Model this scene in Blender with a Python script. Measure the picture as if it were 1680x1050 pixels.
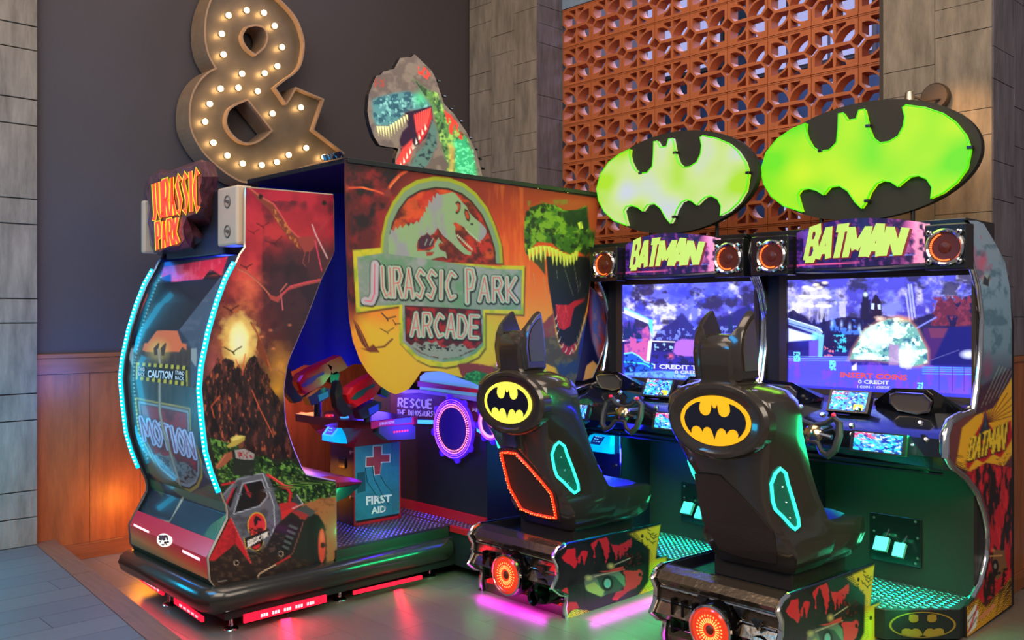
import bpy, bmesh, math, random
import numpy as np
from mathutils import Vector, Matrix
from mathutils.geometry import tessellate_polygon
for o in list(bpy.data.objects): bpy.data.objects.remove(o)
sc = bpy.context.scene
COL = sc.collection
rnd = random.Random(7)
PI = math.pi
# ---------------------------------------------------------------- camera
ANG = math.radians(46.2); F_ = 1500.0; HZ = 516.0; CU = 840.0; EYE = 1.5
cam_d = bpy.data.cameras.new('camera'); cam = bpy.data.objects.new('camera', cam_d); COL.objects.link(cam)
cam.location = (0, 0, EYE); cam.rotation_euler = (PI/2, 0, ANG)
cam_d.sensor_width = 36; cam_d.lens = F_/1680*36; cam_d.shift_y = (HZ-525)/1680; cam_d.clip_start = .05; cam_d.clip_end = 60
sc.camera = cam
# ---------------------------------------------------------------- view, world, lights
sc.view_settings.view_transform = 'Standard'; sc.view_settings.look = 'None'
sc.view_settings.gamma = 1; sc.view_settings.use_curve_mapping = False; sc.view_settings.exposure = 0.0
W = bpy.data.worlds.new('world'); sc.world = W; W.use_nodes = True
W.node_tree.nodes['Background'].inputs[0].default_value = (.60, .60, .66, 1)
W.node_tree.nodes['Background'].inputs[1].default_value = .30
def lin(c):
    return tuple(((x/255)/12.92 if x/255 <= .04045 else ((x/255+.055)/1.055)**2.4) for x in c)
def area(name, loc, aim, size, col, power, sy=None, spread=None):
    d = bpy.data.lights.new(name, 'AREA'); d.shape = 'RECTANGLE' if sy else 'SQUARE'; d.size = size
    if sy: d.size_y = sy
    d.color = lin(col); d.energy = power
    if spread: d.spread = math.radians(spread)
    o = bpy.data.objects.new(name, d); COL.objects.link(o); o.location = loc
    o.rotation_euler = (Vector(aim)-Vector(loc)).to_track_quat('-Z', 'Y').to_euler(); return o
def point(name, loc, col, power, r=.05):
    d = bpy.data.lights.new(name, 'POINT'); d.color = lin(col); d.energy = power; d.shadow_soft_size = r
    o = bpy.data.objects.new(name, d); COL.objects.link(o); o.location = loc; return o
def spot(name, loc, aim, col, power, ang, blend=.6, r=.05):
    d = bpy.data.lights.new(name, 'SPOT'); d.color = lin(col); d.energy = power; d.shadow_soft_size = r
    d.spot_size = math.radians(ang); d.spot_blend = blend
    o = bpy.data.objects.new(name, d); COL.objects.link(o); o.location = loc
    o.rotation_euler = (Vector(aim)-Vector(loc)).to_track_quat('-Z', 'Y').to_euler(); return o
# area lights added for the hall's general light, no fittings seen
area('hall_fill', (-.6, -.4, 4.6), (-3.6, 3.6, .8), 3.0, (255, 236, 214), 205)
area('hall_fill', (-4.6, .2, 4.8), (-5.2, 3.6, 1.5), 1.6, (255, 232, 208), 26)
area('hall_fill', (-3.0, 2.6, 5.2), (-3.0, 4.4, 0), 2.0, (255, 225, 200), 60)
# daylight beyond the breeze-block screen
area('window_daylight', (-3.6, 7.6, 5.2), (-3.6, 5.5, 2.8), 3.0, (205, 205, 255), 300, 3.0)
# coloured glow on machines and walls, mostly added lights without fittings
point('blue_wall_fill', (-5.45, 2.0, 2.0), (0, 120, 255), 1.6, .1)  # added blue light on the dark wall, no fitting there
point('cyan_strip_glow', (-5.45, 1.95, 1.1), (10, 120, 255), 8, .12)
point('blue_wall_fill', (-5.35, 1.0, .75), (0, 180, 230), 34, .2)  # added blue light for the foot of the left pillar
area('blue_floor_wash', (-3.6, .2, 3.0), (-4.6, 1.0, 0), 1.2, (30, 160, 235), 75)
point('amber_wainscot_glow', (-5.6, 2.25, .30), (255, 150, 40), 7, .08)
point('warm_wainscot_fill', (-5.5, 3.3, .95), (255, 150, 100), 7, .1)  # added fill to brighten the wainscot behind the guns
area('hall_fill', (1.2, 2.2, 3.6), (-3.2, 3.6, .9), 2.0, (255, 236, 214), 85)  # extra light added from the right to brighten the printed panels
area('blue_step_fill', (-4.62, 3.05, .84), (-4.4, 3.05, 0), .5, (70, 60, 255), 9, .3)  # added light over the step to make the tread plate bluer
area('green_sill_fill', (-3.78, 3.05, .30), (-4.05, 3.05, .22), .5, (0, 255, 150), 1.6, .04)  # added green light aimed at the sill, no lamp of its own
for cx in (-3.365, -2.19):
    area('green_footwell_lamp', (cx+.15, 4.34, .765), (cx+.15, 4.30, 0), .8, (0, 255, 170), 8, .08, 100)
    area('green_footwell_lamp', (cx+.2, 4.22, .60), (cx+.2, 4.7, .45), .6, (0, 255, 150), .7, .1)
    area('green_side_lamp', (cx+.52, 4.15, .9), (cx+.1, 3.75, .6), .25, (20, 255, 140), 3.5, .25)
    area('blue_seat_lamp', (cx-.1, 4.12, .80), (cx+.0, 3.8, .45), .3, (30, 30, 255), 4, .1)
point('blue_dash_lamp', (-3.55, 4.15, .62), (30, 30, 255), 5, .05)
point('blue_dash_lamp', (-2.75, 4.15, 1.35), (40, 60, 255), 2.5, .05)
point('blue_console_fill', (-4.75, 3.35, .98), (70, 50, 255), 7, .1)  # added blue light behind the guns, not a lamp of the console
point('violet_ring_lamp', (-4.1, 3.25, .85), (90, 30, 255), 6, .08)
point('blue_drape_lamp', (-4.55, 2.3, 1.7), (40, 70, 255), 7, .08)
spot('pillar_downlight', (-1.95, 4.7, 2.95), (-1.85, 5.15, 2.1), (255, 190, 110), 34, 80, .8, .05)
# ---------------------------------------------------------------- picture-to-plane helpers used to take measurements
FW = (-math.sin(ANG), math.cos(ANG)); RT = (math.cos(ANG), math.sin(ANG))
def ray(u, v):
    s = (u-CU)/F_; return (FW[0]+s*RT[0], FW[1]+s*RT[1], (HZ-v)/F_)
def PX(u, v, x):
    r = ray(u, v); k = x/r[0]; return Vector((x, r[1]*k, EYE+r[2]*k))
def PY(u, v, y):
    r = ray(u, v); k = y/r[1]; return Vector((r[0]*k, y, EYE+r[2]*k))
def PZ(u, v, z):
    r = ray(u, v); k = (z-EYE)/r[2]; return Vector((r[0]*k, r[1]*k, z))
def proj(P):
    P = np.asarray(P, float); d = P[:, 0]*FW[0]+P[:, 1]*FW[1]; s = P[:, 0]*RT[0]+P[:, 1]*RT[1]
    return CU+F_*s/d, HZ-F_*(P[:, 2]-EYE)/d
class Pl:
    """a real plane x=const (axis X, faces +x) or y=const (axis Y, faces -y)"""
    def __init__(s, ax, c): s.ax = ax; s.c = c; s.n = Vector((1, 0, 0)) if ax == 'X' else Vector((0, -1, 0))
    def __call__(s, u, v, off=0.0):
        return PX(u, v, s.c+off) if s.ax == 'X' else PY(u, v, s.c-off)
    def lift(s, off): return Pl(s.ax, s.c+off if s.ax == 'X' else s.c-off)
def crop(x0, y0, k, pts): return [(x0+p[0]/k, y0+p[1]/k) for p in pts]
# ---------------------------------------------------------------- materials
MATS = {}
def mat(name, col=(128, 128, 128), rough=.5, metal=0., emit=None, es=1., var=0., vscale=20., bump=0., bscale=60., spec=.5, coat=0., alpha=1., trans=0., stretch=(1, 1, 1), attr=False, emit_attr=0.):
    if name in MATS: return MATS[name]
    m = bpy.data.materials.new(name); MATS[name] = m; m.use_nodes = True
    nt = m.node_tree; N = nt.nodes; Lk = nt.links; b = N['Principled BSDF']
    c = (*lin(col), 1)
    b.inputs['Base Color'].default_value = c; b.inputs['Roughness'].default_value = rough; b.inputs['Metallic'].default_value = metal
    b.inputs['Specular IOR Level'].default_value = spec; b.inputs['Coat Weight'].default_value = coat; b.inputs['Coat Roughness'].default_value = .05
    b.inputs['Alpha'].default_value = alpha; b.inputs['Transmission Weight'].default_value = trans
    tc = N.new('ShaderNodeTexCoord'); mp = N.new('ShaderNodeMapping'); mp.inputs['Scale'].default_value = stretch
    Lk.new(tc.outputs['Object'], mp.inputs['Vector'])
    if attr:
        a = N.new('ShaderNodeAttribute'); a.attribute_name = 'print'
        Lk.new(a.outputs['Color'], b.inputs['Base Color'])
        if emit_attr:
            Lk.new(a.outputs['Color'], b.inputs['Emission Color']); b.inputs['Emission Strength'].default_value = emit_attr
    if var:
        n = N.new('ShaderNodeTexNoise'); n.inputs['Scale'].default_value = vscale; n.inputs['Detail'].default_value = 6; n.inputs['Roughness'].default_value = .65
        Lk.new(mp.outputs[0], n.inputs['Vector'])
        r = N.new('ShaderNodeMapRange'); r.inputs[1].default_value = .3; r.inputs[2].default_value = .7; r.inputs[3].default_value = 1-var; r.inputs[4].default_value = 1+var
        Lk.new(n.outputs['Fac'], r.inputs[0])
        v = N.new('ShaderNodeVectorMath'); v.operation = 'SCALE'
        if attr: Lk.new(a.outputs['Color'], v.inputs[0])
        else: v.inputs[0].default_value = c[:3]
        Lk.new(r.outputs[0], v.inputs['Scale']); Lk.new(v.outputs[0], b.inputs['Base Color'])
    if bump:
        n = N.new('ShaderNodeTexNoise'); n.inputs['Scale'].default_value = bscale; n.inputs['Detail'].default_value = 5
        Lk.new(mp.outputs[0], n.inputs['Vector'])
        bp = N.new('ShaderNodeBump'); bp.inputs['Strength'].default_value = bump; bp.inputs['Distance'].default_value = .01
        Lk.new(n.outputs['Fac'], bp.inputs['Height']); Lk.new(bp.outputs[0], b.inputs['Normal'])
    if emit:
        b.inputs['Emission Color'].default_value = (*lin(emit), 1); b.inputs['Emission Strength'].default_value = es
    return m
BLK = mat('black_gloss_plastic', (22, 22, 24), .22, coat=.3)
BLKM = mat('black_matt_paint', (20, 20, 22), .6)
CHR = mat('chrome', (225, 225, 228), .12, 1.)
STEEL = mat('brushed_steel', (150, 148, 142), .35, .9)
RED = mat('red_gloss_paint', (190, 18, 30), .35)
WHT = mat('white_print', (225, 225, 220), .5)
PRN = mat('printed_art', (255, 255, 255), .38, attr=True)
# ---------------------------------------------------------------- mesh builder
class MB:
    def __init__(s): s.v = []; s.f = []; s.c = None; s.sm = False
    def add(s, vs, fs):
        k = len(s.v); s.v += [tuple(p) for p in vs]; s.f += [tuple(i+k for i in f) for f in fs]; return s
    def box(s, lo, hi, bev=0.):
        x0, y0, z0 = lo; x1, y1, z1 = hi
        if bev:
            b = bev; bm = bmesh.new(); bmesh.ops.create_cube(bm, size=1)
            for v in bm.verts: v.co = Vector(((x0+x1)/2+v.co.x*(x1-x0), (y0+y1)/2+v.co.y*(y1-y0), (z0+z1)/2+v.co.z*(z1-z0)))
            bmesh.ops.bevel(bm, geom=bm.edges[:], offset=b, segments=2, affect='EDGES', profile=.5)
            bm.verts.index_update(); s.add([v.co.copy() for v in bm.verts], [[v.index for v in f.verts] for f in bm.faces]); bm.free(); return s
        return s.add([(x0, y0, z0), (x1, y0, z0), (x1, y1, z0), (x0, y1, z0), (x0, y0, z1), (x1, y0, z1), (x1, y1, z1), (x0, y1, z1)],
                     [(3, 2, 1, 0), (4, 5, 6, 7), (0, 1, 5, 4), (1, 2, 6, 5), (2, 3, 7, 6), (3, 0, 4, 7)])
    def tube(s, path, r, seg=8, closed=False, flat=1.):
        P = [Vector(p) for p in path]; n = len(P); rings = []; up = None
        rr = r if isinstance(r, (list, tuple)) else [r]*n
        for i in range(n):
            a = P[(i-1) % n] if (closed or i > 0) else P[i]; b = P[(i+1) % n] if (closed or i < n-1) else P[i]
            t = (b-a).normalized()
            if up is None:
                up = t.orthogonal().normalized()
            up = (up-t*up.dot(t)).normalized(); w = t.cross(up)
            rings.append([P[i]+(up*math.cos(2*PI*k/seg)+w*math.sin(2*PI*k/seg)*flat)*rr[i] for k in range(seg)])
        vs = [p for rg in rings for p in rg]; fs = []
        for i in range(n if closed else n-1):
            j = (i+1) % n
            for k in range(seg): l = (k+1) % seg; fs.append((i*seg+k, i*seg+l, j*seg+l, j*seg+k))
        if not closed: fs.append(tuple(range(seg))[::-1]); fs.append(tuple((n-1)*seg+k for k in range(seg)))
        return s.add(vs, fs)
    def lathe(s, c, axis, prof, seg=24):
        """prof: list of (radius, distance along axis)"""
        c = Vector(c); t = Vector(axis).normalized(); u = t.orthogonal().normalized(); w = t.cross(u); vs = []; fs = []
        for r, d in prof:
            for k in range(seg): vs.append(c+t*d+(u*math.cos(2*PI*k/seg)+w*math.sin(2*PI*k/seg))*r)
        for i in range(len(prof)-1):
            for k in range(seg): l = (k+1) % seg; fs.append((i*seg+k, i*seg+l, (i+1)*seg+l, (i+1)*seg+k))
        return s.add(vs, fs)
    def cyl(s, c, axis, r, h, seg=16):
        s.lathe(c, axis, [(0.0001, 0), (r, 0), (r, h), (0.0001, h)], seg); return s
    def loft(s, secs, cap=True, closed=True):
        n = len(secs[0]); vs = [p for q in secs for p in q]; fs = []
        for i in range(len(secs)-1):
            for k in range(n if closed else n-1): l = (k+1) % n; fs.append((i*n+k, i*n+l, (i+1)*n+l, (i+1)*n+k))
        if cap: fs.append(tuple(range(n))[::-1]); fs.append(tuple((len(secs)-1)*n+k for k in range(n)))
        return s.add(vs, fs)
    def prism(s, loops, off):
        """flat outline(s) (first outer, others holes) in 3-D pushed back by vector off"""
        if not isinstance(loops[0], list): loops = [loops]
        loops = [[Vector(p) for p in l] for l in loops]; off = Vector(off)
        flat = [p for l in loops for p in l]; tri = tessellate_polygon(loops); n = len(flat)
        nz = sum(((flat[a]-flat[c]).cross(flat[b]-flat[c]) for a, b, c in tri), Vector())
        # consistent orientation: front faces look away from off
        F = []
        for a, b, c in tri:
            nn = (flat[b]-flat[a]).cross(flat[c]-flat[a])
            if nn.dot(off) > 0: a, b = b, a
            F.append((a, b, c))
        s_f = F+[(c+n, b+n, a+n) for a, b, c in F]
        k = 0
        for l in loops:
            for i in range(len(l)):
                j = (i+1) % len(l); s_f.append((k+i, k+j, k+j+n, k+i+n))
            k += len(l)
        return s.add(flat+[p+off for p in flat], s_f)
    def flat(s, loops):
        if not isinstance(loops[0], list): loops = [loops]
        loops = [[Vector(p) for p in l] for l in loops]; fl = [p for l in loops for p in l]
        return s.add(fl, [tuple(t) for t in tessellate_polygon(loops)])
    def grid(s, P):
        n = len(P); m = len(P[0])
        return s.add([p for r in P for p in r], [(i*m+j, i*m+j+1, (i+1)*m+j+1, (i+1)*m+j) for i in range(n-1) for j in range(m-1)])
def base_of(o):
    while o.parent: o = o.parent
    return o.location
def build(name, mb, m, parent=None, smooth=False, colors=None, fixn=True, label=None):
    off = base_of(parent) if parent else Vector((0, 0, 0))
    me = bpy.data.meshes.new(name)
    me.from_pydata([(p[0]-off.x, p[1]-off.y, p[2]-off.z) for p in mb.v], [], mb.f)
    me.validate()
    if fixn and not colors is not None:
        bm = bmesh.new(); bm.from_mesh(me); bmesh.ops.recalc_face_normals(bm, faces=bm.faces); bm.to_mesh(me); bm.free()
    me.materials.append(m)
    if smooth: me.polygons.foreach_set('use_smooth', [True]*len(me.polygons)); me.set_sharp_from_angle(angle=math.radians(38)) if hasattr(me, 'set_sharp_from_angle') else None
    if colors is not None:
        a = me.color_attributes.new('print', 'FLOAT_COLOR', 'POINT'); c4 = np.ones((len(mb.v), 4), np.float32); c4[:, :3] = colors; a.data.foreach_set('color', c4.ravel())
    o = bpy.data.objects.new(name, me); COL.objects.link(o)
    if parent: o.parent = parent
    if label: o['label'] = label
    return o
def thing(name, loc, label, cat, group=None):
    o = bpy.data.objects.new(name, None); COL.objects.link(o); o.location = loc; o['label'] = label; o['category'] = cat
    o.empty_display_size = .1
    if group: o['group'] = group
    return o
def tag(o, label, cat, group=None):
    o['label'] = label; o['category'] = cat
    if group: o['group'] = group
    return o
def struct(name, mb=None, m=None, **k):
    o = build(name, mb, m, **k) if mb else bpy.data.objects.new(name, None)
    if not mb: COL.objects.link(o)
    o['kind'] = 'structure'; return o
def copy_tree(o, parent=None):
    c = o.copy(); COL.objects.link(c); c.parent = parent
    for ch in list(o.children): copy_tree(ch, c)
    return c
def arc(cx, cy, rx, ry, a0, a1, n):
    return [(cx+rx*math.cos(math.radians(a0+(a1-a0)*i/n)), cy+ry*math.sin(math.radians(a0+(a1-a0)*i/n))) for i in range(n+1)]
def smooth_poly(pts, n=4, sharp=48):
    P = [Vector(p) for p in pts]; N = len(P); out = []
    def turn(i):
        a = (P[i]-P[i-1]).normalized(); b = (P[(i+1) % N]-P[i]).normalized(); return math.degrees(math.acos(max(-1, min(1, a.dot(b)))))
    sh = [turn(i) > sharp for i in range(N)]
    for i in range(N):
        j = (i+1) % N; a = P[i] if sh[i] else P[i-1]; d = P[j] if sh[j] else P[(j+1) % N]
        for k in range(n):
            t = k/n; b, c = P[i], P[j]
            out.append(tuple(.5*((2*b)+(c-a)*t+(2*a-5*b+4*c-d)*t*t+(3*b-a-3*c+d)*t**3)))
    return out
def ell(cx, cy, rx, ry, n=32): return arc(cx, cy, rx, ry, 0, 360, n)[:-1]
# ---------------------------------------------------------------- painter for flat print (colours per vertex of a fine grid)
def hsh(ix, iy, s):
    h = (ix*374761393+iy*668265263+s*69069) & 0xffffffff; h = ((h ^ (h >> 13))*1274126177) & 0xffffffff
    return ((h ^ (h >> 16)) & 0xffff)/65535.
def vn(x, y, s=0):
    x = np.asarray(x); y = np.asarray(y); ix = np.floor(x).astype(np.int64); iy = np.floor(y).astype(np.int64); fx = x-ix; fy = y-iy
    fx = fx*fx*(3-2*fx); fy = fy*fy*(3-2*fy)
    a = hsh(ix, iy, s); b = hsh(ix+1, iy, s); c = hsh(ix, iy+1, s); d = hsh(ix+1, iy+1, s)
    return (a*(1-fx)+b*fx)*(1-fy)+(c*(1-fx)+d*fx)*fy
def fbm(x, y, s=0, o=4):
    t = 0; a = .5; w = 0
    for i in range(o): t = t+a*vn(x*2**i, y*2**i, s+i*17); w += a; a *= .55
    return t/w
class Paint:
    def __init__(s, u, v, col): s.u = u; s.v = v; s.c = np.tile(np.array(col, float), (len(u), 1))
    def mix(s, idx, m, col):
        m = np.clip(m, 0, 1)[:, None]; s.c[idx] = s.c[idx]*(1-m)+np.asarray(col, float)*m
    def poly(s, pts, col, soft=1.2, a=1., rough=0., rs=6.):
        pts = np.array(pts, float); pad = soft+rough+2
        idx = np.where((s.u > pts[:, 0].min()-pad) & (s.u < pts[:, 0].max()+pad) & (s.v > pts[:, 1].min()-pad) & (s.v < pts[:, 1].max()+pad))[0]
        if not len(idx): return
        x = s.u[idx]; y = s.v[idx]; ins = np.zeros(len(idx), bool); d = np.full(len(idx), 1e9)
        n = len(pts)
        for i in range(n):
            x1, y1 = pts[i]; x2, y2 = pts[(i+1) % n]
            if y1 != y2:
                c = ((y1 > y) != (y2 > y)) & (x < (x2-x1)*(y-y1)/(y2-y1)+x1); ins ^= c
            L = (x2-x1)**2+(y2-y1)**2+1e-9; t = np.clip(((x-x1)*(x2-x1)+(y-y1)*(y2-y1))/L, 0, 1)
            d = np.minimum(d, np.hypot(x-x1-t*(x2-x1), y-y1-t*(y2-y1)))
        sd = np.where(ins, d, -d)
        if rough: sd = sd+(fbm(x/rs, y/rs, 5)-.5)*2*rough
        s.mix(idx, (sd/soft+.5)*1., col) if a == 1 else s.mix(idx, np.clip(sd/soft+.5, 0, 1)*a, col)
    def line(s, pts, w, col, a=1., soft=1.):
        pts = np.array(pts, float); pad = w+2
        idx = np.where((s.u > pts[:, 0].min()-pad) & (s.u < pts[:, 0].max()+pad) & (s.v > pts[:, 1].min()-pad) & (s.v < pts[:, 1].max()+pad))[0]
        if not len(idx): return
        x = s.u[idx]; y = s.v[idx]; d = np.full(len(idx), 1e9)
        for i in range(len(pts)-1):
            x1, y1 = pts[i]; x2, y2 = pts[i+1]; L = (x2-x1)**2+(y2-y1)**2+1e-9; t = np.clip(((x-x1)*(x2-x1)+(y-y1)*(y2-y1))/L, 0, 1)
            d = np.minimum(d, np.hypot(x-x1-t*(x2-x1), y-y1-t*(y2-y1)))
        s.mix(idx, np.clip((w/2-d)/soft+.5, 0, 1)*a, col)
    def blob(s, cx, cy, rx, ry, col, a=1., p=1., noise=0., ns=10.):
        r = np.hypot((s.u-cx)/rx, (s.v-cy)/ry)
        if noise: r = r+(fbm(s.u/ns, s.v/ns, 9)-.5)*2*noise
        m = np.clip(1-r, 0, 1)**p*a; idx = np.where(m > 0)[0]; s.mix(idx, m[idx], col)
    def noise(s, sx, sy, col, a, lo=.45, hi=.65, seed=0, pts=None, o=4):
        n = fbm(s.u/sx, s.v/sy, seed, o); m = np.clip((n-lo)/(hi-lo), 0, 1)*a
        if pts is not None:
            pts = np.array(pts, float); ins = np.zeros(len(s.u), bool)
            for i in range(len(pts)):
                x1, y1 = pts[i]; x2, y2 = pts[(i+1) % len(pts)]
                if y1 != y2: ins ^= ((y1 > s.v) != (y2 > s.v)) & (s.u < (x2-x1)*(s.v-y1)/(y2-y1)+x1)
            m = m*ins
        idx = np.where(m > 0)[0]; s.mix(idx, m[idx], col)
    def grad(s, f, cols):
        """f in 0..1 per vertex, cols list of (t,rgb)"""
        t = [c[0] for c in cols]
        for k in range(3): s.c[:, k] = np.interp(f, t, [c[1][k] for c in cols])
    def out(s):
        c = np.clip(s.c*1.10/255, 0, 1); return np.where(c <= .04045, c/12.92, ((c+.055)/1.055)**2.4)
def lerp_poly(pts, ts, n):
    """resample polyline pts keyed at ts (increasing) to n samples of the key"""
    t = np.linspace(ts[0], ts[-1], n); p = np.array(pts, float)
    return np.stack([np.interp(t, ts, p[:, 0]), np.interp(t, ts, p[:, 1])], 1)
def ruled(Lp, Rp, ts, n, m, f):
    A = lerp_poly(Lp, ts, n); B = lerp_poly(Rp, ts, n)
    return [[f(*(A[i]*(1-j/(m-1))+B[i]*(j/(m-1)))) for j in range(m)] for i in range(n)]
def painted(name, P, painter, parent, bg, m=None, label=None):
    mb = MB().grid(P); u, v = proj(mb.v); p = Paint(u, v, bg); painter(p)
    return build(name, mb, m or PRN, parent, colors=p.out(), label=label)
# ---------------------------------------------------------------- letters drawn as thick strokes
GL = {
 'A': [[(0, 0), (.5, 1), (1, 0)], [(.2, .33), (.8, .33)]],
 'B': [[(0, 0), (0, 1), (.7, 1), (.85, .8), (.7, .55), (0, .55)], [(.7, .55), (.95, .3), (.75, 0), (0, 0)]],
 'C': [[(1, .85), (.5, 1), (0, .6), (0, .4), (.5, 0), (1, .1)]],
 'D': [[(0, 0), (0, 1), (.6, .95), (1, .6), (.9, .2), (.5, 0), (0, 0)]],
 'E': [[(1, 1), (0, 1), (0, 0), (1, 0)], [(0, .5), (.8, .5)]],
 'F': [[(1, 1), (0, 1), (0, 0)], [(0, .5), (.8, .5)]],
 'G': [[(1, .85), (.5, 1), (0, .6), (0, .4), (.5, 0), (1, .1), (1, .45), (.6, .45)]],
 'H': [[(0, 0), (0, 1)], [(1, 0), (1, 1)], [(0, .5), (1, .5)]],
 'I': [[(.5, 0), (.5, 1)]],
 'J': [[(.7, 1), (.8, .2), (.55, 0), (0, .02)]],
 'K': [[(0, 0), (0, 1)], [(1, 1), (.15, .45), (1, 0)]],
 'L': [[(0, 1), (0, 0), (1, 0)]],
 'M': [[(0, 0), (.1, 1), (.5, .3), (.9, 1), (1, 0)]],
 'N': [[(0, 0), (0, 1), (1, 0), (1, 1)]],
 'O': [[(.5, 1), (0, .65), (0, .35), (.5, 0), (1, .35), (1, .65), (.5, 1)]],
 'P': [[(0, 0), (0, 1), (.7, 1), (.95, .75), (.7, .45), (0, .4)]],
 'R': [[(0, 0), (0, 1), (.7, 1), (.95, .75), (.7, .5), (0, .45)], [(.5, .48), (1, 0)]],
 'S': [[(1, .85), (.5, 1), (.1, .75), (.9, .35), (.5, 0), (0, .12)]],
 'T': [[(.5, 0), (.5, 1)], [(0, 1), (1, 1)]],
 'U': [[(0, 1), (0, .3), (.4, 0), (.95, .15)], [(1, 1), (1, 0)]],
 'W': [[(0, 1), (.2, 0), (.5, .7), (.8, 0), (1, 1)]],
 '!': [[(.5, 1), (.5, .35)], [(.5, .1), (.5, 0)]]}
def stroke(pl, w):
    """mitred band around a polyline: quads"""
    out = []; P = [Vector(p) for p in pl]; n = len(P); off = []
    for i in range(n):
        ds = []
        if i > 0: ds.append((P[i]-P[i-1]).normalized())
        if i < n-1: ds.append((P[i+1]-P[i]).normalized())
        t = (ds[0]+ds[-1]).normalized() if len(ds) > 1 and (ds[0]+ds[-1]).length > .3 else ds[0]
        nn = Vector((-t.y, t.x)); k = 1/max(.82, nn.dot(Vector((-ds[0].y, ds[0].x)))); off.append(nn*w/2*k)
    e0 = (P[0]-P[1]).normalized()*w*.5*0; 
    for i in range(n-1): out.append([P[i]-off[i], P[i+1]-off[i+1], P[i+1]+off[i+1], P[i]+off[i]])
    return out
def word(mb, quad, text, plane, off, w, wid=None, gap=.28, cut=0.):
    """quad: picture corners TL,TR,BR,BL of the word; w stroke width as share of height"""
    widths = [(wid or {}).get(ch, .35 if ch in 'I!' else (.8 if ch in 'MW' else .55)) if ch != ' ' else .45 for ch in text]
    tot = sum(widths)+gap*.5*(len(text)-1); x = 0
    TL, TR, BR, BL = [Vector(q) for q in quad]; H = ((BL-TL).length+(BR-TR).length)/2; Wd = ((TR-TL).length+(BR-BL).length)/2
    for ch, wd in zip(text, widths):
        if ch != ' ':
            for pl in GL[ch]:
                # work in picture units so that strokes keep an even width
                pts = [Vector(((x+p[0]*wd)/tot*Wd, p[1]*H)) for p in pl]
                for q in stroke(pts, w*H):
                    vs = []
                    for p in q:
                        a = p.x/Wd; b = p.y/H
                        c = (BL*(1-a)+BR*a)*(1-b)+(TL*(1-a)+TR*a)*b; vs.append(plane(c.x, c.y, off))
                    mb.add(vs, [(0, 1, 2, 3)])
        x += wd+gap*.5
    return mb
_dg = [None]
def type_text(mb, quad, text, plane, off, bold=.03, shear=0.):
    cu = bpy.data.curves.new('t', 'FONT'); cu.body = text; cu.offset = bold; cu.shear = shear; cu.resolution_u = 2; cu.align_x = 'LEFT'
    o = bpy.data.objects.new('t', cu); COL.objects.link(o)
    dg = bpy.context.evaluated_depsgraph_get(); me = bpy.data.meshes.new_from_object(o.evaluated_get(dg))
    P = [v.co.copy() for v in me.vertices]; Fs = [tuple(p.vertices) for p in me.polygons]
    bpy.data.objects.remove(o); bpy.data.curves.remove(cu); bpy.data.meshes.remove(me)
    x0 = min(p.x for p in P); x1 = max(p.x for p in P); y0 = min(p.y for p in P); y1 = max(p.y for p in P)
    TL, TR, BR, BL = [Vector(q) for q in quad]; vs = []
    for p in P:
        a = (p.x-x0)/(x1-x0); b = (p.y-y0)/(y1-y0); c = (BL*(1-a)+BR*a)*(1-b)+(TL*(1-a)+TR*a)*b; vs.append(plane(c.x, c.y, off))
    return mb.add(vs, Fs)
def decal(name, polys, plane, off, m, parent, **k):
    mb = MB()
    for pl in polys:
        mb.flat([[plane(u, v, off) for u, v in l] for l in (pl if isinstance(pl[0], list) else [pl])])
    return build(name, mb, m, parent, fixn=False, **k)
# ================================================================ SETTING
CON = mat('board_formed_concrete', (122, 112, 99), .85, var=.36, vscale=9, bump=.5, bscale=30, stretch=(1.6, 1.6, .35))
CON_SHADED = mat('board_formed_concrete_shaded', (96, 90, 100), .85, var=.36, vscale=9, bump=.5, bscale=30, stretch=(1.6, 1.6, .35))  # same concrete, with the side faces' shade put into the colour
CORE = mat('concrete_joint', (70, 62, 56), .9)
DARKW = mat('charcoal_wall_paint', (66, 60, 62), .75, var=.06, vscale=60)
WOOD = mat('oiled_pine', (150, 84, 44), .42, var=.32, vscale=5, bump=.15, bscale=14, stretch=(7, 3.2, .55))
WOODC = mat('oiled_pine_cap', (140, 80, 46), .4, var=.3, vscale=5, stretch=(5, .5, 7))
WOODD = mat('brown_nosing_wood', (118, 78, 58), .5, var=.25, vscale=6, stretch=(.7, 8, 1))
FL1 = [mat('greige_plank_%d' % i, c, .34, var=.10, vscale=7, bump=.06, bscale=20, stretch=(.8, 9, 1), spec=.5) for i, c in enumerate([(108, 98, 89), (104, 95, 87), (111, 101, 91), (106, 96, 86)])]
FL2 = [mat('grey_plank_%d' % i, c, .5, var=.10, vscale=7, bump=.06, bscale=20, stretch=(9, .8, 1)) for i, c in enumerate([(94, 91, 89), (91, 88, 87), (97, 93, 90)])]
# lower floor with planks laid along x
f = struct('floor', MB().box((-6.4, 1.2, -.06), (1.6, 6.4, -.006)), mat('floor_joint', (80, 72, 65), .8))
def plank(parent, lo, hi, m):
    build('floor_plank', MB().box(lo, hi, 0), m, parent)
y = 1.66; k = 0
while y < 5.4:
    x = -5.85-(k*.53) % 1.25
    while x < .2:
        a = max(x, -5.86); b = min(x+1.25, .2)
        if b-a > .05 and not (x > -1.0 and y < 2.6): plank(f, (a+.0008, y+.0008, -.006), (b-.0008, y+.1892, 0), FL1[(k*3+int(x*7)) % 4])
        x += 1.25
    y += .19; k += 1
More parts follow.
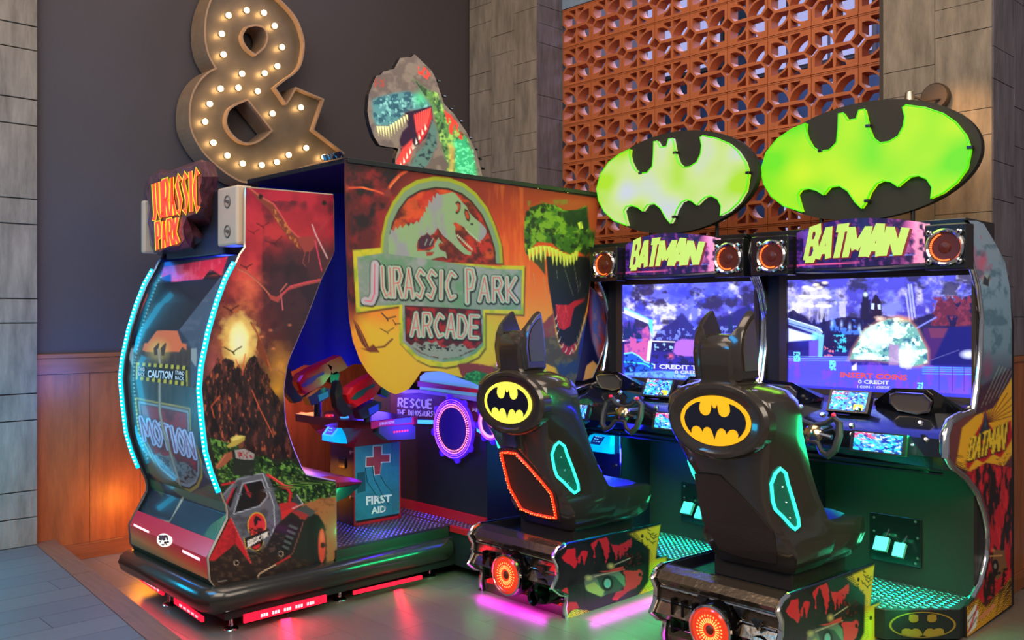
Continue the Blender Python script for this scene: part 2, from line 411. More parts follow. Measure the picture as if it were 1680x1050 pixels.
# raised walkway nearer the photographer, edged with a brown nosing
def stepline(x, inner=True): return (1.831 if inner else 1.712+(.0045))-.0823*(x+6.016)
up = struct('floor_raised', MB().prism([[Vector((-6.4, stepline(-6.4)-.02, .142)), Vector((.3, stepline(.3)-.02, .142)), Vector((.3, -1.8, .142)), Vector((-6.4, -1.8, .142))]], (0, 0, -.14)), mat('step_core', (60, 50, 44), .8))
xx = -6.3
while xx < .2:
    b = min(xx+1.3, .25)
    build('nosing_board', MB().prism([[Vector((xx+.002, stepline(xx), .15)), Vector((b-.002, stepline(b), .15)), Vector((b-.002, stepline(b, False), .15)), Vector((xx+.002, stepline(xx, False), .15))]], (0, 0, -.03)), WOODD, up)
    xx += 1.3
x = -6.3; k = 0
while x < .1:
    ytop0 = stepline(x, False)-.004; ytop1 = stepline(x+.19, False)-.004; cuts = [-(k*.47) % 1.2-1.2+j*1.2 for j in range(6)]
    for j in range(5):
        lo = max(cuts[j], -.6); hi = cuts[j+1]
        if lo >= ytop0 or hi < -.5: continue
        h0 = min(hi-.003, ytop0); h1 = min(hi-.003, ytop1)
        if h1-lo < .03: continue
        build('floor_plank', MB().prism([[Vector((x+.0015, lo, .15)), Vector((x+.1885, lo, .15)), Vector((x+.1885, h1, .15)), Vector((x+.0015, h0, .15))]], (0, 0, -.008)), FL2[(k*2+j) % 3], up)
    x += .19; k += 1
# left wall: pine wainscot below, dark paint above
wl = struct('wall_left', MB().box((-6.1, 1.6, -.06), (-5.885, 7.6, 4.9)), DARKW)
xs = [1.715, 2.02, 2.33, 2.64, 2.95, 3.3, 3.7, 4.1, 4.6, 5.1]
for a, b in zip(xs[:-1], xs[1:]): build('wainscot_board', MB().box((-5.885, a+.0015, .10), (-5.864, b-.0015, 1.14), 0), WOOD, wl)
build('wainscot_rail', MB().box((-5.885, 1.715, 1.142), (-5.856, 5.1, 1.235), 0), WOODC, wl)
build('wainscot_cap', MB().box((-5.885, 1.715, 1.236), (-5.85, 5.1, 1.262), .004), WOODC, wl)
bl = struct('baseboard_left', MB().box((-5.885, 1.715, 0), (-5.856, 5.1, .098), .003), WOODC)
# pillars of board-marked concrete
def boards(parent, plane, ub, joints, m, ztop=4.8, zbot=0., thick=.03):
    """ub: picture columns bounding the boards; joints: picture heights of the joints of each board"""
    for (ua, ubb), js in zip(zip(ub[:-1], ub[1:]), joints):
        uc = (ua+ubb)/2; zs = sorted([plane(uc, v).z for v in js]); zs = [zbot]+[z for z in zs if zbot+.1 < z < ztop-.1]+[ztop]
        A = plane(ua, 516); B = plane(ubb, 516)
        for i, (z0, z1) in enumerate(zip(zs[:-1], zs[1:])):
            d = rnd.uniform(0, .004); g = .0014
            if plane.ax == 'Y': lo = (min(A.x, B.x)+g, plane.c-thick*.1-d, z0+g); hi = (max(A.x, B.x)-g, plane.c+thick, z1-g)
            else: lo = (plane.c-thick, min(A.y, B.y)+g, z0+g); hi = (plane.c+thick*.1+d, max(A.y, B.y)-g, z1-g)
            build('concrete_panel', MB().box(lo, hi, .0015), m, parent)
wp = struct('wall_pillar_left', MB().box((-6.4, -1.0, 0), (-5.83, 1.708, 4.9)), CORE)
pl = Pl('X', -5.80)
js = [38, 78, 160, 203, 325, 367, 490, 530, 647, 691, 808, 852, -60, -100, -220, -260]
for y0, y1 in ((.2, .9), (.9, 1.705)):
    zs = [.15]+sorted(pl(28, v).z for v in js)+[4.9]; zs = [z for z in zs if z >= .15]
    if zs[1]-zs[0] < .05: zs.pop(1)
    for a, b in zip(zs[:-1], zs[1:]): build('concrete_panel', MB().box((-5.83, y0+.003, a+.003), (-5.80+rnd.uniform(0, .004), y1-.003, b-.003), .0025), CON, wp)
XC = -5.062; YT = 5.42
wc = struct('wall_pillar_back', MB().box((-5.885, 5.15, 0), (XC-.03, 5.9, 4.9)), CORE)
boards(wc, Pl('Y', 5.12), [770.5, 807, 844, 880.5], [[10, 40, 121, 151, 231, 258, 330, -70, -100, -180], [56, 88, 168, 197, 281, 300, -20, -50, -130], [17, 103, 134, 220, 248, 320, -70, -100, -160]], CON)
boards(wc, Pl('X', XC), [880.5, 923], [[14, 43, 75, 160, 194, 278, 310, -40, -70]], CON_SHADED)
# breeze-block screen
TC = mat('terracotta_block', (172, 92, 48), .62, var=.12, vscale=14, bump=.15, bscale=60)
TS = .3105; TD = .095
def tile_mesh():
    S = TS-.004; h = S/2; e = .018; loops = []
    outer = [(0, 0), (S, 0), (S, S), (0, S)]
    r = h; mb = .0075
    def T(q, fx, fz): return [((S-p[0]) if fx else p[0], (S-p[1]) if fz else p[1]) for p in q]
    holes = []
    # petal: three quarters of a round opening beside the corner diamond; the rest of the quadrant is a small spandrel
    e = .07*S; dm = .165*S; mid = .030*S; cxx = .14*S; rr = .352*S
    pet = [(e, h+dm-e+mid*1.6), (dm+mid*.9-.002, h+mid)]
    pet = [(e, h+.15*S), (.17*S, h+mid)]
    for i in range(0, 8):
        a = math.radians(7+(100-7)*i/7); pet.append((cxx+rr*math.cos(a), h+rr*math.sin(a)))
    pet[-1] = (e, pet[-1][1])
    ro = .395*S; tri = [(h-mb-.002, S-e*.9), (.24*S, S-e*.9)]
    for i in range(0, 6):
        a = math.radians(72-(72-36)*i/5); tri.append((cxx+ro*math.cos(a), h+ro*math.sin(a)))
    tri = [(min(p[0], h-mb-.002), min(p[1], S-e*.9)) for p in tri]
    q = []
    for p in tri:
        if not q or (abs(p[0]-q[-1][0])+abs(p[1]-q[-1][1])) > .003: q.append(p)
    tri = q
    for fx in (0, 1):
        for fz in (0, 1): holes += [T(pet, fx, fz), T(tri, fx, fz)]
    # half diamonds cut into the left and right sides
    d2 = .135*S
    outer = [(0, 0), (S, 0), (S, h-d2), (S-d2, h), (S, h+d2), (S, S), (0, S), (0, h+d2), (d2, h), (0, h-d2)]
    m = MB().prism([[Vector((p[0], 0, p[1])) for p in l] for l in [outer]+holes], (0, TD, 0))
    # raised arris around the block
    m2 = MB()
    for a, b in (((.0, .0), (S, .007)), ((0, S-.007), (S, S))): m.box((a[0], -.004, a[1]), (b[0], 0, b[1]))
    return m
wb = struct('wall_back', MB().box((XC, YT+.02, 0), (-2.2, YT+.12, 1.55)), WOOD)
tm = tile_mesh(); first = build('breeze_block', tm, TC, wb)
zt = PY(924, 17, YT).z; n = 0
for i in range(10):
    for j in range(8):
        x = XC+i*TS; z = zt-(j+1)*TS
        if i == 0 and j == 0: o = first
        else: o = first.copy(); COL.objects.link(o); o.parent = wb
        o.location = (x, YT, z)
# top rows beyond the frame on the right keep rising
for i in range(3, 10):
    o = first.copy(); COL.objects.link(o); o.parent = wb; o.location = (XC+i*TS, YT, zt)
build('lintel', MB().box((XC, YT-.01, zt+.001), (XC+3*TS-.01, YT+.14, zt+.9), .004), mat('blue_lit_lintel', (120, 140, 160), .7, var=.1), wb)  # concrete beam; the bluish light on it is put into its colour
# the room beyond the screen
wf = struct('wall_far', MB().box((-7.5, 8.6, 0), (.5, 8.7, 5.6)), mat('far_room_wall', (44, 70, 106), .8, var=.25, vscale=1.5))
GLW = mat('far_window_glass', (40, 40, 60), .2, emit=(176, 180, 235), es=.95)
for i, (x0, x1, z0, z1) in enumerate([(-6.9, -5.6, 4.2, 5.3), (-5.3, -3.9, 4.0, 5.3), (-3.5, -2.3, 3.7, 5.3), (-2.1, -.9, 3.5, 5.3), (-6.4, -5.4, 2.2, 2.9), (-4.9, -3.9, 2.3, 2.8)]):
    w = struct('window_%d' % (i+1), MB().box((x0, 8.56, z0), (x1, 8.6, z1)), mat('window_frame_grey', (60, 62, 70), .5))
    n = 3
    for k in range(n):
        a = x0+.04+(x1-x0-.04)/n*k; build('window_pane', MB().box((a, 8.545, z0+.04), (a+(x1-x0-.04)/n-.04, 8.56, z1-.04)), GLW, w)
# right pillar
XR = -1.722
wr = struct('wall_pillar_right', MB().box((-2.34, 5.18, 0), (XR-.03, 7.6, 4.9)), CORE)
boards(wr, Pl('Y', 5.15), [1449, 1534, 1628], [[114, 157, 260, 300, -60, -100], [8, 54, 183, 226, 350, -80]], CON, zbot=1.27)
boards(wr, Pl('X', XR), [1628, 1662, 1720], [[85, 137, 268, 330, 420, 470], [20, 188, 250, 330, 520, 560]], CON_SHADED, zbot=1.27)
for a, b in ((-2.3, -2.0), (-2.0, -1.705)): build('wainscot_board', MB().box((a+.002, 5.12, .1), (b-.002, 5.15, 1.24)), WOOD, wr)
for a, b in ((5.12, 5.36), (5.36, 5.7), (5.7, 6.1)): build('wainscot_board', MB().box((XR-.02, a+.002, .1), (XR+.035, b-.002, 1.24)), WOOD, wr)
build('wainscot_cap', MB().box((-2.34, 5.11, 1.241), (XR+.045, 6.1, 1.27), .004), WOODC, wr)
struct('baseboard_right', MB().box((-2.34, 5.105, 0), (XR+.045, 6.1, .098), .003), WOODC)
struct('wall_right', MB().box((XR, 6.6, 0), (.5, 6.7, 4.9)), CON_SHADED)
# picture-light disc on the pillar
t = thing('wall_spotlight', PY(1537, 165, 5.13), 'round bronze wall spotlight on the concrete pillar behind the larger oval sign', 'lamp')
BRZ = mat('dark_bronze', (74, 62, 52), .4, .6)
c = PY(1537, 160, 5.13)
build('wall_plate', MB().lathe(c, (0, -1, 0), [(.001, 0), (.075, 0), (.075, .03), (.068, .038), (.001, .038)], 28), BRZ, t, smooth=True)
build('arm', MB().tube([c+Vector((.03, -.04, -.02)), c+Vector((-.03, -.09, -.03)), c+Vector((-.08, -.13, .0))], .006), BRZ, t)
build('lamp_head', MB().lathe(c+Vector((-.09, -.14, .02)), (0, 0, -1), [(.001, 0), (.022, .0), (.028, .05), (.022, .055)], 16), STEEL, t, smooth=True)
# ================================================================ AMPERSAND
AMPM = mat('patinated_tin', (100, 90, 76), .4, .45, var=.14, vscale=9)
AMPR = mat('rusty_rim_tin', (160, 130, 100), .5, .35, var=.12, vscale=12)
t = thing('marquee_ampersand', (-5.72, 2.9, 2.6), 'large tin ampersand sign studded with glowing round bulbs on the dark wall', 'sign')
q = lambda pts: crop(280, 0, 3.5, pts)
outer = q([(350, -140), (470, -110), (560, -30), (640, 45), (700, 120), (735, 210), (742, 280), (725, 370), (690, 420), (640, 455), (573, 508), (640, 605), (655, 600), (703, 517), (853, 580), (795, 752), (968, 885), (940, 915), (850, 930), (600, 1005), (425, 1046), (330, 1010), (250, 950), (170, 870), (110, 760), (97, 660), (110, 560), (150, 480), (200, 430), (250, 403), (205, 320), (185, 220), (190, 110), (215, 20), (260, -70)])
h1 = q([(415, 160), (470, 148), (520, 165), (542, 215), (530, 270), (505, 300), (470, 328), (430, 300), (400, 260), (388, 210)])
h2 = q([(425, 572), (570, 755), (520, 800), (460, 832), (400, 830), (350, 800), (310, 750), (296, 700), (310, 640), (350, 605)])
outer = smooth_poly(outer); h1 = smooth_poly(h1); h2 = smooth_poly(h2)
face = Pl('X', -5.70)
build('letter_face', MB().prism([[face(u, v) for u, v in l] for l in (outer, h1, h2)], (-.03, 0, 0)), AMPM, t)
rim = MB()
for l in (outer, h1, h2):
    P = [face(u, v) for u, v in l]; n = len(P); c = sum(P, Vector())/n
    area_ = sum(P[i].y*P[(i+1) % n].z-P[(i+1) % n].y*P[i].z for i in range(n)); sg = 1 if area_ > 0 else -1
    if l is not outer: sg = -sg
    th = .012; Q = []
    for i in range(n):
        a = (P[i]-P[i-1]).normalized(); b = (P[(i+1) % n]-P[i]).normalized(); tt = (a+b).normalized(); nn = Vector((0, tt.z, -tt.y))*sg
        Q.append(P[i]+nn*th/max(.6, abs(tt.dot(a))))
    secs = []
    for i in range(n):
        secs.append([P[i]+Vector((.045, 0, 0)), Q[i]+Vector((.045, 0, 0)), Q[i]+Vector((-.15, 0, 0)), P[i]+Vector((-.15, 0, 0))])
    k0 = len(rim.v); rim.v += [tuple(p) for s_ in secs for p in s_]
    for i in range(n):
        j = (i+1) % n
        for e in range(4): g = (e+1) % 4; rim.f.append((k0+i*4+e, k0+i*4+g, k0+j*4+g, k0+j*4+e))
build('letter_rim', rim, AMPR, t)
BULB = mat('warm_bulb_glass', (255, 240, 210), .3, emit=(255, 214, 150), es=16)
SOCK = mat('brass_socket', (150, 120, 70), .35, .9)
bulbs = q([(323, 93), (427, 64), (526, 78), (587, 153), (630, 275), (603, 383), (530, 424), (400, 427), (294, 317), (284, 199), (379, 507), (277, 513), (490, 527), (215, 600), (188, 702), (236, 822), (316, 896), (404, 942), (513, 950), (600, 933), (668, 892), (768, 852), (870, 905), (575, 655), (738, 620)])
for i, (u, v) in enumerate(bulbs):
    c = face(u, v)
    b = build('bulb', MB().lathe(c, (1, 0, 0), [(.006, .0), (.010, .006), (.018, .020), (.018, .030), (.011, .041), (.001, .045)], 14), BULB, t, smooth=True)
    build('socket', MB().lathe(c, (1, 0, 0), [(.016, -.001), (.016, .008), (.010, .012), (.006, .012)], 12), SOCK, b)
    if True:
        point('bulb_light', (c.x+.064, c.y, c.z), (255, 200, 130), .28, .012)
# ================================================================ DINOSAUR SHOOTING CABINET
def wpx(p, quad, text, layers, wid=None, gap=.28):
    """paint a word: quad TL,TR,BR,BL; layers [(width, colour, dx, dy)]"""
    widths = [(wid or {}).get(ch, .35 if ch in 'I!' else (.8 if ch in 'MW' else .55)) if ch != ' ' else .45 for ch in text]
    tot = sum(widths)+gap*.5*(len(text)-1); TL, TR, BR, BL = [np.array(q, float) for q in quad]
    lines = []; x = 0
    for ch, wd in zip(text, widths):
        if ch != ' ':
            for pl in GL[ch]:
                L = []
                for q in pl:
                    a = (x+q[0]*wd)/tot; b = q[1]; L.append(tuple((BL*(1-a)+BR*a)*(1-b)+(TL*(1-a)+TR*a)*b))
                lines.append(L)
        x += wd+gap*.5
    for w, c, dx, dy in layers:
        for L in lines: p.line([(q[0]+dx, q[1]+dy) for q in L], w, c)
def bird(p, x, y, s, col, w=1.4, rot=0.):
    ca = math.cos(rot); sa = math.sin(rot)
    for L in ([(-1, -.35), (-.55, -.1), (0, .2)], [(0, .2), (.45, -.15), (1, -.45)], [(-.1, .1), (.15, .45)]):
        p.line([(x+(a*ca-b*sa)*s, y+(a*sa+b*ca)*s) for a, b in L], w, col)
def reptile(p, pts_body, col, hi, w):
    """a gliding pterosaur: thick wing bones plus a lit upper edge"""
    for L, ww in pts_body:
        p.line(L, ww*w, col); p.line([(a, b-ww*w*.25) for a, b in L], ww*w*.35, hi, a=.7)
SG = thing('shooting_cabinet', (-4.5, 2.9, 0), 'dinosaur shooting arcade cabinet with printed curtain, volcano side panel and mounted red guns', 'arcade machine')
XP = -4.06; XL = -5.02
c1 = lambda P: crop(180, 240, 4.2, P)
c2 = lambda P: crop(180, 400, 4.2, P)
c3 = lambda P: crop(180, 640, 4.2, P)
c4 = lambda P: crop(180, 800, 4.2, P)
c6 = lambda P: crop(340, 760, 5.0, P)
Lp = [(404, 308), (403, 407), (395, 417), (389, 431), (375, 457), (361, 495), (347, 543), (335, 602), (332, 638), (336, 687), (342, 740), (351, 773), (368, 818), (373, 829), (376, 848), (343, 916), (346, 952), (354, 963)]
Rp = [(547, 320), (548, 414), (527, 457), (501, 526), (475, 586), (470, 602), (465, 640), (468, 695), (480, 733), (497, 773), (508, 787), (551, 790), (552, 912), (546, 921)]
lt = [p[1] for p in Lp]; rt_ = [p[1]-(10*(516-p[1])/198 if p[1] < 516 else -42*(p[1]-516)/405) for p in Rp]; rt_[0] = 308; rt_[-1] = 963
tt = np.linspace(308, 963, 400)
La = np.stack([np.interp(tt, lt, [p[0] for p in Lp]), tt], 1)
Ra = np.stack([np.interp(tt, rt_, [p[0] for p in Rp]), np.interp(tt, rt_, [p[1] for p in Rp])], 1)
plR = Pl('X', XP)
M = 110
P = [[plR(*(La[i]*(1-j/(M-1))+Ra[i]*(j/(M-1)))) for j in range(M)] for i in range(400)]
def art_side(p):
    u, v = p.u, p.v
    f = np.clip((v-300)/660, 0, 1)
    p.grad(f, [(0, (128, 22, 44)), (.12, (140, 26, 44)), (.22, (120, 34, 38)), (.34, (92, 40, 40)), (.5, (66, 44, 36)), (.62, (46, 34, 28)), (.75, (28, 44, 26)), (1, (34, 26, 22))])
    p.noise(46, 40, (196, 44, 60), .55, .42, .66, 3, [(380, 300), (560, 310), (560, 460), (380, 460)])
    p.blob(455, 380, 80, 60, (190, 60, 50), .6)
    p.poly([(468, 400), (560, 400), (540, 460), (500, 560), (478, 620), (470, 560), (440, 500), (430, 450)], (56, 36, 40), 30, .85)
    p.noise(40, 40, (30, 24, 30), .55, .5, .7, 21, [(430, 330), (550, 330), (550, 430), (480, 600), (430, 520)])
    p.blob(395, 455, 40, 46, (206, 74, 60), .8, 1, .5, 16); p.blob(410, 480, 32, 46, (226, 110, 70), .75, 1, .6, 14)
    p.blob(392, 560, 46, 70, (214, 130, 60), .95, .8, .4, 14); p.blob(393, 560, 34, 52, (252, 232, 120), 1, .5, .35, 12); p.blob(392, 562, 18, 36, (255, 255, 200), .9, .5)
    p.blob(350, 600, 20, 60, (190, 90, 84), .7); p.blob(460, 600, 30, 46, (206, 140, 50), .9, .8, .3, 14); p.blob(455, 640, 26, 26, (208, 148, 44), .9)
    # volcano
    vol = c2([(600, 960), (680, 905), (720, 850), (745, 790), (775, 800), (800, 785), (850, 810), (870, 860), (890, 830), (915, 905), (930, 850), (960, 790), (1000, 770), (1040, 860), (1090, 900), (1110, 990), (1180, 1090), (1250, 1250)])+c3([(1200, 180), (1250, 400), (1290, 470), (1100, 480), (900, 400), (680, 330), (640, 200), (640, 20)])
    p.poly(vol, (44, 30, 28), 2, 1, 3, 7)
    p.noise(5, 16, (130, 60, 46), .6, .52, .68, 31, vol, 4); p.noise(3.5, 11, (216, 104, 60), .7, .62, .74, 55, vol, 3); p.noise(7, 20, (16, 14, 16), .7, .5, .62, 77, vol)
    for L in (c2([(915, 905), (925, 800), (935, 760)]), c2([(890, 850), (870, 800)]), c3([(760, 40), (700, 110), (720, 190)]), c3([(980, 0), (1030, 120), (1120, 300)])): p.line(L, 2, (214, 90, 50), .8)
    # jungle and road
    jun = c3([(690, 330), (900, 380), (1010, 470), (1080, 450), (1150, 520), (1230, 470), (1330, 560), (1400, 640), (1570, 620), (1570, 760), (1380, 780), (1250, 800), (900, 700), (760, 640)])
    p.poly(jun, (30, 60, 28), 3, 1, 4, 9)
    p.noise(6, 5, (104, 156, 62), .9, .5, .68, 12, jun, 4); p.noise(5, 7, (10, 26, 12), .85, .5, .6, 41, jun, 3); p.noise(3, 3, (156, 190, 90), .6, .64, .74, 91, jun, 2)
    road = c3([(1320, 790), (1450, 745), (1570, 740), (1570, 1200), (1480, 1300), (1300, 1000)])
    p.poly(road, (158, 98, 56), 2, 1, 2); p.noise(8, 6, (104, 60, 34), .6, .5, .65, 15, road)
    low = c4([(700, 520), (870, 390), (975, 520), (1100, 400), (1400, 300), (1500, 280), (1570, 330), (1570, 700), (680, 720)])
    p.poly(low, (38, 28, 22), 3, 1, 3); p.noise(7, 5, (92, 66, 46), .55, .52, .68, 6, low)
    p.poly(c4([(1350, 120), (1460, 230), (1500, 330), (1500, 480), (1440, 520), (1250, 470)]), (28, 34, 26), 3)
    p.poly(c4([(1490, 200), (1570, 120), (1570, 500), (1490, 520)]), (150, 94, 56), 3, 1, 3)
    p.poly(c4([(1380, 180), (1440, 190), (1480, 260), (1495, 400), (1480, 520), (1410, 530), (1360, 400)]), (22, 26, 22), 2)
    # rocket-red wheel hub
    p.poly(c4(ell(1462, 400, 25, 118, 24)), (206, 66, 46), 2); p.blob(180+1462/4.2, 800+340/4.2, 6, 18, (236, 140, 90), .7); p.blob(180+1468/4.2, 800+397/4.2, 4, 5, (8, 8, 8), 1, .3)
    # buggy
    bd = c6([(130, 260), (160, 210), (250, 125), (300, 105), (455, 82), (485, 90), (530, 170), (575, 330), (605, 380), (605, 470), (560, 520), (545, 580), (470, 700), (380, 730), (320, 720), (280, 650), (190, 470), (160, 380), (165, 330)])
    p.poly(bd, (92, 96, 104), 1.2); p.noise(14, 12, (60, 60, 64), .7, .45, .65, 8, bd)
    p.poly(c6([(220, 410), (295, 175), (445, 135), (495, 265), (430, 345), (240, 412)]), (20, 22, 22), 1.2)
    p.poly(c6([(155, 320), (240, 190), (250, 185), (190, 370)]), (22, 20, 22), 1)
    p.line(c6([(220, 415), (430, 350), (498, 270), (448, 132), (290, 170), (218, 410)]), 1.6, (172, 180, 190)); p.line(c6([(455, 84), (490, 170), (545, 340), (555, 520), (525, 590)]), 1.6, (176, 184, 190)); p.line(c6([(130, 260), (250, 130), (455, 84)]), 1.3, (150, 158, 168))
    p.line(c6([(122, 175), (220, 155)]), 3.4, (190, 34, 44)); p.line(c6([(160, 330), (215, 210)]), 3, (186, 34, 48)); p.line(c6([(310, 180), (350, 270)]), 3.6, (170, 40, 46))
    p.line(c6([(495, 95), (570, 140), (660, 205), (685, 250), (675, 305)]), 4.6, (196, 40, 44)); p.line(c6([(510, 96), (670, 205)]), 1.2, (240, 110, 90))
    p.poly(c6([(585, 330), (690, 315), (760, 330), (700, 360), (606, 405)]), (178, 42, 44), 1.2); p.poly(c6([(605, 400), (760, 335), (780, 340), (690, 400), (610, 470)]), (200, 46, 44), 1.2)
    p.poly(c6([(690, 310), (735, 258), (785, 330), (760, 345)]), (52, 60, 62), 1.2); p.line(c6([(735, 258), (785, 332), (700, 372)]), 1.5, (190, 190, 190))
    p.poly(c6([(690, 400), (800, 345), (890, 395), (860, 430), (835, 440), (800, 415)]), (70, 74, 72), 1.2); p.poly(c6([(690, 400), (740, 385), (835, 425), (800, 470)]), (150, 48, 44), 1.5)
    p.poly(c6([(560, 520), (690, 440), (790, 465), (800, 500), (700, 740), (520, 760), (480, 700)]), (30, 28, 28), 2)
    for k in range(5):
        a = k*42; b = k*-13
        p.poly(c6([(675+b, 500+a), (745+b-a*.1, 530+a*.97), (735+b-a*.1, 550+a*.97), (665+b, 520+a)]), (76, 84, 82), 1)
        p.poly(c6([(668+b, 522+a), (737+b-a*.1, 552+a*.97), (725+b-a*.1, 566+a*.97), (660+b, 536+a)]), (12, 12, 12), 1)
    p.line(c6([(790, 480), (700, 740), (640, 780)]), 1.6, (120, 70, 54)); p.line(c6([(680, 765), (560, 830)]), 2.4, (190, 40, 40)); p.line(c6([(560, 832), (430, 905), (415, 930)]), 1.8, (226, 190, 150))
    p.poly(c6([(10, 800), (190, 445), (250, 560), (300, 660), (360, 830), (230, 660), (60, 800)]), (186, 34, 40), 1.2); p.noise(8, 8, (140, 26, 30), .6, .5, .65, 2, c6([(40, 800), (190, 445), (250, 560), (230, 660)]))
    p.line(c6([(230, 655), (225, 560)]), 1, (120, 20, 26)); p.line(c6([(195, 450), (262, 600), (318, 710), (362, 828)]), 1.1, (230, 90, 84))
    # door badge
    p.poly(c6(ell(408, 510, 78, 110, 24)), (206, 160, 50), 1); p.poly(c6(ell(408, 512, 70, 101, 24)), (204, 44, 44), 1)
    p.poly(c6([(380, 470), (395, 430), (420, 440), (450, 470), (430, 475), (415, 470), (410, 500), (390, 520)]), (24, 16, 16), 1)
    p.noise(3, 3, (30, 20, 20), .9, .5, .6, 19, c6([(340, 530), (470, 520), (465, 560), (350, 590)]))
    p.poly(c6([(300, 620), (505, 535), (512, 590), (455, 625), (460, 660), (430, 710), (390, 715), (360, 690), (320, 700)]), (24, 20, 18), 1)
    p.line(c6([(302, 615), (318, 700), (345, 690), (380, 715), (420, 712), (450, 680), (462, 640)]), 1.2, (212, 180, 60)); wpx(p, c6([(325, 640), (500, 560), (500, 595), (328, 690)]), 'JURASSIC PARK', [(1.7, (226, 220, 206), 0, 0)])
    p.poly(c6([(365, 690), (440, 655), (430, 690), (400, 705)]), (196, 44, 44), 1)
    p.noise(5, 4, (96, 74, 58), .7, .55, .68, 23, c6([(340, 760), (560, 570), (640, 600), (520, 760), (380, 860)]))
    for cx, cy in ((238, 818), (605, 742)): p.line(c6(ell(cx, cy, 19, 21, 18)+[(cx+19, cy)]), 1.3, (180, 160, 130)); p.blob(340+cx/5, 760+cy/5, 3, 3, (10, 10, 10), 1, .3)
    p.line(c6([(90, 972), (158, 957)]), 1, (150, 150, 140))
    # man with a straw hat seen from behind
    p.poly(c3([(725, 530), (790, 440), (840, 420), (850, 460), (790, 520), (740, 545)]), (150, 84, 60), 1); p.line(c3([(800, 440), (760, 500), (735, 530)]), 1.4, (196, 120, 84))
    p.poly(c3([(840, 415), (900, 400), (970, 420), (1000, 450), (1005, 480), (990, 590), (850, 590), (850, 480)]), (34, 42, 34), 1.2)
    p.poly(c3([(860, 412), (930, 405), (1000, 440), (990, 480), (930, 480), (870, 470)]), (150, 146, 140), 1); p.noise(3, 3, (150, 30, 40), 1, .48, .58, 4, c3([(880, 425), (960, 420), (985, 470), (890, 465)]))
    p.poly(c3([(880, 350), (925, 345), (920, 400), (890, 405)]), (110, 62, 44), 1)
    p.poly(c3([(805, 385), (835, 360), (830, 330), (870, 310), (935, 315), (930, 345), (860, 390), (815, 398)]), (176, 156, 70), 1); p.poly(c3([(840, 340), (870, 312), (930, 316), (900, 335), (850, 352)]), (212, 196, 104), 1)
    # pterosaurs
    W1 = c1([(945, 275), (1040, 350), (1130, 400), (1190, 490), (1230, 560), (1290, 620), (1340, 650)])
    p.poly(c1([(945, 270), (1010, 310), (1120, 385), (1170, 460), (1240, 570), (1310, 640), (1320, 720), (1250, 660), (1200, 590), (1150, 520), (1100, 440), (1020, 370)]), (120, 52, 40), 1.2); p.line(W1, 2.2, (168, 84, 60)); p.line([(a, b-1.6) for a, b in W1], 1, (206, 60, 80))
    p.noise(4, 5, (188, 118, 54), .8, .5, .62, 14, c1([(1100, 400), (1170, 460), (1290, 640), (1300, 700), (1200, 590), (1130, 480)]))
    p.poly(c1([(1290, 630), (1400, 620), (1430, 660), (1390, 720), (1340, 730)]), (140, 56, 50), 1); p.line(c1([(1400, 620), (1440, 580), (1540, 475)]), 1.6, (150, 50, 60)); p.line(c1([(1395, 540), (1420, 610), (1500, 770)]), 2.4, (196, 150, 150)); p.line(c1([(1415, 650), (1460, 855)]), 2.2, (200, 60, 90)); p.line(c1([(1350, 720), (1330, 800), (1350, 830)]), 1, (150, 70, 60)); p.line(c1([(1380, 710), (1370, 800)]), 1, (150, 70, 60))
    W2 = c2([(880, 170), (940, 195), (1000, 240), (1060, 300), (1110, 360), (1150, 380)]); p.line(W2, 2.6, (150, 74, 60)); p.line([(a, b+1) for a, b in W2], 1, (200, 120, 90))
    p.poly(c2([(1090, 350), (1150, 365), (1190, 340), (1240, 290), (1350, 260), (1460, 240), (1450, 262), (1330, 290), (1230, 320), (1180, 370), (1160, 405), (1110, 385)]), (160, 66, 60), 1.2); p.line(c2([(1180, 350), (1250, 290), (1455, 243)]), 1.2, (220, 70, 96)); p.line(c2([(1180, 345), (1192, 455)]), 2, (196, 90, 96)); p.line(c2([(1175, 330), (1220, 275)]), 1.6, (196, 110, 90))
    W3 = c2([(975, 545), (1020, 620), (1050, 700), (1080, 790), (1105, 865)]); p.line(W3, 3, (110, 50, 34)); p.line([(a+1.5, b+2) for a, b in W3], 1.4, (196, 104, 50)); p.poly(c2([(1020, 640), (1060, 700), (1100, 860), (1060, 820), (1010, 720)]), (120, 58, 36), 1, 1, 1.5, 4)
    p.line(c2([(1100, 860), (1160, 870), (1210, 900)]), 2.4, (160, 100, 60)); p.line(c2([(1150, 870), (1180, 830)]), 1.6, (170, 120, 80))
    bird(p, *c2([(850, 735)])[0], 14, (40, 26, 16), 1.8); bird(p, *c2([(835, 450)])[0], 13, (70, 26, 24), 2); bird(p, *c1([(1055, 545)])[0], 10, (66, 14, 26)); bird(p, *c1([(990, 590)])[0], 9, (84, 14, 28), 1.1); bird(p, *c1([(1135, 660)])[0], 14, (72, 16, 26), 1.5, -.2); bird(p, *c1([(940, 830)])[0], 10, (60, 20, 24), 1.6)
    for cx, cy in ((1040, 346), (1478, 391)): p.blob(180+cx/4.2, 240+cy/4.2, 4, 4.4, (14, 10, 12), 1, .3)
    # sparks
    for cx, cy in ((1108, 596), (1128, 722), (1050, 640), (1240, 560)): p.blob(180+cx/4.2, 400+cy/4.2, 5, 3, (236, 140, 90), .8)
mb = MB().grid(P); uu, vv = proj(mb.v); pp = Paint(uu, vv, (60, 30, 30)); art_side(pp)
for i in range(400):   # thickness: the sheet's back
    pass
sp = build('side_panel', mb, mat('printed_side_panel', (255, 255, 255), .3, attr=True, coat=.4), SG, colors=pp.out())
prof = [(p.y, p.z) for p in (plR(*q) for q in Lp)]
edge = [plR(*q) for q in Lp]+[plR(*q) for q in Rp[::-1]]
